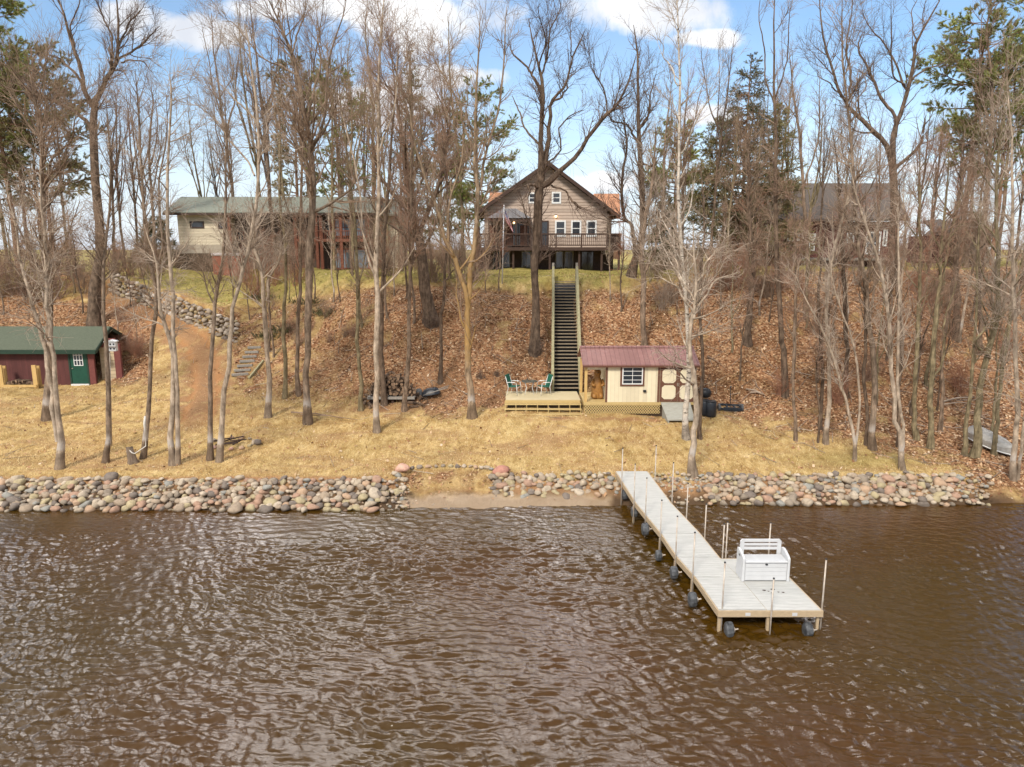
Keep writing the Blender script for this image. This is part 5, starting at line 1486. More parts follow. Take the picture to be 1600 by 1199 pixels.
MB().box(hx0 - .06, hx1 + .06, 57.94, 60.06, hz1 + .002, hz1 + .22).build('cover', simple('pale_vinyl_cover', (.52, .45, .42), None, 5, .6, .2), tb_, bevel=.05)

# ================================================================== dark red house behind the eastern woods
EY = 63.0
eh = thing('red_house', 'dark red house with broad grey brown roof, half hidden behind bare trees', 'house', (px_x(1300, EY, 10), EY + 3, 8))
x0, x1 = px_x(1178, EY, 10), px_x(1398, EY, 10); ze, zr = px_z(346, EY - .6), px_z(290, EY + 5)
MB().box(x0, x1, EY, EY + 10, 7.4, ze - .0).build('wall', M['red_siding'], eh)
MB().hexa([(x0 - .5, EY - .8, ze), (x1 + .6, EY - .8, ze), (px_x(1393, EY+5, 12), EY + 5, zr), (px_x(1182, EY+5, 12), EY + 5, zr), (x0 - .5, EY - .8, ze + .2), (x1 + .6, EY - .8, ze + .2), (px_x(1393, EY+5, 12), EY + 5, zr + .2), (px_x(1182, EY+5, 12), EY + 5, zr + .2)]).build('roof', M['right_roof'], eh)
MB().hexa([(px_x(1182, EY+5, 12), EY + 5.01, zr), (px_x(1393, EY+5, 12), EY + 5.01, zr), (x1 + .6, EY + 10.8, ze), (x0 - .5, EY + 10.8, ze), (px_x(1182, EY+5, 12), EY + 5.01, zr + .2), (px_x(1393, EY+5, 12), EY + 5.01, zr + .2), (x1 + .6, EY + 10.8, ze + .2), (x0 - .5, EY + 10.8, ze + .2)]).build('roof', M['right_roof'], eh)
for (a, b_, c_, d_) in ((1229, 1241, 364, 377), (1244, 1248, 364, 377), (1263, 1273, 365, 376), (1263, 1273, 380, 392), (1352, 1375, 362, 398), (1378, 1385, 358, 385), (1322, 1334, 364, 380)):
    window(eh, px_x(a, EY, 10), px_x(b_, EY, 10), px_z(d_, EY), px_z(c_, EY), EY - .003, fw=.14, grid=(2 if b_ - a > 15 else 1, 2))
MB().box(px_x(1180, EY, 10), px_x(1398, EY, 10), EY - 2.2, EY - .01, px_z(403, EY) - .2, px_z(403, EY)).build('porch_floor', M['grey_plank'], eh)
for px in (1183, 1230, 1275, 1320, 1360, 1394):
    x = px_x(px, EY - 2, 9); MB().box(x - .09, x + .09, EY - 2.1, EY - 1.95, 7.4, px_z(403, EY) - .203).build('porch_post', M['dark_wood'], eh)
# ================================================================== small cabin far east
QY = 66.0
qh = thing('small_cabin', 'small maroon gabled cabin with white lower wall at the eastern lawn edge', 'cabin', (px_x(1510, QY, 9), QY + 2, 8))
x0, x1 = px_x(1463, QY, 9), px_x(1545, QY, 9); xm = px_x(1520, QY, 9); zs, zp = px_z(366, QY), px_z(346, QY)
MB().prism([(px_x(1497, QY, 9), px_z(386, QY)), (x1, px_z(386, QY)), (x1, zs), (xm, zp), (px_x(1497, QY, 9), zs)], 'y', QY, QY + 5).build('upper_wall', M['red_siding'], qh)
MB().box(px_x(1497, QY, 9) , x1, QY + .05, QY + 5, 7.4, px_z(386, QY) - .003).build('lower_wall', M['white_trim'], qh)
MB().box(x0, px_x(1497, QY, 9) - .01, QY + .6, QY + 5, 7.4, px_z(368, QY)).build('side_wall', M['red_siding'], qh)
for (xa, za, xb, zb) in ((px_x(1491, QY, 9), zs - .25, xm, zp + .05), (xm, zp + .05, px_x(1551, QY, 9), zs - .25)):
    MB().hexa([(xa, QY - .6, za), (xb, QY - .6, zb), (xb, QY + 5.5, zb), (xa, QY + 5.5, za), (xa, QY - .6, za + .2), (xb, QY - .6, zb + .2), (xb, QY + 5.5, zb + .2), (xa, QY + 5.5, za + .2)]).build('roof', M['brown_shingle'], qh)
MB().hexa([(px_x(1457, QY, 9), QY, px_z(366, QY)), (px_x(1494, QY, 9), QY, px_z(366, QY)), (px_x(1494, QY, 9), QY + 3, px_z(346, QY + 3)), (px_x(1466, QY, 9), QY + 3, px_z(348, QY + 3)), (px_x(1457, QY, 9), QY, px_z(366, QY) + .2), (px_x(1494, QY, 9), QY, px_z(366, QY) + .2), (px_x(1494, QY, 9), QY + 3, px_z(346, QY + 3) + .2), (px_x(1466, QY, 9), QY + 3, px_z(348, QY + 3) + .2)]).build('roof', M['right_roof'], qh)
window(qh, px_x(1512, QY, 9), px_x(1525, QY, 9), px_z(393, QY), px_z(377, QY), QY - .003, grid=(2, 2), fw=.12)
MB().box(px_x(1556, QY, 9), px_x(1575, QY, 9), QY + 1, QY + 1.1, 8.2, 9.1).build('deck_rail', M['white_trim'], qh)
# ================================================================== bark and twig materials
def bark(name, c1, c2, band=False, lichen=None, birch=False):
    m, nt, b = new_mat(name)
    v = mapped(nt, 'Object', (1, 1, .22))
    n1 = noise(nt, v, 9, 8, .7, .3); n2 = noise(nt, mapped(nt, 'Object'), 3.0, 5, .6)
    c = ramp(nt, n1.outputs['Fac'], [(.34, c2), (.62, c1)]).outputs[0]
    c = mixc(nt, .7, c, ramp(nt, n2.outputs['Fac'], [(.36, (.55, .53, .50)), (.50, (.95, .95, .94)), (.62, (1.35, 1.33, 1.3))]).outputs[0], 'MULTIPLY')
    sx = None
    if band or lichen or birch:
        tc = N(nt, 'ShaderNodeTexCoord'); sx = N(nt, 'ShaderNodeSeparateXYZ'); L(nt, tc.outputs['Object'], sx.inputs[0])
    if band:     # pale scum mark round the trunk at about a metre up
        z = mth(nt, 'ADD', sx.outputs[2], mth(nt, 'MULTIPLY', mth(nt, 'SUBTRACT', n2.outputs['Fac'], .5), .5))
        r_ = ramp(nt, mth(nt, 'DIVIDE', z, 2.0), [(.0, (0, 0, 0)), (.38, (0, 0, 0)), (.44, (1, 1, 1)), (.52, (.8, .8, .8)), (.62, (.12, .12, .12)), (.95, (0, 0, 0))]).outputs[0]
        c = mixc(nt, mth(nt, 'MULTIPLY', N_r(nt, r_), .62), c, (.50, .46, .42))
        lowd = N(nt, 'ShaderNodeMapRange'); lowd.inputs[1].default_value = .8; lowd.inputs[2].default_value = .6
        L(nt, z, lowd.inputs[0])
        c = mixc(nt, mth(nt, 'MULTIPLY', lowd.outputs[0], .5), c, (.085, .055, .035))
    if lichen:
        n3 = noise(nt, mapped(nt, 'Object'), 1.3, 6, .7)
        z = mth(nt, 'ADD', sx.outputs[2], mth(nt, 'MULTIPLY', mth(nt, 'SUBTRACT', n3.outputs['Fac'], .5), 4.0))
        r_ = ramp(nt, mth(nt, 'DIVIDE', z, 12.0), [(.0, (0, 0, 0)), (.20, (0, 0, 0)), (.32, (1, 1, 1)), (.60, (.8, .8, .8)), (.8, (0, 0, 0))]).outputs[0]
        c = mixc(nt, mth(nt, 'MULTIPLY', N_r(nt, r_), .8), c, lichen)
    if birch:
        n3 = noise(nt, mapped(nt, 'Object', (1, 1, 4)), 3.2, 4, .7)
        k = mth(nt, 'GREATER_THAN', n3.outputs['Fac'], .60)
        c = mixc(nt, k, c, (.07, .055, .045))
    L(nt, c, b.inputs['Base Color']); b.inputs['Roughness'].default_value = .95; b.inputs['Specular IOR Level'].default_value = .15
    bump(nt, b, n1.outputs['Fac'], .8, .05)
    return m
def N_r(nt, col):
    s = N(nt, 'ShaderNodeSeparateColor'); L(nt, col, s.inputs[0]); return s.outputs[0]
def twigm(name, c1, c2):
    m, nt, b = new_mat(name)
    n1 = noise(nt, mapped(nt, 'Object'), 1.6, 4, .6)
    L(nt, ramp(nt, n1.outputs['Fac'], [(.35, c2), (.65, c1)]).outputs[0], b.inputs['Base Color'])
    b.inputs['Roughness'].default_value = .9; b.inputs['Specular IOR Level'].default_value = .15
    return m
BK = {
 'grey': bark('grey_bark', (.29, .21, .15), (.095, .066, .045)),
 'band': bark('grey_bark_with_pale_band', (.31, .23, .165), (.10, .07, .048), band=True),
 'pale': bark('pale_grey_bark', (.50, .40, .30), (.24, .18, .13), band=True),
 'dark': bark('dark_oak_bark', (.19, .135, .095), (.062, .042, .03)),
 'moss': bark('olive_tinged_bark', (.29, .235, .14), (.11, .085, .05)),
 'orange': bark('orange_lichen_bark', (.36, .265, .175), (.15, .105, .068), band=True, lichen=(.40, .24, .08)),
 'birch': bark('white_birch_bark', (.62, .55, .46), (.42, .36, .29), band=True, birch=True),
 'pine': bark('reddish_pine_bark', (.33, .205, .135), (.13, .08, .052)),
}
TW = {
 'grey': twigm('grey_brown_twigs', (.37, .265, .185), (.21, .145, .10)),
 'pale': twigm('pale_twigs', (.48, .385, .30), (.31, .24, .18)),
 'pink': twigm('pinkish_twigs', (.39, .255, .18), (.23, .145, .10)),
 'red': twigm('reddish_twigs', (.40, .20, .125), (.25, .125, .08)),
 'dark': twigm('dark_twigs', (.21, .15, .115), (.12, .083, .063)),
}
# ================================================================== vectorised tubes
def tubes(P, Rr, S):
    """P (n,k,3), Rr (n,k) -> verts, quads"""
    n, k, _ = P.shape
    T = np.gradient(P, axis=1); T /= np.linalg.norm(T, axis=2, keepdims=True) + 1e-9
    ref = np.where(np.abs(T[:, :1, 2:3]) < .8, np.array([0, 0, 1.0]), np.array([1.0, 0, 0]))
    A = np.cross(T, np.broadcast_to(ref, T.shape)); A /= np.linalg.norm(A, axis=2, keepdims=True) + 1e-9
    B = np.cross(T, A)
    th = np.arange(S) * 6.2832 / S
    V = P[:, :, None, :] + Rr[:, :, None, None] * (A[:, :, None, :] * np.cos(th)[None, None, :, None] + B[:, :, None, :] * np.sin(th)[None, None, :, None])
    base = (np.arange(n) * k * S)[:, None, None]
    i = np.arange(k - 1)[None, :, None]; j = np.arange(S)[None, None, :]; j2 = (j + 1) % S
    F = np.stack([base + i * S + j, base + i * S + j2, base + (i + 1) * S + j2, base + (i + 1) * S + j], -1)
    return V.reshape(-1, 3), F.reshape(-1, 4)

def join_geo(parts):
    Vs, Fs, off = [], [], 0
    for v, f in parts:
        Vs.append(v); Fs.append(f + off); off += len(v)
    return np.vstack(Vs), np.vstack(Fs)

def interp_poly(P, Rr, idx, t):
    k = P.shape[1]; q = t * (k - 1); i = np.minimum(q.astype(int), k - 2); f = (q - i)[:, None]
    a, b_ = P[idx, i], P[idx, i + 1]
    d = b_ - a; d /= np.linalg.norm(d, axis=1, keepdims=True) + 1e-9
    r0 = Rr[idx, i] * (1 - f[:, 0]) + Rr[idx, i + 1] * f[:, 0]
    return a + (b_ - a) * f, d, r0

def sprout(P, Rr, n, r, tlo, thi, ln, ang, up, K, rfac=.6, jit=.12, rmin=.004, taper=.8, lenr=None, shape=.35):
    """n children on polylines P"""
    seg = np.linalg.norm(np.diff(P, axis=1), axis=2).sum(1)
    w_ = seg / seg.sum()
    idx = r.choice(len(P), n, p=w_)
    t = r.uniform(tlo, thi, n)
    p0, d, r0 = interp_poly(P, Rr, idx, t)
    q = r.normal(0, 1, (n, 3)); q -= d * (q * d).sum(1, keepdims=True); q /= np.linalg.norm(q, axis=1, keepdims=True) + 1e-9
    a = r.normal(ang, .16, n)[:, None]
    dr = d * np.cos(a) + q * np.sin(a)
    length = ln * r.uniform(.45, 1.25, n) * (1 - shape * t)
    if lenr is not None: length = np.minimum(length, seg[idx] * lenr)
    rad0 = np.minimum(r0 * rfac, length * .022 + .003); rad0 = np.maximum(rad0, rmin)
    pts = [p0]; st = (length / (K - 1))[:, None]
    for k in range(K - 1):
        dr = dr + np.array([0, 0, up]) + r.normal(0, jit, (n, 3)); dr /= np.linalg.norm(dr, axis=1, keepdims=True) + 1e-9
        pts.append(pts[-1] + dr * st)
    Q = np.stack(pts, 1)
    RR = rad0[:, None] * (1 - taper * np.linspace(0, 1, K))[None, :]
    return Q, np.maximum(RR, rmin * .6)

def smooth_path(pts, K):
    """Catmull-Rom resample of (p, r) rows"""
    A = np.array([[*p, w] for p, w in pts], float)
    if len(A) == 2: A = np.vstack([A[0], (A[0] + A[1]) / 2, A[1]])
    A_ = np.vstack([2 * A[0] - A[1], A, 2 * A[-1] - A[-2]])
    out = []
    n = len(A) - 1
    for s in np.linspace(0, n - 1e-6, K):
        i = int(s); f = s - i
        p0, p1, p2, p3 = A_[i], A_[i + 1], A_[i + 2], A_[i + 3]
        out.append(.5 * ((2 * p1) + (-p0 + p2) * f + (2 * p0 - 5 * p1 + 4 * p2 - p3) * f * f + (-p0 + 3 * p1 - 3 * p2 + p3) * f ** 3))
    return np.array(out)

def tree_geo(stems, seed, n=(14, 90, 700, 0), ln=(2.6, 1.3, .7, .35), tlo=.45, up=(.10, .06, .03), ang=(.75, .7, .65), flare=True, droop=False):
    """stems: list of arrays (K,4) x y z radius, tree-local. returns (trunk geo), (crown geo)"""
    r = np.random.default_rng(seed)
    tr = []; K = 18
    SP = []
    for i, s in enumerate(stems):
        P = s[:, :3].copy(); Rr = s[:, 3].copy()
        j = r.normal(0, 1, P.shape) * np.minimum(Rr, .08)[:, None] * .35
        sw = np.linspace(0, 1, len(P))[:, None]; j += .07 * np.sin(sw * r.uniform(7, 15, 3) + r.uniform(0, 6, 3)) * np.array([1, 1, 0]) * (1 if s[-1, 2] > 5 else .5)
        j[0] = 0; P += j
        if flare and i == 0 or (flare and s[0, 2] < .3):
            h = P[:, 2]; Rr = Rr * (1 + .5 * np.exp(-np.clip(h, 0, None) / .25))
        Rr *= 1 + r.normal(0, .03, Rr.shape)
        v, f = tubes(P[None], Rr[None], 10 if Rr.max() > .1 else 7); tr.append((v, f))
        SP.append((P, s[:, 3]))
    Pm = np.stack([p for p, _ in SP]); Rm = np.stack([q for _, q in SP])
    cr = []
    # limbs start above tlo of the whole height
    P1, R1 = sprout(Pm, Rm, n[0], r, tlo, .97, ln[0], ang[0], up[0], 8, .55, .10, .010)
    v, f = tubes(P1, R1, 5); tr.append((v, f))
    src = (np.concatenate([P1]), R1)
    P2, R2 = sprout(P1, R1, n[1], r, .15, 1, ln[1], ang[1], up[1], 5, .6, .13, .008, lenr=.8)
    # leaders also carry side branches
    Pk, Rk = sprout(Pm, Rm, max(4, n[1] // 4), r, min(.93, tlo + .12), 1, ln[1] * 1.1, ang[1], up[1], 5, .5, .13, .008)
    P2 = np.concatenate([P2, Pk]); R2 = np.concatenate([R2, Rk])
    cr.append(tubes(P2, R2, 4))
    P3, R3 = sprout(P2, R2, n[2], r, .1, 1, ln[2], ang[2], up[2], 4, .7, .16, .0065, lenr=.9)
    cr.append(tubes(P3, R3, 3))
    if n[3]:
        P4, R4 = sprout(P3, R3, n[3], r, .15, 1, ln[3], .6, up[2], 3, .8, .18, .005)
        cr.append(tubes(P4, R4, 3))
    return join_geo(tr), join_geo(cr)

def make_tree(name, label, geo, loc, bk, tw, group=None, cat='tree', crown='crown'):
    root = thing(name, label, cat, loc, group)
    (tv, tf), (cv, cf) = geo
    mesh_obj('trunk', np_mesh('trunk', tv, tf, True), bk, root)
    mesh_obj(crown, np_mesh(crown, cv, cf, True), tw, root)
    return root

def traced(stems_px, drift, seed, Y=None):
    """stems traced as (px, py, width_px); first point of stem 0 stands on the ground"""
    r = np.random.default_rng(seed)
    bx, by, _ = stems_px[0][0]
    g = ground(bx, by) if Y is None else at(bx, by, Y)
    if Y is not None: g.z = float(hgt(g.x, g.y))
    out = []; first = None
    for si, st in enumerate(stems_px):
        dz = r.normal(0, drift) if si else 0
        # a fork leaves the depth of the stem it starts on
        rows = []
        for i, (px, py, w_) in enumerate(st):
            f = i / max(1, len(st) - 1)
            yy = g.y + (dz * f if si else 0) + (r.normal(0, .05) if i else 0)
            p = at(px, py, yy)
            if i == 0 and abs(py - by) < 26 and abs(px - bx) < 30: p.z = g.z - .35 - (.5 * w_ * mpp(p) * 2 if w_ > 14 and p.y > 35 else 0); p.y = yy
            hgt_f = min(1, max(0, (by - py) / 450))
            kk = .76 - .2 * hgt_f
            if i == len(st) - 1: kk *= .55
            rows.append((np.array(p) - np.array(g), max(.012, w_ * .5 * kk * mpp(at(px, py, yy)))))
        out.append(smooth_path(rows, 18))
    return out, g
PRE = {
 'big':  dict(n=(38, 300, 2200, 0), ln=(4.2, 2.1, 1.0, .3), tlo=.30, ang=(.8, .7, .65), up=(.13, .07, .03)),
 'fork': dict(n=(44, 330, 2300, 0), ln=(2.6, 1.7, .95, .3), tlo=.22, ang=(.75, .7, .65), up=(.14, .08, .04)),
 'mid':  dict(n=(26, 160, 1050, 0), ln=(2.7, 1.4, .75, .3), tlo=.36, ang=(.7, .7, .65), up=(.12, .07, .03)),
 'slim': dict(n=(16, 100, 760, 0), ln=(2.0, 1.05, .6, .3), tlo=.34, ang=(.65, .7, .65), up=(.11, .06, .03)),
 'pole': dict(n=(12, 60, 420, 0), ln=(1.5, .85, .5, .3), tlo=.42, ang=(.6, .7, .65), up=(.11, .06, .03)),
 'mop':  dict(n=(22, 120, 800, 0), ln=(2.4, 1.3, .75, .3), tlo=.42, ang=(1.0, .75, .7), up=(.05, .0, -.02)),
}
LAWN = 'trees on the lawn by the shore'
# label, preset, bark, twigs, stems
TR = [
 ('leaning pale trunk forking low, in front of the maroon boathouse wall', 'mop', 'pale', 'pale',
  [[(92,732,17),(90,690,14),(88,640,11),(86,573,10),(82,521,10),(76,460,9),(71,400,8),(66,330,6),(60,250,3)],
   [(91,690,12),(83,630,11),(76,590,11),(67,540,10),(60,500,9),(50,465,8),(34,405,6),(22,340,4),(10,290,2)]]),
 ('stout dark trunk rising just behind the leaning pale tree before the boathouse', 'big', 'band', 'grey',
  [[(74,657,20),(76,600,15),(77,520,13),(73,450,13),(74,388,13),(68,287,12),(64,219,9),(52,152,7),(45,90,4)],
   [(68,290,8),(85,250,6),(110,215,5),(125,170,3)], [(62,215,6),(35,180,5),(5,130,3)]]),
 ('massive old bare tree above the boathouse roof with huge spreading dark limbs', 'fork', 'dark', 'dark',
  [[(145,508,34),(147,470,26),(152,430,22),(158,388,20),(150,304,19),(148,219,18),(148,172,17),(160,140,12),(168,118,10),(179,101,9),(182,61,7),(184,20,5),(180,-30,3)],
   [(148,172,13),(134,138,11),(122,100,10),(112,62,8),(101,30,6),(88,-8,4),(80,-40,2)],
   [(130,134,8),(112,108,6),(92,92,5),(74,84,3)],
   [(181,98,7),(198,84,6),(222,70,5),(250,40,3)], [(189,98,5),(205,95,4),(225,98,3),(240,115,2)], [(170,118,6),(176,60,5),(160,25,4),(140,-15,3)],
   [(148,215,10),(132,185,9),(100,165,7),(62,150,6),(20,140,4),(-10,128,3)], [(119,90,5),(110,50,4),(122,10,3),(130,-20,2)],
   [(178,105,6),(190,60,5),(205,35,4),(225,5,3)]]),
 ('slim straight banded trunk standing beside the bird house pole', 'slim', 'band', 'grey',
  [[(163,722,13),(166,680,10),(167,600,10),(166,520,9),(164,440,8),(163,380,7),(168,300,6),(172,230,5),(170,160,3)]]),
 ('leaning dark banded trunk beside the rotten stump with white rope', 'mid', 'band', 'grey',
  [[(221,716,12),(226,680,11),(233,616,9),(240,540,9),(246,475,9),(240,435,8),(226,385,7),(222,280,6),(219,180,5),(212,110,3)],
   [(247,470,6),(250,420,6),(250,380,6),(252,300,5),(258,220,4),(262,150,2)]]),
 ('twin pale banded trunk between the stump tree and the fire ring', 'mop', 'pale', 'pale',
  [[(271,726,15),(271,700,12),(269,616,11),(266,549,10),(256,491,9),(248,440,7),(240,400,5),(226,350,3)],
   [(275,710,10),(277,640,9),(276,582,8),(270,515,9),(268,447,9),(265,380,9),(262,280,7),(266,160,5),(264,120,3)]]),
 ('slender straight stem, first of the pair at the fire ring', 'slim', 'band', 'grey',
  [[(327,719,13),(330,650,10),(332,549,9),(336,464,8),(346,385,7),(352,300,6),(357,220,5),(352,150,3)]]),
 ('slender curving stem, second of the pair at the fire ring', 'mid', 'pale', 'pale',
  [[(341,722,12),(350,616,10),(358,549,10),(364,491,9),(378,431,9),(391,380,9),(399,304,8),(402,202,7),(392,101,6),(386,40,3)],
   [(398,275,5),(371,233,5),(348,202,4),(304,160,2)], [(402,200,5),(380,165,4),(350,140,3),(335,120,2)]]),
 ('pale bushy crowned tree with a banded trunk by the log steps', 'mop', 'pale', 'pale',
  [[(418,653,14),(418,600,11),(417,549,10),(415,481,10),(407,424,8),(398,390,7),(405,350,5),(415,310,3)],
   [(415,470,7),(425,430,6),(440,390,5),(452,350,3)], [(407,424,5),(388,395,4),(372,370,3)]]),
 ('thin dark stem between the bushy pale tree and the thick trunk', 'pole', 'moss', 'grey',
  [[(444,622,9),(444,515,8),(447,431,7),(440,330,6),(437,220,5),(430,130,3)]]),
 ('narrow stem hard against the thick tall trunk west of centre', 'slim', 'grey', 'grey',
  [[(467,618,9),(466,515,8),(468,440,7),(467,388,7),(472,236,6),(470,150,4),(465,80,3)]]),
 ('thick tall tree with many forked limbs in front of the long cream house', 'big', 'band', 'grey',
  [[(481,662,16),(480,600,13),(481,549,14),(483,464,17),(483,388,19),(487,300,16),(489,236,15),(479,189,12),(466,118,9),(448,70,7),(432,30,5),(410,-20,3)],
   [(489,236,10),(502,200,8),(508,150,6),(520,80,5),(535,20,3),(545,-20,2)], [(479,189,7),(495,130,6),(500,70,4),(490,10,3)],
   [(466,118,6),(440,105,5),(410,90,4),(370,40,3),(345,32,2)], [(487,280,7),(465,240,6),(440,200,5),(425,150,3)], [(455,85,5),(470,40,4),(480,-5,3)]]),
 ('straight olive stem standing alone before the leafy bank by the woodpile', 'slim', 'moss', 'grey',
  [[(564,642,10),(562,580,8),(560,515,8),(557,414,7),(548,300,6),(538,200,5),(530,120,3)]]),
 ('tall pale banded trunk nearest the firewood heap on the lawn side', 'mid', 'pale', 'grey',
  [[(589,676,15),(589,640,12),(589,582,12),(587,481,12),(586,398,11),(591,253,9),(592,152,7),(598,60,5),(604,-20,3)],
   [(588,440,6),(572,380,5),(560,300,5),(545,220,4),(530,150,2)], [(591,253,6),(606,200,5),(618,140,4),(625,80,2)]]),
 ('dark trunk rising behind the pallet of split firewood', 'slim', 'dark', 'grey',
  [[(601,634,12),(596,570,10),(594,515,9),(600,400,8),(612,250,7),(618,160,5),(622,70,3)]]),
 ('curving grey trunk in front of the firewood heap, wheelbarrow side', 'mid', 'grey', 'pink',
  [[(631,642,11),(634,590,9),(638,532,9),(641,431,8),(648,380,8),(640,300,7),(641,202,6),(615,100,4),(605,50,3)],
   [(640,300,5),(655,240,5),(664,180,3)]]),
 ('huge gnarled trunk with burly base high on the bank between the two houses', 'big', 'dark', 'pink',
  [[(676,503,34),(670,480,26),(665,447,24),(660,388,22),(645,340,18),(634,280,14),(626,220,10),(620,150,6),(612,80,3)],
   [(655,370,12),(672,320,10),(690,270,8),(700,210,5),(705,150,3)], [(645,340,10),(618,310,9),(590,260,6),(575,200,4)]]),
 ('thin dark stem on the bank above the overturned wheelbarrow', 'pole', 'dark', 'grey',
  [[(687,598,9),(690,530,7),(692,481,7),(694,414,6),(703,350,5),(695,270,4),(688,200,2)],
   [(694,440,4),(712,420,3),(722,400,2)]]),
 ('tall trunk glowing with orange lichen, forking below the house lawn', 'fork', 'orange', 'grey',
  [[(738,653,20),(736,620,15),(734,582,14),(734,532,14),(733,481,13),(736,431,12),(740,380,11),(746,304,11),(739,236,8),(743,135,6),(749,67,4),(752,10,2)],
   [(733,481,11),(724,450,10),(712,415,10),(699,387,10),(682,321,9),(665,275,7),(645,205,6),(640,150,4),(632,100,3)],
   [(746,304,8),(757,260,7),(766,219,6),(780,152,5),(790,67,4),(793,10,2)], [(699,387,6),(705,320,5),(720,250,5),(718,170,4),(690,110,3),(672,80,2)],
   [(739,236,5),(722,180,4),(708,120,3)]]),
 ('great forked bare tree in front of the gable house, one long limb reaching east', 'fork', 'dark', 'dark',
  [[(834,551,26),(835,520,20),(836,480,17),(835,447,16),(834,410,19),(840,388,18),(843,330,22),(845,290,21),(846,263,19),(843,225,13),(845,180,13),(847,142,12),(842,110,7),(833,70,5),(828,30,3)],
   [(845,290,18),(862,282,15),(878,265,12),(901,246,11),(918,220,10),(935,192,10),(950,177,9),(964,162,7),(978,135,5),(988,108,4),(996,85,2)],
   [(846,263,13),(856,230,12),(860,195,10),(861,162,9),(876,142,7),(886,120,6),(895,91,5),(908,65,4),(916,45,2)],
   [(847,142,8),(838,125,6),(826,112,6),(812,95,5),(800,80,4),(792,60,2)], [(847,130,6),(852,100,5),(858,60,4),(872,20,3),(876,-5,2)],
   [(861,162,6),(880,148,5),(888,128,4)], [(843,230,6),(825,205,5),(812,180,4),(802,150,3)], [(847,260,5),(873,240,4),(874,205,4),(892,180,3),(915,172,2)],
   [(964,162,4),(975,170,3),(990,160,2)], [(950,177,4),(942,140,4),(930,110,3),(925,80,2)], [(845,295,8),(828,290,6),(825,310,4)],
   [(862,290,5),(884,300,4),(898,318,5),(905,330,3)], [(842,110,5),(850,75,4),(848,40,3),(840,10,2)], [(895,91,4),(890,60,3),(895,30,2)]]),
 ('dark leaning trunk at the east corner of the house deck, with a snaking thin partner', 'fork', 'dark', 'dark',
  [[(984,432,20),(990,408,14),(999,385,13),(1004,360,13),(1005,300,12),(1001,236,11),(998,202,10),(996,150,7),(995,84,5),(990,40,3)],
   [(993,400,8),(988,370,8),(984,350,7),(975,337,7),(973,290,6),(977,240,5),(976,205,4),(972,170,2)],
   [(998,205,6),(1010,185,5),(1018,150,4),(1025,110,2)], [(1001,236,6),(985,200,5),(960,190,4),(948,180,2)], [(1003,255,5),(1020,262,4),(1030,280,2)]]),
 ('grey trunk standing behind the cream shed roof, beside the hill stairs', 'mid', 'grey', 'pale',
  [[(1006,545,13),(1006,500,11),(1005,464,11),(1002,420,12),(1003,390,12),(1012,330,9),(1020,270,7),(1026,200,4)],
   [(1004,440,7),(1016,405,6),(1030,370,5),(1040,330,3)]]),
 ('white barked birch in front of the shed doors, tallest there', 'mid', 'birch', 'pale',
  [[(1073,686,15),(1074,650,12),(1075,616,11),(1074,560,10),(1072,515,9),(1068,447,9),(1065,380,9),(1064,300,8),(1062,236,7),(1060,135,6),(1056,40,4),(1054,-20,2)],
   [(1064,240,4),(1085,200,4),(1105,160,3),(1120,140,2)], [(1060,135,4),(1040,90,3),(1030,60,2)]]),
 ('grey barked tree on the rocks at the dock with a wide pale drooping crown', 'mop', 'pale', 'pale',
  [[(1085,741,20),(1085,715,14),(1085,680,12),(1085,650,12),(1083,590,11),(1081,549,10),(1084,498,9),(1086,450,7),(1082,400,5),(1084,350,3)],
   [(1084,498,6),(1098,465,5),(1120,440,4),(1150,425,2)], [(1084,490,6),(1065,460,5),(1045,440,4),(1020,430,2)], [(1086,450,4),(1105,410,4),(1125,380,2)], [(1084,470,5),(1062,430,4),(1048,390,2)]]),
 ('thin dark straight stem beside the black barrels', 'pole', 'dark', 'grey',
  [[(1095,686,9),(1095,620,7),(1096,549,7),(1097,450,6),(1098,350,5),(1096,260,3)]]),
 ('huge forked bare tree beside the dark red house with limbs spread like a V', 'fork', 'dark', 'dark',
  [[(1392,440,20),(1393,400,17),(1394,371,17),(1394,300,16),(1394,262,16),(1396,225,12),(1401,202,11),(1410,170,9),(1418,142,9),(1425,105,8),(1431,67,7),(1445,40,5),(1465,10,4),(1470,-20,2)],
   [(1394,262,13),(1384,229,11),(1366,207,10),(1340,179,9),(1324,160,8),(1310,145,7),(1300,112,6),(1290,74,5),(1284,30,4),(1282,-20,2)],
   [(1398,215,10),(1397,185,8),(1385,160,7),(1364,128,6),(1352,100,5),(1343,74,4),(1348,50,2)], [(1324,160,6),(1329,140,6),(1330,115,6),(1320,84,5),(1324,60,4),(1333,20,3),(1330,-20,2)],
   [(1400,262,9),(1411,255,8),(1425,240,7),(1438,220,6),(1446,195,5),(1449,180,2)], [(1418,142,6),(1400,105,5),(1385,70,4),(1360,45,3),(1345,15,2)],
   [(1425,125,5),(1445,108,4),(1470,100,3),(1500,75,2)], [(1431,67,4),(1425,30,3),(1433,-10,2)], [(1310,145,4),(1295,130,3),(1275,115,2)], [(1414,135,5),(1400,120,4),(1390,60,3),(1395,0,2)]]),
]
SLOPE_GROUP = 'bare trunks of the eastern wood'
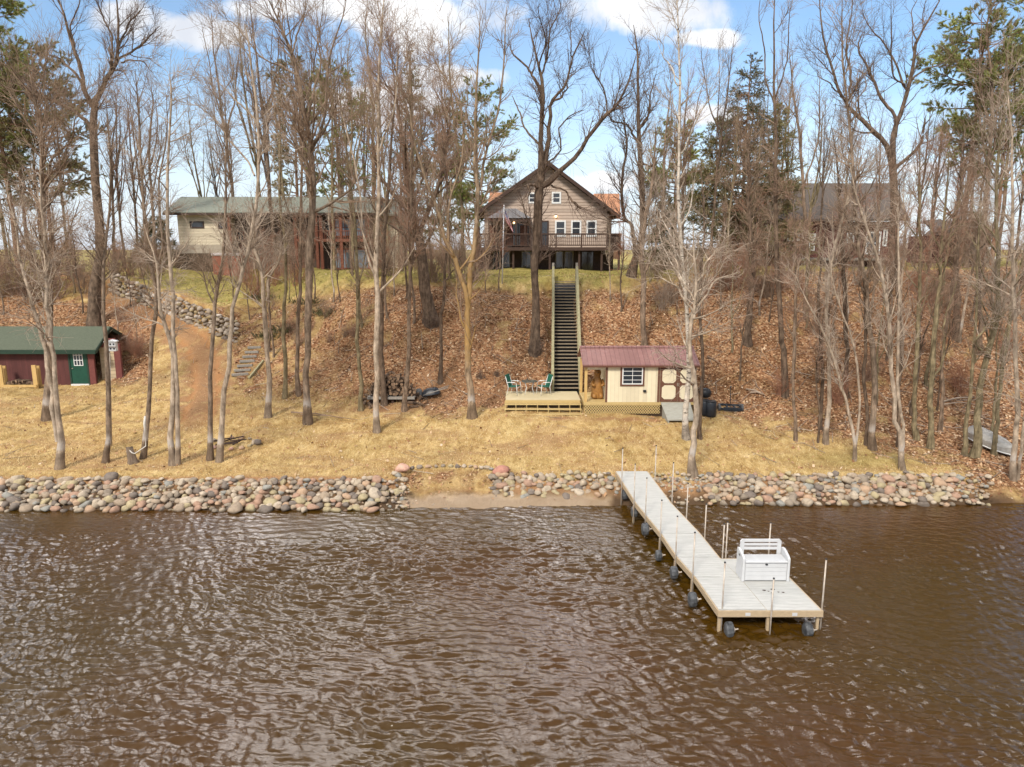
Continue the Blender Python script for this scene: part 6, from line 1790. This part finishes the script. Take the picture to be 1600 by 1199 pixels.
EAST = [
 ('slim upright stem, first one east of the small wheeled cart', 'pole', 'grey', 'pink', [[(1244,689,8),(1242,620,6),(1240,549,6),(1241,470,5),(1243,380,4),(1240,300,2)]]),
 ('very thin sapling next to a pair of darker stems above the lawn edge', 'pole', 'dark', 'pink', [[(1279,692,4),(1278,620,4),(1277,550,3),(1280,470,2)]]),
 ('dark stem standing close behind the grey white topped trunk', 'pole', 'dark', 'grey', [[(1285,674,8),(1282,600,7),(1281,520,6),(1284,430,5),(1290,330,3)]]),
 ('grey trunk whose white upper stem leans over the dark red house', 'slim', 'pale', 'pale', [[(1291,694,11),(1293,640,9),(1294,582,8),(1293,481,8),(1305,400,8),(1318,330,7),(1332,287,6),(1347,265,3)], [(1318,330,4),(1330,300,3),(1338,250,2)]]),
 ('low forked sapling splitting into two pale leaning stems near the stones', 'slim', 'pale', 'pale',
   [[(1335,720,8),(1333,690,7),(1328,650,6),(1321,616,6),(1308,580,5),(1296,549,5),(1280,510,4),(1262,471,3),(1245,430,2)], [(1336,705,6),(1340,660,5),(1343,616,5),(1340,565,5),(1326,520,4),(1310,474,4),(1300,420,3),(1290,370,2)]]),
 ('straight dark stem left of the tallest grey trunk in the eastern wood', 'pole', 'dark', 'grey', [[(1354,696,9),(1353,630,7),(1352,560,7),(1350,470,6),(1352,380,4),(1350,300,2)]]),
 ('tallest smooth grey trunk of the eastern wood, leaning slightly west', 'mid', 'band', 'grey', [[(1365,702,15),(1366,650,12),(1365,582,12),(1360,515,11),(1350,431,10),(1341,380,9),(1332,300,8),(1326,200,7),(1319,90,5),(1320,-20,3)], [(1326,200,4),(1345,150,3),(1360,100,2)]]),
 ('dark stem just behind the long curving pale trunk', 'pole', 'dark', 'grey', [[(1404,699,9),(1405,620,7),(1406,540,7),(1404,450,6),(1405,350,4),(1402,280,2)]]),
 ('long curving pale trunk standing nearest the water in the eastern wood', 'slim', 'pale', 'pale', [[(1413,735,12),(1408,690,10),(1401,650,9),(1394,565,9),(1384,481,8),(1374,431,7),(1358,370,6),(1340,300,4),(1328,240,2)], [(1411,700,7),(1409,640,7),(1404,582,7),(1404,481,6),(1402,400,5),(1404,320,3)]]),
 ('mossy straight trunk, first beyond the curving pale trunk', 'slim', 'moss', 'pink', [[(1431,687,11),(1432,640,9),(1433,565,9),(1433,447,8),(1436,330,6),(1440,230,4)]]),
 ('stout mossy trunk between the curving pale trunk and the rowboat', 'slim', 'moss', 'pink', [[(1453,701,13),(1454,660,11),(1456,616,11),(1462,515,10),(1468,430,8),(1475,330,6),(1480,240,4)], [(1458,600,6),(1470,560,5),(1480,500,4),(1490,440,3)]]),
 ('leaning slim stem behind the stout mossy trunk', 'pole', 'grey', 'grey', [[(1468,672,9),(1470,620,7),(1475,565,7),(1489,464,6),(1496,380,5),(1506,300,3)]]),
 ('short dead trunk close beside the leaning trunk at the rowboat', 'pole', 'moss', 'grey', [[(1511,713,10),(1513,670,9),(1516,600,7),(1521,500,6),(1528,400,5),(1536,300,3)]]),
 ('thick leaning mossy trunk standing beside the upturned rowboat', 'mid', 'moss', 'pale', [[(1519,713,18),(1525,670,15),(1532,630,14),(1546,555,13),(1554,498,12),(1558,414,10),(1562,300,8),(1566,180,6),(1570,90,3)], [(1546,560,7),(1528,540,6),(1535,515,4),(1545,500,3)]]),
 ('curved dark stem crossing in front of the rowboat bow', 'pole', 'moss', 'pale', [[(1552,709,11),(1556,670,9),(1559,616,8),(1577,532,7),(1590,440,5),(1600,360,3)]]),
 ('pale trunk on the bare bank beyond the end of the stones', 'mop', 'pale', 'pale', [[(1585,750,14),(1586,700,11),(1587,616,10),(1586,481,9),(1583,380,8),(1578,250,6),(1574,120,3)], [(1590,740,7),(1598,680,6),(1606,600,5),(1612,500,4)]]),
 ('thick dark trunk halfway up the eastern leafy bank', 'mid', 'dark', 'grey', [[(1169,536,15),(1170,500,12),(1172,450,12),(1174,400,11),(1172,330,9),(1170,250,6),(1168,180,3)]]),
 ('dark trunk beside the low brush mound on the eastern bank', 'slim', 'dark', 'grey', [[(1226,618,15),(1223,560,12),(1221,530,11),(1220,447,11),(1213,350,10),(1210,230,9),(1208,150,7),(1212,40,4),(1214,-30,2)], [(1209,160,5),(1196,110,4),(1190,50,3),(1187,-10,2)], [(1210,170,5),(1222,120,4),(1232,60,3),(1238,0,2)]]),
 ('narrow dark stem high on the bank before the dark red house wall', 'slim', 'grey', 'grey', [[(1262,500,10),(1261,450,8),(1260,400,8),(1254,300,7),(1251,200,6),(1240,140,4),(1230,80,2)], [(1254,300,4),(1270,250,4),(1280,180,3),(1283,110,2)]]),
 ('dark bank trunk behind the leaning sapling stems', 'slim', 'dark', 'grey', [[(1325,620,11),(1324,560,9),(1320,480,9),(1318,400,8),(1310,300,6),(1300,200,4)]]),
 ('dark rough trunk high on the bank with a crooked low limb', 'mid', 'dark', 'grey', [[(1497,528,15),(1496,480,12),(1495,430,11),(1494,350,9),(1500,280,6),(1505,220,3)], [(1495,440,7),(1482,470,6),(1468,490,4)]]),
 ('dark stem above the rowboat, high on the bank', 'slim', 'dark', 'grey', [[(1532,552,10),(1530,500,8),(1528,430,8),(1532,340,6),(1538,260,4)]]),
]
si = 100
for rows, grp in ((TR, None), (EAST, SLOPE_GROUP)):
    for (lab, pre, bk, tw, stems) in rows:
        si += 1
        st, g = traced(stems, .7 if pre != 'fork' else 1.1, si)
        geo = tree_geo(st, si, **PRE[pre])
        nm = 'birch_tree' if bk == 'birch' else 'bare_tree'
        make_tree(nm, lab, geo, tuple(g), BK[bk], TW[tw])

# brushy suckers round the foot of the great tree and the burl tree
def shrub_geo(seed, nst=26, h=1.8, spread=.6, tw=(5, 7), nlev=(140, 420), ln=(.8, .4), rad=.012):
    r = np.random.default_rng(seed)
    P = []; K = 7
    a = r.uniform(0, 6.283, nst); lean = r.uniform(.05, spread, nst); hh = h * r.uniform(.5, 1.1, nst)
    p = np.stack([.12 * h * r.normal(0, .6, nst), .12 * h * r.normal(0, .6, nst), np.full(nst, -.1)], -1)
    d = np.stack([np.cos(a) * lean, np.sin(a) * lean, np.ones(nst)], -1)
    pts = [p]
    for k in range(K - 1):
        d = d / np.linalg.norm(d, axis=1, keepdims=True) + r.normal(0, .14, (nst, 3)) + np.array([0, 0, .04])
        pts.append(pts[-1] + d / np.linalg.norm(d, axis=1, keepdims=True) * (hh / (K - 1))[:, None])
    Q = np.stack(pts, 1); RR = rad * r.uniform(.6, 1.3, nst)[:, None] * (1 - .75 * np.linspace(0, 1, K))[None]
    g = [tubes(Q, RR, 4)]
    Q2, R2 = sprout(Q, RR, nlev[0], r, .15, 1, ln[0], .65, .05, 5, .7, .15, .005)
    Q3, R3 = sprout(Q2, R2, nlev[1], r, .1, 1, ln[1], .65, .03, 4, .8, .18, .0045)
    return g + [tubes(Q2, R2, 3), tubes(Q3, R3, 3)]
def make_shrub(name, label, seed, loc, mat, group=None, cat='shrub', **kw):
    gg = shrub_geo(seed, **kw)
    root = thing(name, label, cat, loc, group)
    v, f = gg[0]; mesh_obj('stems', np_mesh('stems', v, f, True), mat, root)
    v, f = join_geo(gg[1:]); mesh_obj('twigs', np_mesh('twigs', v, f, True), mat, root)
    return root
g = ground(836, 556); make_shrub('sucker_shrub', 'dark ring of suckers round the foot of the great forked tree', 5, tuple(g), TW['dark'], h=.9, spread=1.3, nst=60, ln=(.4, .25))
g = ground(674, 512); make_shrub('sucker_shrub', 'dark brushy burl growth round the foot of the huge gnarled trunk', 6, tuple(g), TW['dark'], h=1.0, spread=1.3, nst=60, ln=(.4, .25))

# ------------------------------------------------------------------ conifers
def needles(Q, r, per, ln, wd, spread=.9, lo=.15):
    """thin needle sprays along twig polylines"""
    n = len(Q) * per
    idx = np.repeat(np.arange(len(Q)), per); t = r.uniform(lo, 1, n)
    p, d, _ = interp_poly(Q, np.ones(Q.shape[:2]), idx, t)
    q = r.normal(0, 1, (n, 3)); q -= d * (q * d).sum(1, keepdims=True); q /= np.linalg.norm(q, axis=1, keepdims=True) + 1e-9
    a = r.uniform(.35, 1.15, n)[:, None] * spread
    dr = d * np.cos(a) + q * np.sin(a)
    s = np.cross(dr, r.normal(0, 1, (n, 3))); s /= np.linalg.norm(s, axis=1, keepdims=True) + 1e-9
    L_ = ln * r.uniform(.6, 1.25, n)[:, None]
    V = np.stack([p - s * wd * .5, p + s * wd * .5, p + dr * L_], 1).reshape(-1, 3)
    F = np.arange(3 * n).reshape(-1, 3)
    c = r.uniform(0, 1, (n, 1)); return V, F, np.repeat(c, 3, 0)
def pine_geo(seed, H, spread, kind='pine', bare=.35, dens=1.0):
    r = np.random.default_rng(seed)
    K = 14; z = np.linspace(-.4, H, K)
    P = np.stack([.12 * np.cumsum(r.normal(0, .3, K)), .12 * np.cumsum(r.normal(0, .3, K)), z], -1); P[:2, :2] = 0
    rad = H * .011 * (1 - .9 * np.linspace(0, 1, K)) + .01
    tr = [tubes(P[None], rad[None], 8)]
    nb = int((120 if kind == 'spruce' else 54) * dens)
    t = bare + (1 - bare) * r.uniform(0, 1, nb) ** (.9 if kind == 'spruce' else .8)
    a = r.uniform(0, 6.283, nb)
    if kind == 'spruce':
        ln = spread * (1 - t) ** .75 / (1 - bare) ** .75 * r.uniform(.7, 1.1, nb) + .25; slope = -.12; up = .03
    else:
        prof = np.sin(np.clip((t - bare) / (1 - bare), 0, 1) * 3.14 * .86 + .35) ** .7
        ln = spread * prof * r.uniform(.45, 1.15, nb) + .3; slope = .12; up = .035
    P0, _, r0 = interp_poly(P[None], rad[None], np.zeros(nb, int), t)
    d = np.stack([np.cos(a), np.sin(a), np.full(nb, slope) + r.normal(0, .12, nb) + .5 * np.clip(t - .85, 0, 1) * 4], -1)
    pts = [P0]; KK = 8
    for k in range(KK - 1):
        d = d / np.linalg.norm(d, axis=1, keepdims=True) + r.normal(0, .07, (nb, 3)) + np.array([0, 0, up]); pts.append(pts[-1] + d / np.linalg.norm(d, axis=1, keepdims=True) * (ln / (KK - 1))[:, None])
    Q = np.stack(pts, 1); RR = (np.minimum(r0 * .55, ln * .016 + .012))[:, None] * (1 - .8 * np.linspace(0, 1, KK))[None]
    tr.append(tubes(Q, RR, 5))
    # dead bare stubs below the crown
    Qd, Rd = sprout(P[None], rad[None], 16, r, .12, bare + .1, spread * .5, 1.4, -.02, 5, .3, .1, .008); tr.append(tubes(Qd, Rd, 4))
    n2 = int(nb * (18 if kind == 'spruce' else 22))
    Q2, R2 = sprout(Q, RR, n2, r, .15 if kind == 'spruce' else .38, 1, .75 if kind == 'spruce' else .8, .8, .03, 4, .6, .12, .006, lenr=.6)
    tr.append(tubes(Q2, R2, 3))
    Q2b = np.concatenate([Q2, Q2]) if False else Q2
    per = 34 if kind == 'spruce' else 64
    V, F, c = needles(Q2b, r, per, .14 if kind == 'spruce' else .20, .034 if kind == 'spruce' else .034, .9, .1 if kind == 'spruce' else .35)
    return join_geo(tr), (V, F, c)
def needle_mat(name, c1, c2, brown):
    m, nt, b = new_mat(name)
    a_ = N(nt, 'ShaderNodeAttribute', attribute_name='mask')
    n1 = noise(nt, mapped(nt, 'Object'), .7, 4, .6)
    c = ramp(nt, N_r(nt, a_.outputs['Color']), [(0, c2), (.72, c1), (.85, brown), (1, brown)]).outputs[0]
    c = mixc(nt, .6, c, ramp(nt, n1.outputs['Fac'], [(.35, (.72, .75, .70)), (.65, (1.25, 1.2, 1.1))]).outputs[0], 'MULTIPLY')
    L(nt, c, b.inputs['Base Color']); b.inputs['Roughness'].default_value = .7; b.inputs['Specular IOR Level'].default_value = .25
    return m
NM = {'pine': needle_mat('pine_needles', (.33, .38, .12), (.19, .24, .075), (.34, .23, .10)),
      'spruce': needle_mat('spruce_needles', (.15, .155, .07), (.08, .09, .042), (.25, .17, .10)),
      'olive': needle_mat('olive_needles', (.31, .29, .13), (.19, .18, .08), (.34, .235, .12))}
def make_pine(name, label, seed, loc, H, spread, kind='pine', nm='pine', bare=.35, dens=1.0, group=None):
    (tv, tf), (V, F, c) = pine_geo(seed, H, spread, kind, bare, dens)
    root = thing(name, label, 'tree', loc, group)
    mesh_obj('trunk', np_mesh('trunk', tv, tf, True), BK['pine'], root)
    mesh_obj('crown', np_mesh('crown', V, F, False, c), NM[nm], root)
    return root
def pt(px, py_ground, py_top, Y):
    g = at(px, py_ground, Y); z = float(hgt(g.x, Y)); top = at(px, py_top, Y).z
    return (g.x, Y, z), top - z
for (lab, px, top, Y, sp, kind, nm, bare, dn) in (
    ('tall ragged white pine rising behind the massive old tree, above the boathouse', 30, -25, 55, 4.2, 'pine', 'pine', .40, 1.7),
    ('olive pine behind the boathouse bank, beside the ragged white pine', 88, 75, 56, 4.2, 'pine', 'olive', .25, 1.5),
    ('dull pine deep in the brush at the western edge', -12, 60, 56, 4.2, 'pine', 'olive', .2, 1.4),
    ('olive pine standing over the middle of the long cream house', 470, 95, 74, 3.4, 'pine', 'olive', .28, 1.1),
    ('dark pine at the balcony end of the long cream house', 535, 105, 72, 4.2, 'pine', 'pine', .28, 1.2),
    ('narrow pointed pine between the two pale houses, highest there', 645, 78, 78, 3.0, 'spruce', 'olive', .12, 1.2),
    ('bushy yellow green pine at the west roof edge of the gable house', 745, 135, 68, 4.2, 'pine', 'pine', .22, 1.3),
    ('small olive pine touching the west gable of the taupe house', 703, 170, 76, 3.2, 'pine', 'olive', .18, 1.2),
    ('big dark spruce with a bare top east of the gable house', 1156, 85, 58, 4.8, 'spruce', 'spruce', .08, 1.5),
    ('broad olive spruce leaning on the dark spruce, house side', 1110, 185, 60, 3.4, 'spruce', 'olive', .1, 1.2),
    ('olive spruce between dark spruce and the dark red house', 1206, 165, 60, 3.4, 'spruce', 'olive', .08, 1.2),
    ('green pine with flat layered boughs beyond the deck corner', 1048, 195, 66, 2.6, 'pine', 'pine', .3, 1.0),
    ('low dark spruce hiding behind the trunks at the deck corner', 1034, 310, 58, 1.9, 'spruce', 'spruce', .05, .9),
    ('tall white pine with green layered boughs east of the V shaped tree', 1497, -25, 52, 4.4, 'pine', 'pine', .42, 1.5),
    ('second white pine with wide flat boughs, over the small cabin', 1548, 85, 53, 4.4, 'pine', 'pine', .42, 1.6),
    ('round olive juniper against the small cabin roof', 1516, 335, 60, 2.0, 'spruce', 'olive', .03, .8),
    ('round olive evergreen bush at the west end of the long cream house', 246, 340, 66, 2.6, 'spruce', 'olive', .02, .9)):
    loc, H = pt(px, 420, top, Y)
    make_pine('pine_tree' if kind == 'pine' else 'spruce_tree', lab, int(px) + 500, loc, H, sp, kind, nm, bare, dn)

# ------------------------------------------------------------------ background bare trees: eight kinds, copied
r = np.random.default_rng(11)
def bg_proto(i):
    rr = np.random.default_rng(900 + i)
    H = 17.0; lean = rr.normal(0, .6, 2)
    st = [smooth_path([((0, 0, -.4), .17), ((.1 * lean[0], .1 * lean[1], 3), .14), ((.4 * lean[0], .4 * lean[1], 7), .12), ((lean[0], lean[1], 11.5), .085), ((1.3 * lean[0] + rr.normal(0, .3), 1.2 * lean[1], 15), .045), ((1.5 * lean[0], 1.4 * lean[1], H), .016)], 18)]
    for k in range(3 + i % 3):
        z0 = rr.uniform(5, 10); f = (z0 - 3) / 8.5; bx, by = lean[0] * f * .9, lean[1] * f * .9
        a = rr.uniform(0, 6.28); s_ = rr.uniform(1.0, 2.6)
        st.append(smooth_path([((bx, by, z0), .085), ((bx + .45 * s_ * math.cos(a), by + .45 * s_ * math.sin(a), z0 + 2.0), .06), ((bx + .8 * s_ * math.cos(a), by + .8 * s_ * math.sin(a), z0 + 4.3), .04), ((bx + s_ * math.cos(a), by + s_ * math.sin(a), min(H, z0 + 7)), .014)], 18))
    return tree_geo(st, 900 + i, n=(22, 150, 900, 0), ln=(2.8, 1.5, .85, .3), tlo=.30, ang=(.7, .7, .65), up=(.14, .08, .04))
bgm = [(BK['grey'], TW['pink']), (BK['grey'], TW['grey']), (BK['dark'], TW['grey']), (BK['moss'], TW['pink']), (BK['grey'], TW['red']), (BK['dark'], TW['dark']), (BK['grey'], TW['grey']), (BK['moss'], TW['grey'])]
PB = []
for i in range(8):
    (tv, tf), (cv, cf) = bg_proto(i)
    PB.append((np_mesh('trunk', tv, tf, True), np_mesh('crown', cv, cf, True)))
    PB[-1][0].materials.append(bgm[i][0]); PB[-1][1].materials.append(bgm[i][1])
def place_bg(i, loc, H, rz, label, group, wide=1.0, name='bare_tree'):
    root = thing(name, label, 'tree', loc, group, rz)
    s = H / 17.0; root.scale = (s * wide, s * wide, s)
    for me_, nm in zip(PB[i % 8], ('trunk', 'crown')):
        o = bpy.data.objects.new(nm, me_); C.objects.link(o); o.parent = root
    return root
ordn = ['first', 'second', 'third', 'fourth', 'fifth', 'sixth', 'seventh', 'eighth', 'ninth', 'tenth', 'eleventh', 'twelfth', 'thirteenth', 'fourteenth', 'fifteenth', 'sixteenth', 'seventeenth', 'eighteenth', 'nineteenth', 'twentieth', 'twenty-first', 'twenty-second', 'twenty-third', 'twenty-fourth', 'twenty-fifth', 'twenty-sixth', 'twenty-seventh', 'twenty-eighth', 'twenty-ninth', 'thirtieth']
# (px range, count, ground depth range, top range, what they stand near)
BANDS = [
 ((-40, 135), 5, (52, 66), (30, 190), 'the background trees west of the massive old tree'),
 ((172, 258), 5, (54, 68), (110, 210), 'the thin background trees west of the long cream house'),
 ((318, 360), 2, (66, 72), (150, 260), 'the spindly trees over the cream house roof'),
 ((372, 470), 4, (54, 76), (0, 130), 'the tall bare trees over the long cream house'),
 ((488, 600), 6, (52, 80), (-20, 110), 'the crowded bare trees at the cream house balcony'),
 ((602, 735), 7, (54, 80), (20, 170), 'the crowded bare trees between the two pale houses'),
 ((1018, 1078), 3, (52, 62), (60, 190), 'the bare trees just east of the house deck'),
 ((1100, 1260), 8, (50, 70), (-10, 190), 'the bare trees round the dark spruce'),
 ((1262, 1385), 3, (48, 60), (80, 250), 'the bare trees before the dark red house'),
 ((1405, 1480), 4, (54, 70), (120, 290), 'the bare trees between red house and white pines'),
 ((1505, 1640), 6, (48, 70), (-20, 170), 'the bare trees at the eastern edge'),
]
ci = 0
for (pa, pb), cnt, (ya, yb), (ta, tb), where in BANDS:
    xs_ = sorted(pa + (pb - pa) * (k + r.uniform(.1, .9)) / cnt for k in range(cnt))
    for k, px in enumerate(xs_):
        Y = r.uniform(ya, yb); loc, H = pt(px, 420, r.uniform(ta, tb), Y); ci += 1
        place_bg(ci * 5 + k, loc, H, r.uniform(0, 6.28), '%s from the west of %s' % (ordn[k], where), where.replace('the ', '', 1), r.uniform(.75, 1.0))

# slender stems on the leafy banks: six kinds, copied
SLP = []
for i in range(6):
    rr = np.random.default_rng(700 + i); lean = rr.normal(0, .5, 2); H = 9.0
    st = [smooth_path([((0, 0, -.3), .075), ((.2 * lean[0], .2 * lean[1], 2.5), .062), ((.6 * lean[0], .6 * lean[1], 5), .048), ((lean[0], lean[1], 7.4), .026), ((1.3 * lean[0], 1.3 * lean[1], H), .01)], 18)]
    if i % 2: st.append(smooth_path([((.2 * lean[0], .2 * lean[1], 2.5), .04), ((-.4, .3, 4.4), .032), ((-.8, .4, 6.6), .02), ((-1.0, .5, 8), .008)], 18))
    (tv, tf), (cv, cf) = tree_geo(st, 700 + i, n=(14, 75, 460, 0), ln=(1.5, .9, .55, .3), tlo=.28, ang=(.65, .7, .65), up=(.10, .05, .02))
    a, b_ = np_mesh('trunk', tv, tf, True), np_mesh('crown', cv, cf, True)
    a.materials.append(BK[['grey', 'moss', 'dark', 'grey', 'pale', 'dark'][i]]); b_.materials.append(TW[['pink', 'grey', 'pink', 'red', 'pale', 'red'][i]])
    SLP.append((a, b_))
SB = [
 ((1110, 1215), 6, (440, 600), (5, 8), 'the saplings on the bank behind the cart'),
 ((1228, 1345), 6, (430, 640), (6, 10), 'the saplings on the bank west of the tallest grey trunk'),
 ((1346, 1475), 9, (430, 660), (6, 11), 'the saplings on the bank behind the curving pale trunk'),
 ((1478, 1612), 9, (430, 690), (6, 10), 'the saplings on the bank above the rowboat'),
 ((0, 135), 9, (425, 500), (5, 8), 'the saplings on the bank above the boathouse roof'),
 ((168, 235), 5, (440, 560), (3, 5.5), 'the saplings at the boathouse gable and track'),
 ((362, 470), 7, (450, 560), (4, 7), 'the saplings above the log steps'),
 ((490, 660), 10, (430, 560), (5, 9), 'the saplings on the bank above the woodpile'),
 ((690, 800), 3, (430, 470), (4, 6), 'the saplings at the lawn brow near the flagpole'),
 ((930, 1062), 5, (432, 520), (4, 7), 'the saplings on the bank above the cream shed'),
]
for (pa, pb), cnt, (ya, yb), (ha, hb), where in SB:
    xs_ = sorted(pa + (pb - pa) * (k + r.uniform(.1, .9)) / cnt for k in range(cnt))
    for k, px in enumerate(xs_):
        g = ground(px, r.uniform(ya, yb)); ci += 1
        root = thing('sapling', '%s from the west of %s' % (ordn[k], where), 'sapling', tuple(g), where.replace('the ', '', 1), r.uniform(0, 6.28))
        s = r.uniform(ha, hb) / 9.0; root.scale = (s, s, s)
        for me_, nm in zip(SLP[ci % 6], ('trunk', 'crown')):
            o = bpy.data.objects.new(nm, me_); C.objects.link(o); o.parent = root

# bare brush: four kinds, copied
SHP = []
for i in range(4):
    gg = shrub_geo(40 + i, nst=26, h=2.6, spread=.75, nlev=(190, 480), ln=(.95, .5), rad=.016)
    a = np_mesh('stems', *gg[0], True); b_ = np_mesh('twigs', *join_geo(gg[1:]), True)
    for q in (a, b_): q.materials.append(TW[['red', 'pink', 'grey', 'pale'][i]])
    SHP.append((a, b_))
HB = [
 ((1096, 1240), 12, (405, 470), (.6, 1.2), 'the bare bushes at the brow round the dark spruce', (0, 1, 2)),
 ((1240, 1420), 8, (425, 480), (.4, .7), 'the bare bushes at the brow before the dark red house', (0, 1, 2)),
 ((1420, 1620), 10, (420, 480), (.4, .8), 'the bare bushes at the brow before the small cabin', (0, 1, 2)),
 ((1200, 1600), 9, (480, 640), (.5, .9), 'the low bushes scattered down the eastern bank', (0, 1)),
 ((-20, 135), 14, (395, 480), (.9, 1.5), 'the brown bushes above the boathouse', (1, 2)),
 ((180, 225), 6, (500, 590), (.45, .8), 'the low brush against the boathouse gable', (0, 1)),
 ((370, 470), 9, (410, 470), (.7, 1.3), 'the pale bushes before the long cream house', (3, 2, 0)),
 ((430, 560), 8, (470, 560), (.3, .6), 'the low brush above the log steps', (2, 1)),
 ((580, 742), 9, (405, 440), (.7, 1.3), 'the bushes between the two pale houses', (1, 2)),
 ((1010, 1095), 7, (420, 500), (.5, 1.0), 'the pale brush east of the hill stairs', (3, 2)),
 ((150, 262), 7, (392, 415), (.8, 1.3), 'the bushes at the west end of the cream house', (1, 2)),
]
for (pa, pb), cnt, (ya, yb), (sa, sb), where, kinds in HB:
    xs_ = sorted(pa + (pb - pa) * (k + r.uniform(.1, .9)) / cnt for k in range(cnt))
    for k, px in enumerate(xs_):
        py = r.uniform(ya, yb)
        if py < 421:
            Y = r.uniform(50, 57); g = at(px, 420, Y); g.z = float(hgt(g.x, Y))
        else: g = ground(px, py)
        root = thing('bare_bush', '%s from the west of %s' % (ordn[k], where), 'bush', tuple(g), where.replace('the ', '', 1), r.uniform(0, 6.28))
        s = r.uniform(sa, sb); root.scale = (s, s, s * .95)
        for me_, nm in zip(SHP[kinds[k % len(kinds)]], ('stems', 'twigs')):
            o = bpy.data.objects.new(nm, me_); C.objects.link(o); o.parent = root
# small evergreen mats by the steps
for i, (px, py, s) in enumerate(((478, 478, 1.0), (505, 495, 1.1), (418, 530, .8), (440, 520, .8), (405, 470, .8))):
    g = ground(px, py)
    rr = np.random.default_rng(i + 60)
    P = np.stack([rr.normal(0, .55 * s, 60), rr.normal(0, .4 * s, 60), rr.uniform(0, .15, 60)], -1)
    d = np.stack([rr.normal(0, .5, 60), rr.normal(0, .5, 60), rr.uniform(.3, .8, 60)], -1) * .5 * s
    Q = np.stack([P, P + d * .5, P + d], 1)
    V, F, c = needles(Q, rr, 40, .10, .03)
    o = mesh_obj('juniper_mat', np_mesh('juniper_mat', V, F, False, c), NM['spruce'])
    o.location = tuple(g); props(o, '%s low dark juniper mat from the west on the bank above the log steps' % ordn[[3, 4, 1, 2, 0][i]], 'shrub', 'juniper mats')
for i, (px, py) in enumerate(((750, 592), (776, 588))):
    g = ground(px, py); make_shrub('leaf_tuft', 'small dark tuft on the bank %s the patio chairs' % ('farther from' if i == 0 else 'closer to'), 70 + i, tuple(g), TW['dark'], cat='tuft', h=.45, spread=1.0, nst=40, nlev=(60, 120), ln=(.2, .12))
# fallen branches
for i, (a, b_, w_) in enumerate((((1472, 632), (1520, 624), .05), ((1475, 636), (1518, 634), .035), ((455, 648), (535, 657), .04), ((470, 652), (560, 660), .03), ((1165, 612), (1195, 621), .04), ((1172, 618), (1192, 620), .05), ((1105, 560), (1135, 580), .03), ((945, 690), (960, 692), .02))):
    A, B = ground(*a), ground(*b_); A.z += .12; B.z += .10
    mid_ = (A + B) / 2 + Vector((0, 0, .08))
    LB = ['long grey fallen branch beyond the mossy trunks', 'lower grey fallen branch beyond the mossy trunks', 'long stick on the lawn west of the woodpile', 'second stick on the lawn west of the woodpile', 'pale stick on the leaves above the cart', 'pale short board on the leaves above the cart', 'thin fallen branch on the bank behind the shed', 'twig lying on open lawn above the dock'][i]
    props(MB().tube([A, mid_, B], [w_, w_ * .8, w_ * .4], 6).build('fallen_branch', TW['pale' if i in (0, 1, 4, 5) else 'grey'], None, True), LB, 'branch')

# far woods on the horizon: one mass nobody could count
r = np.random.default_rng(99)
parts = []
gg = [join_geo(shrub_geo(80 + i, nst=40, h=6, spread=.5, nlev=(220, 500), ln=(2.2, 1.2), rad=.05)) for i in range(3)]
for k in range(110):
    px = r.uniform(-60, 1660); Y = r.uniform(120, 210)
    if 965 < px < 1035 and r.uniform() < .8: continue
    g = at(px, 400, Y); z = float(hgt(g.x, Y)); v, f = gg[k % 3]
    s = r.uniform(.5, 1.15)
    parts.append((v * s + (g.x, Y, z), f))
v, f = join_geo(parts)
props(mesh_obj('far_woods', np_mesh('far_woods', v, f, True), TW['pink']), kind='stuff')
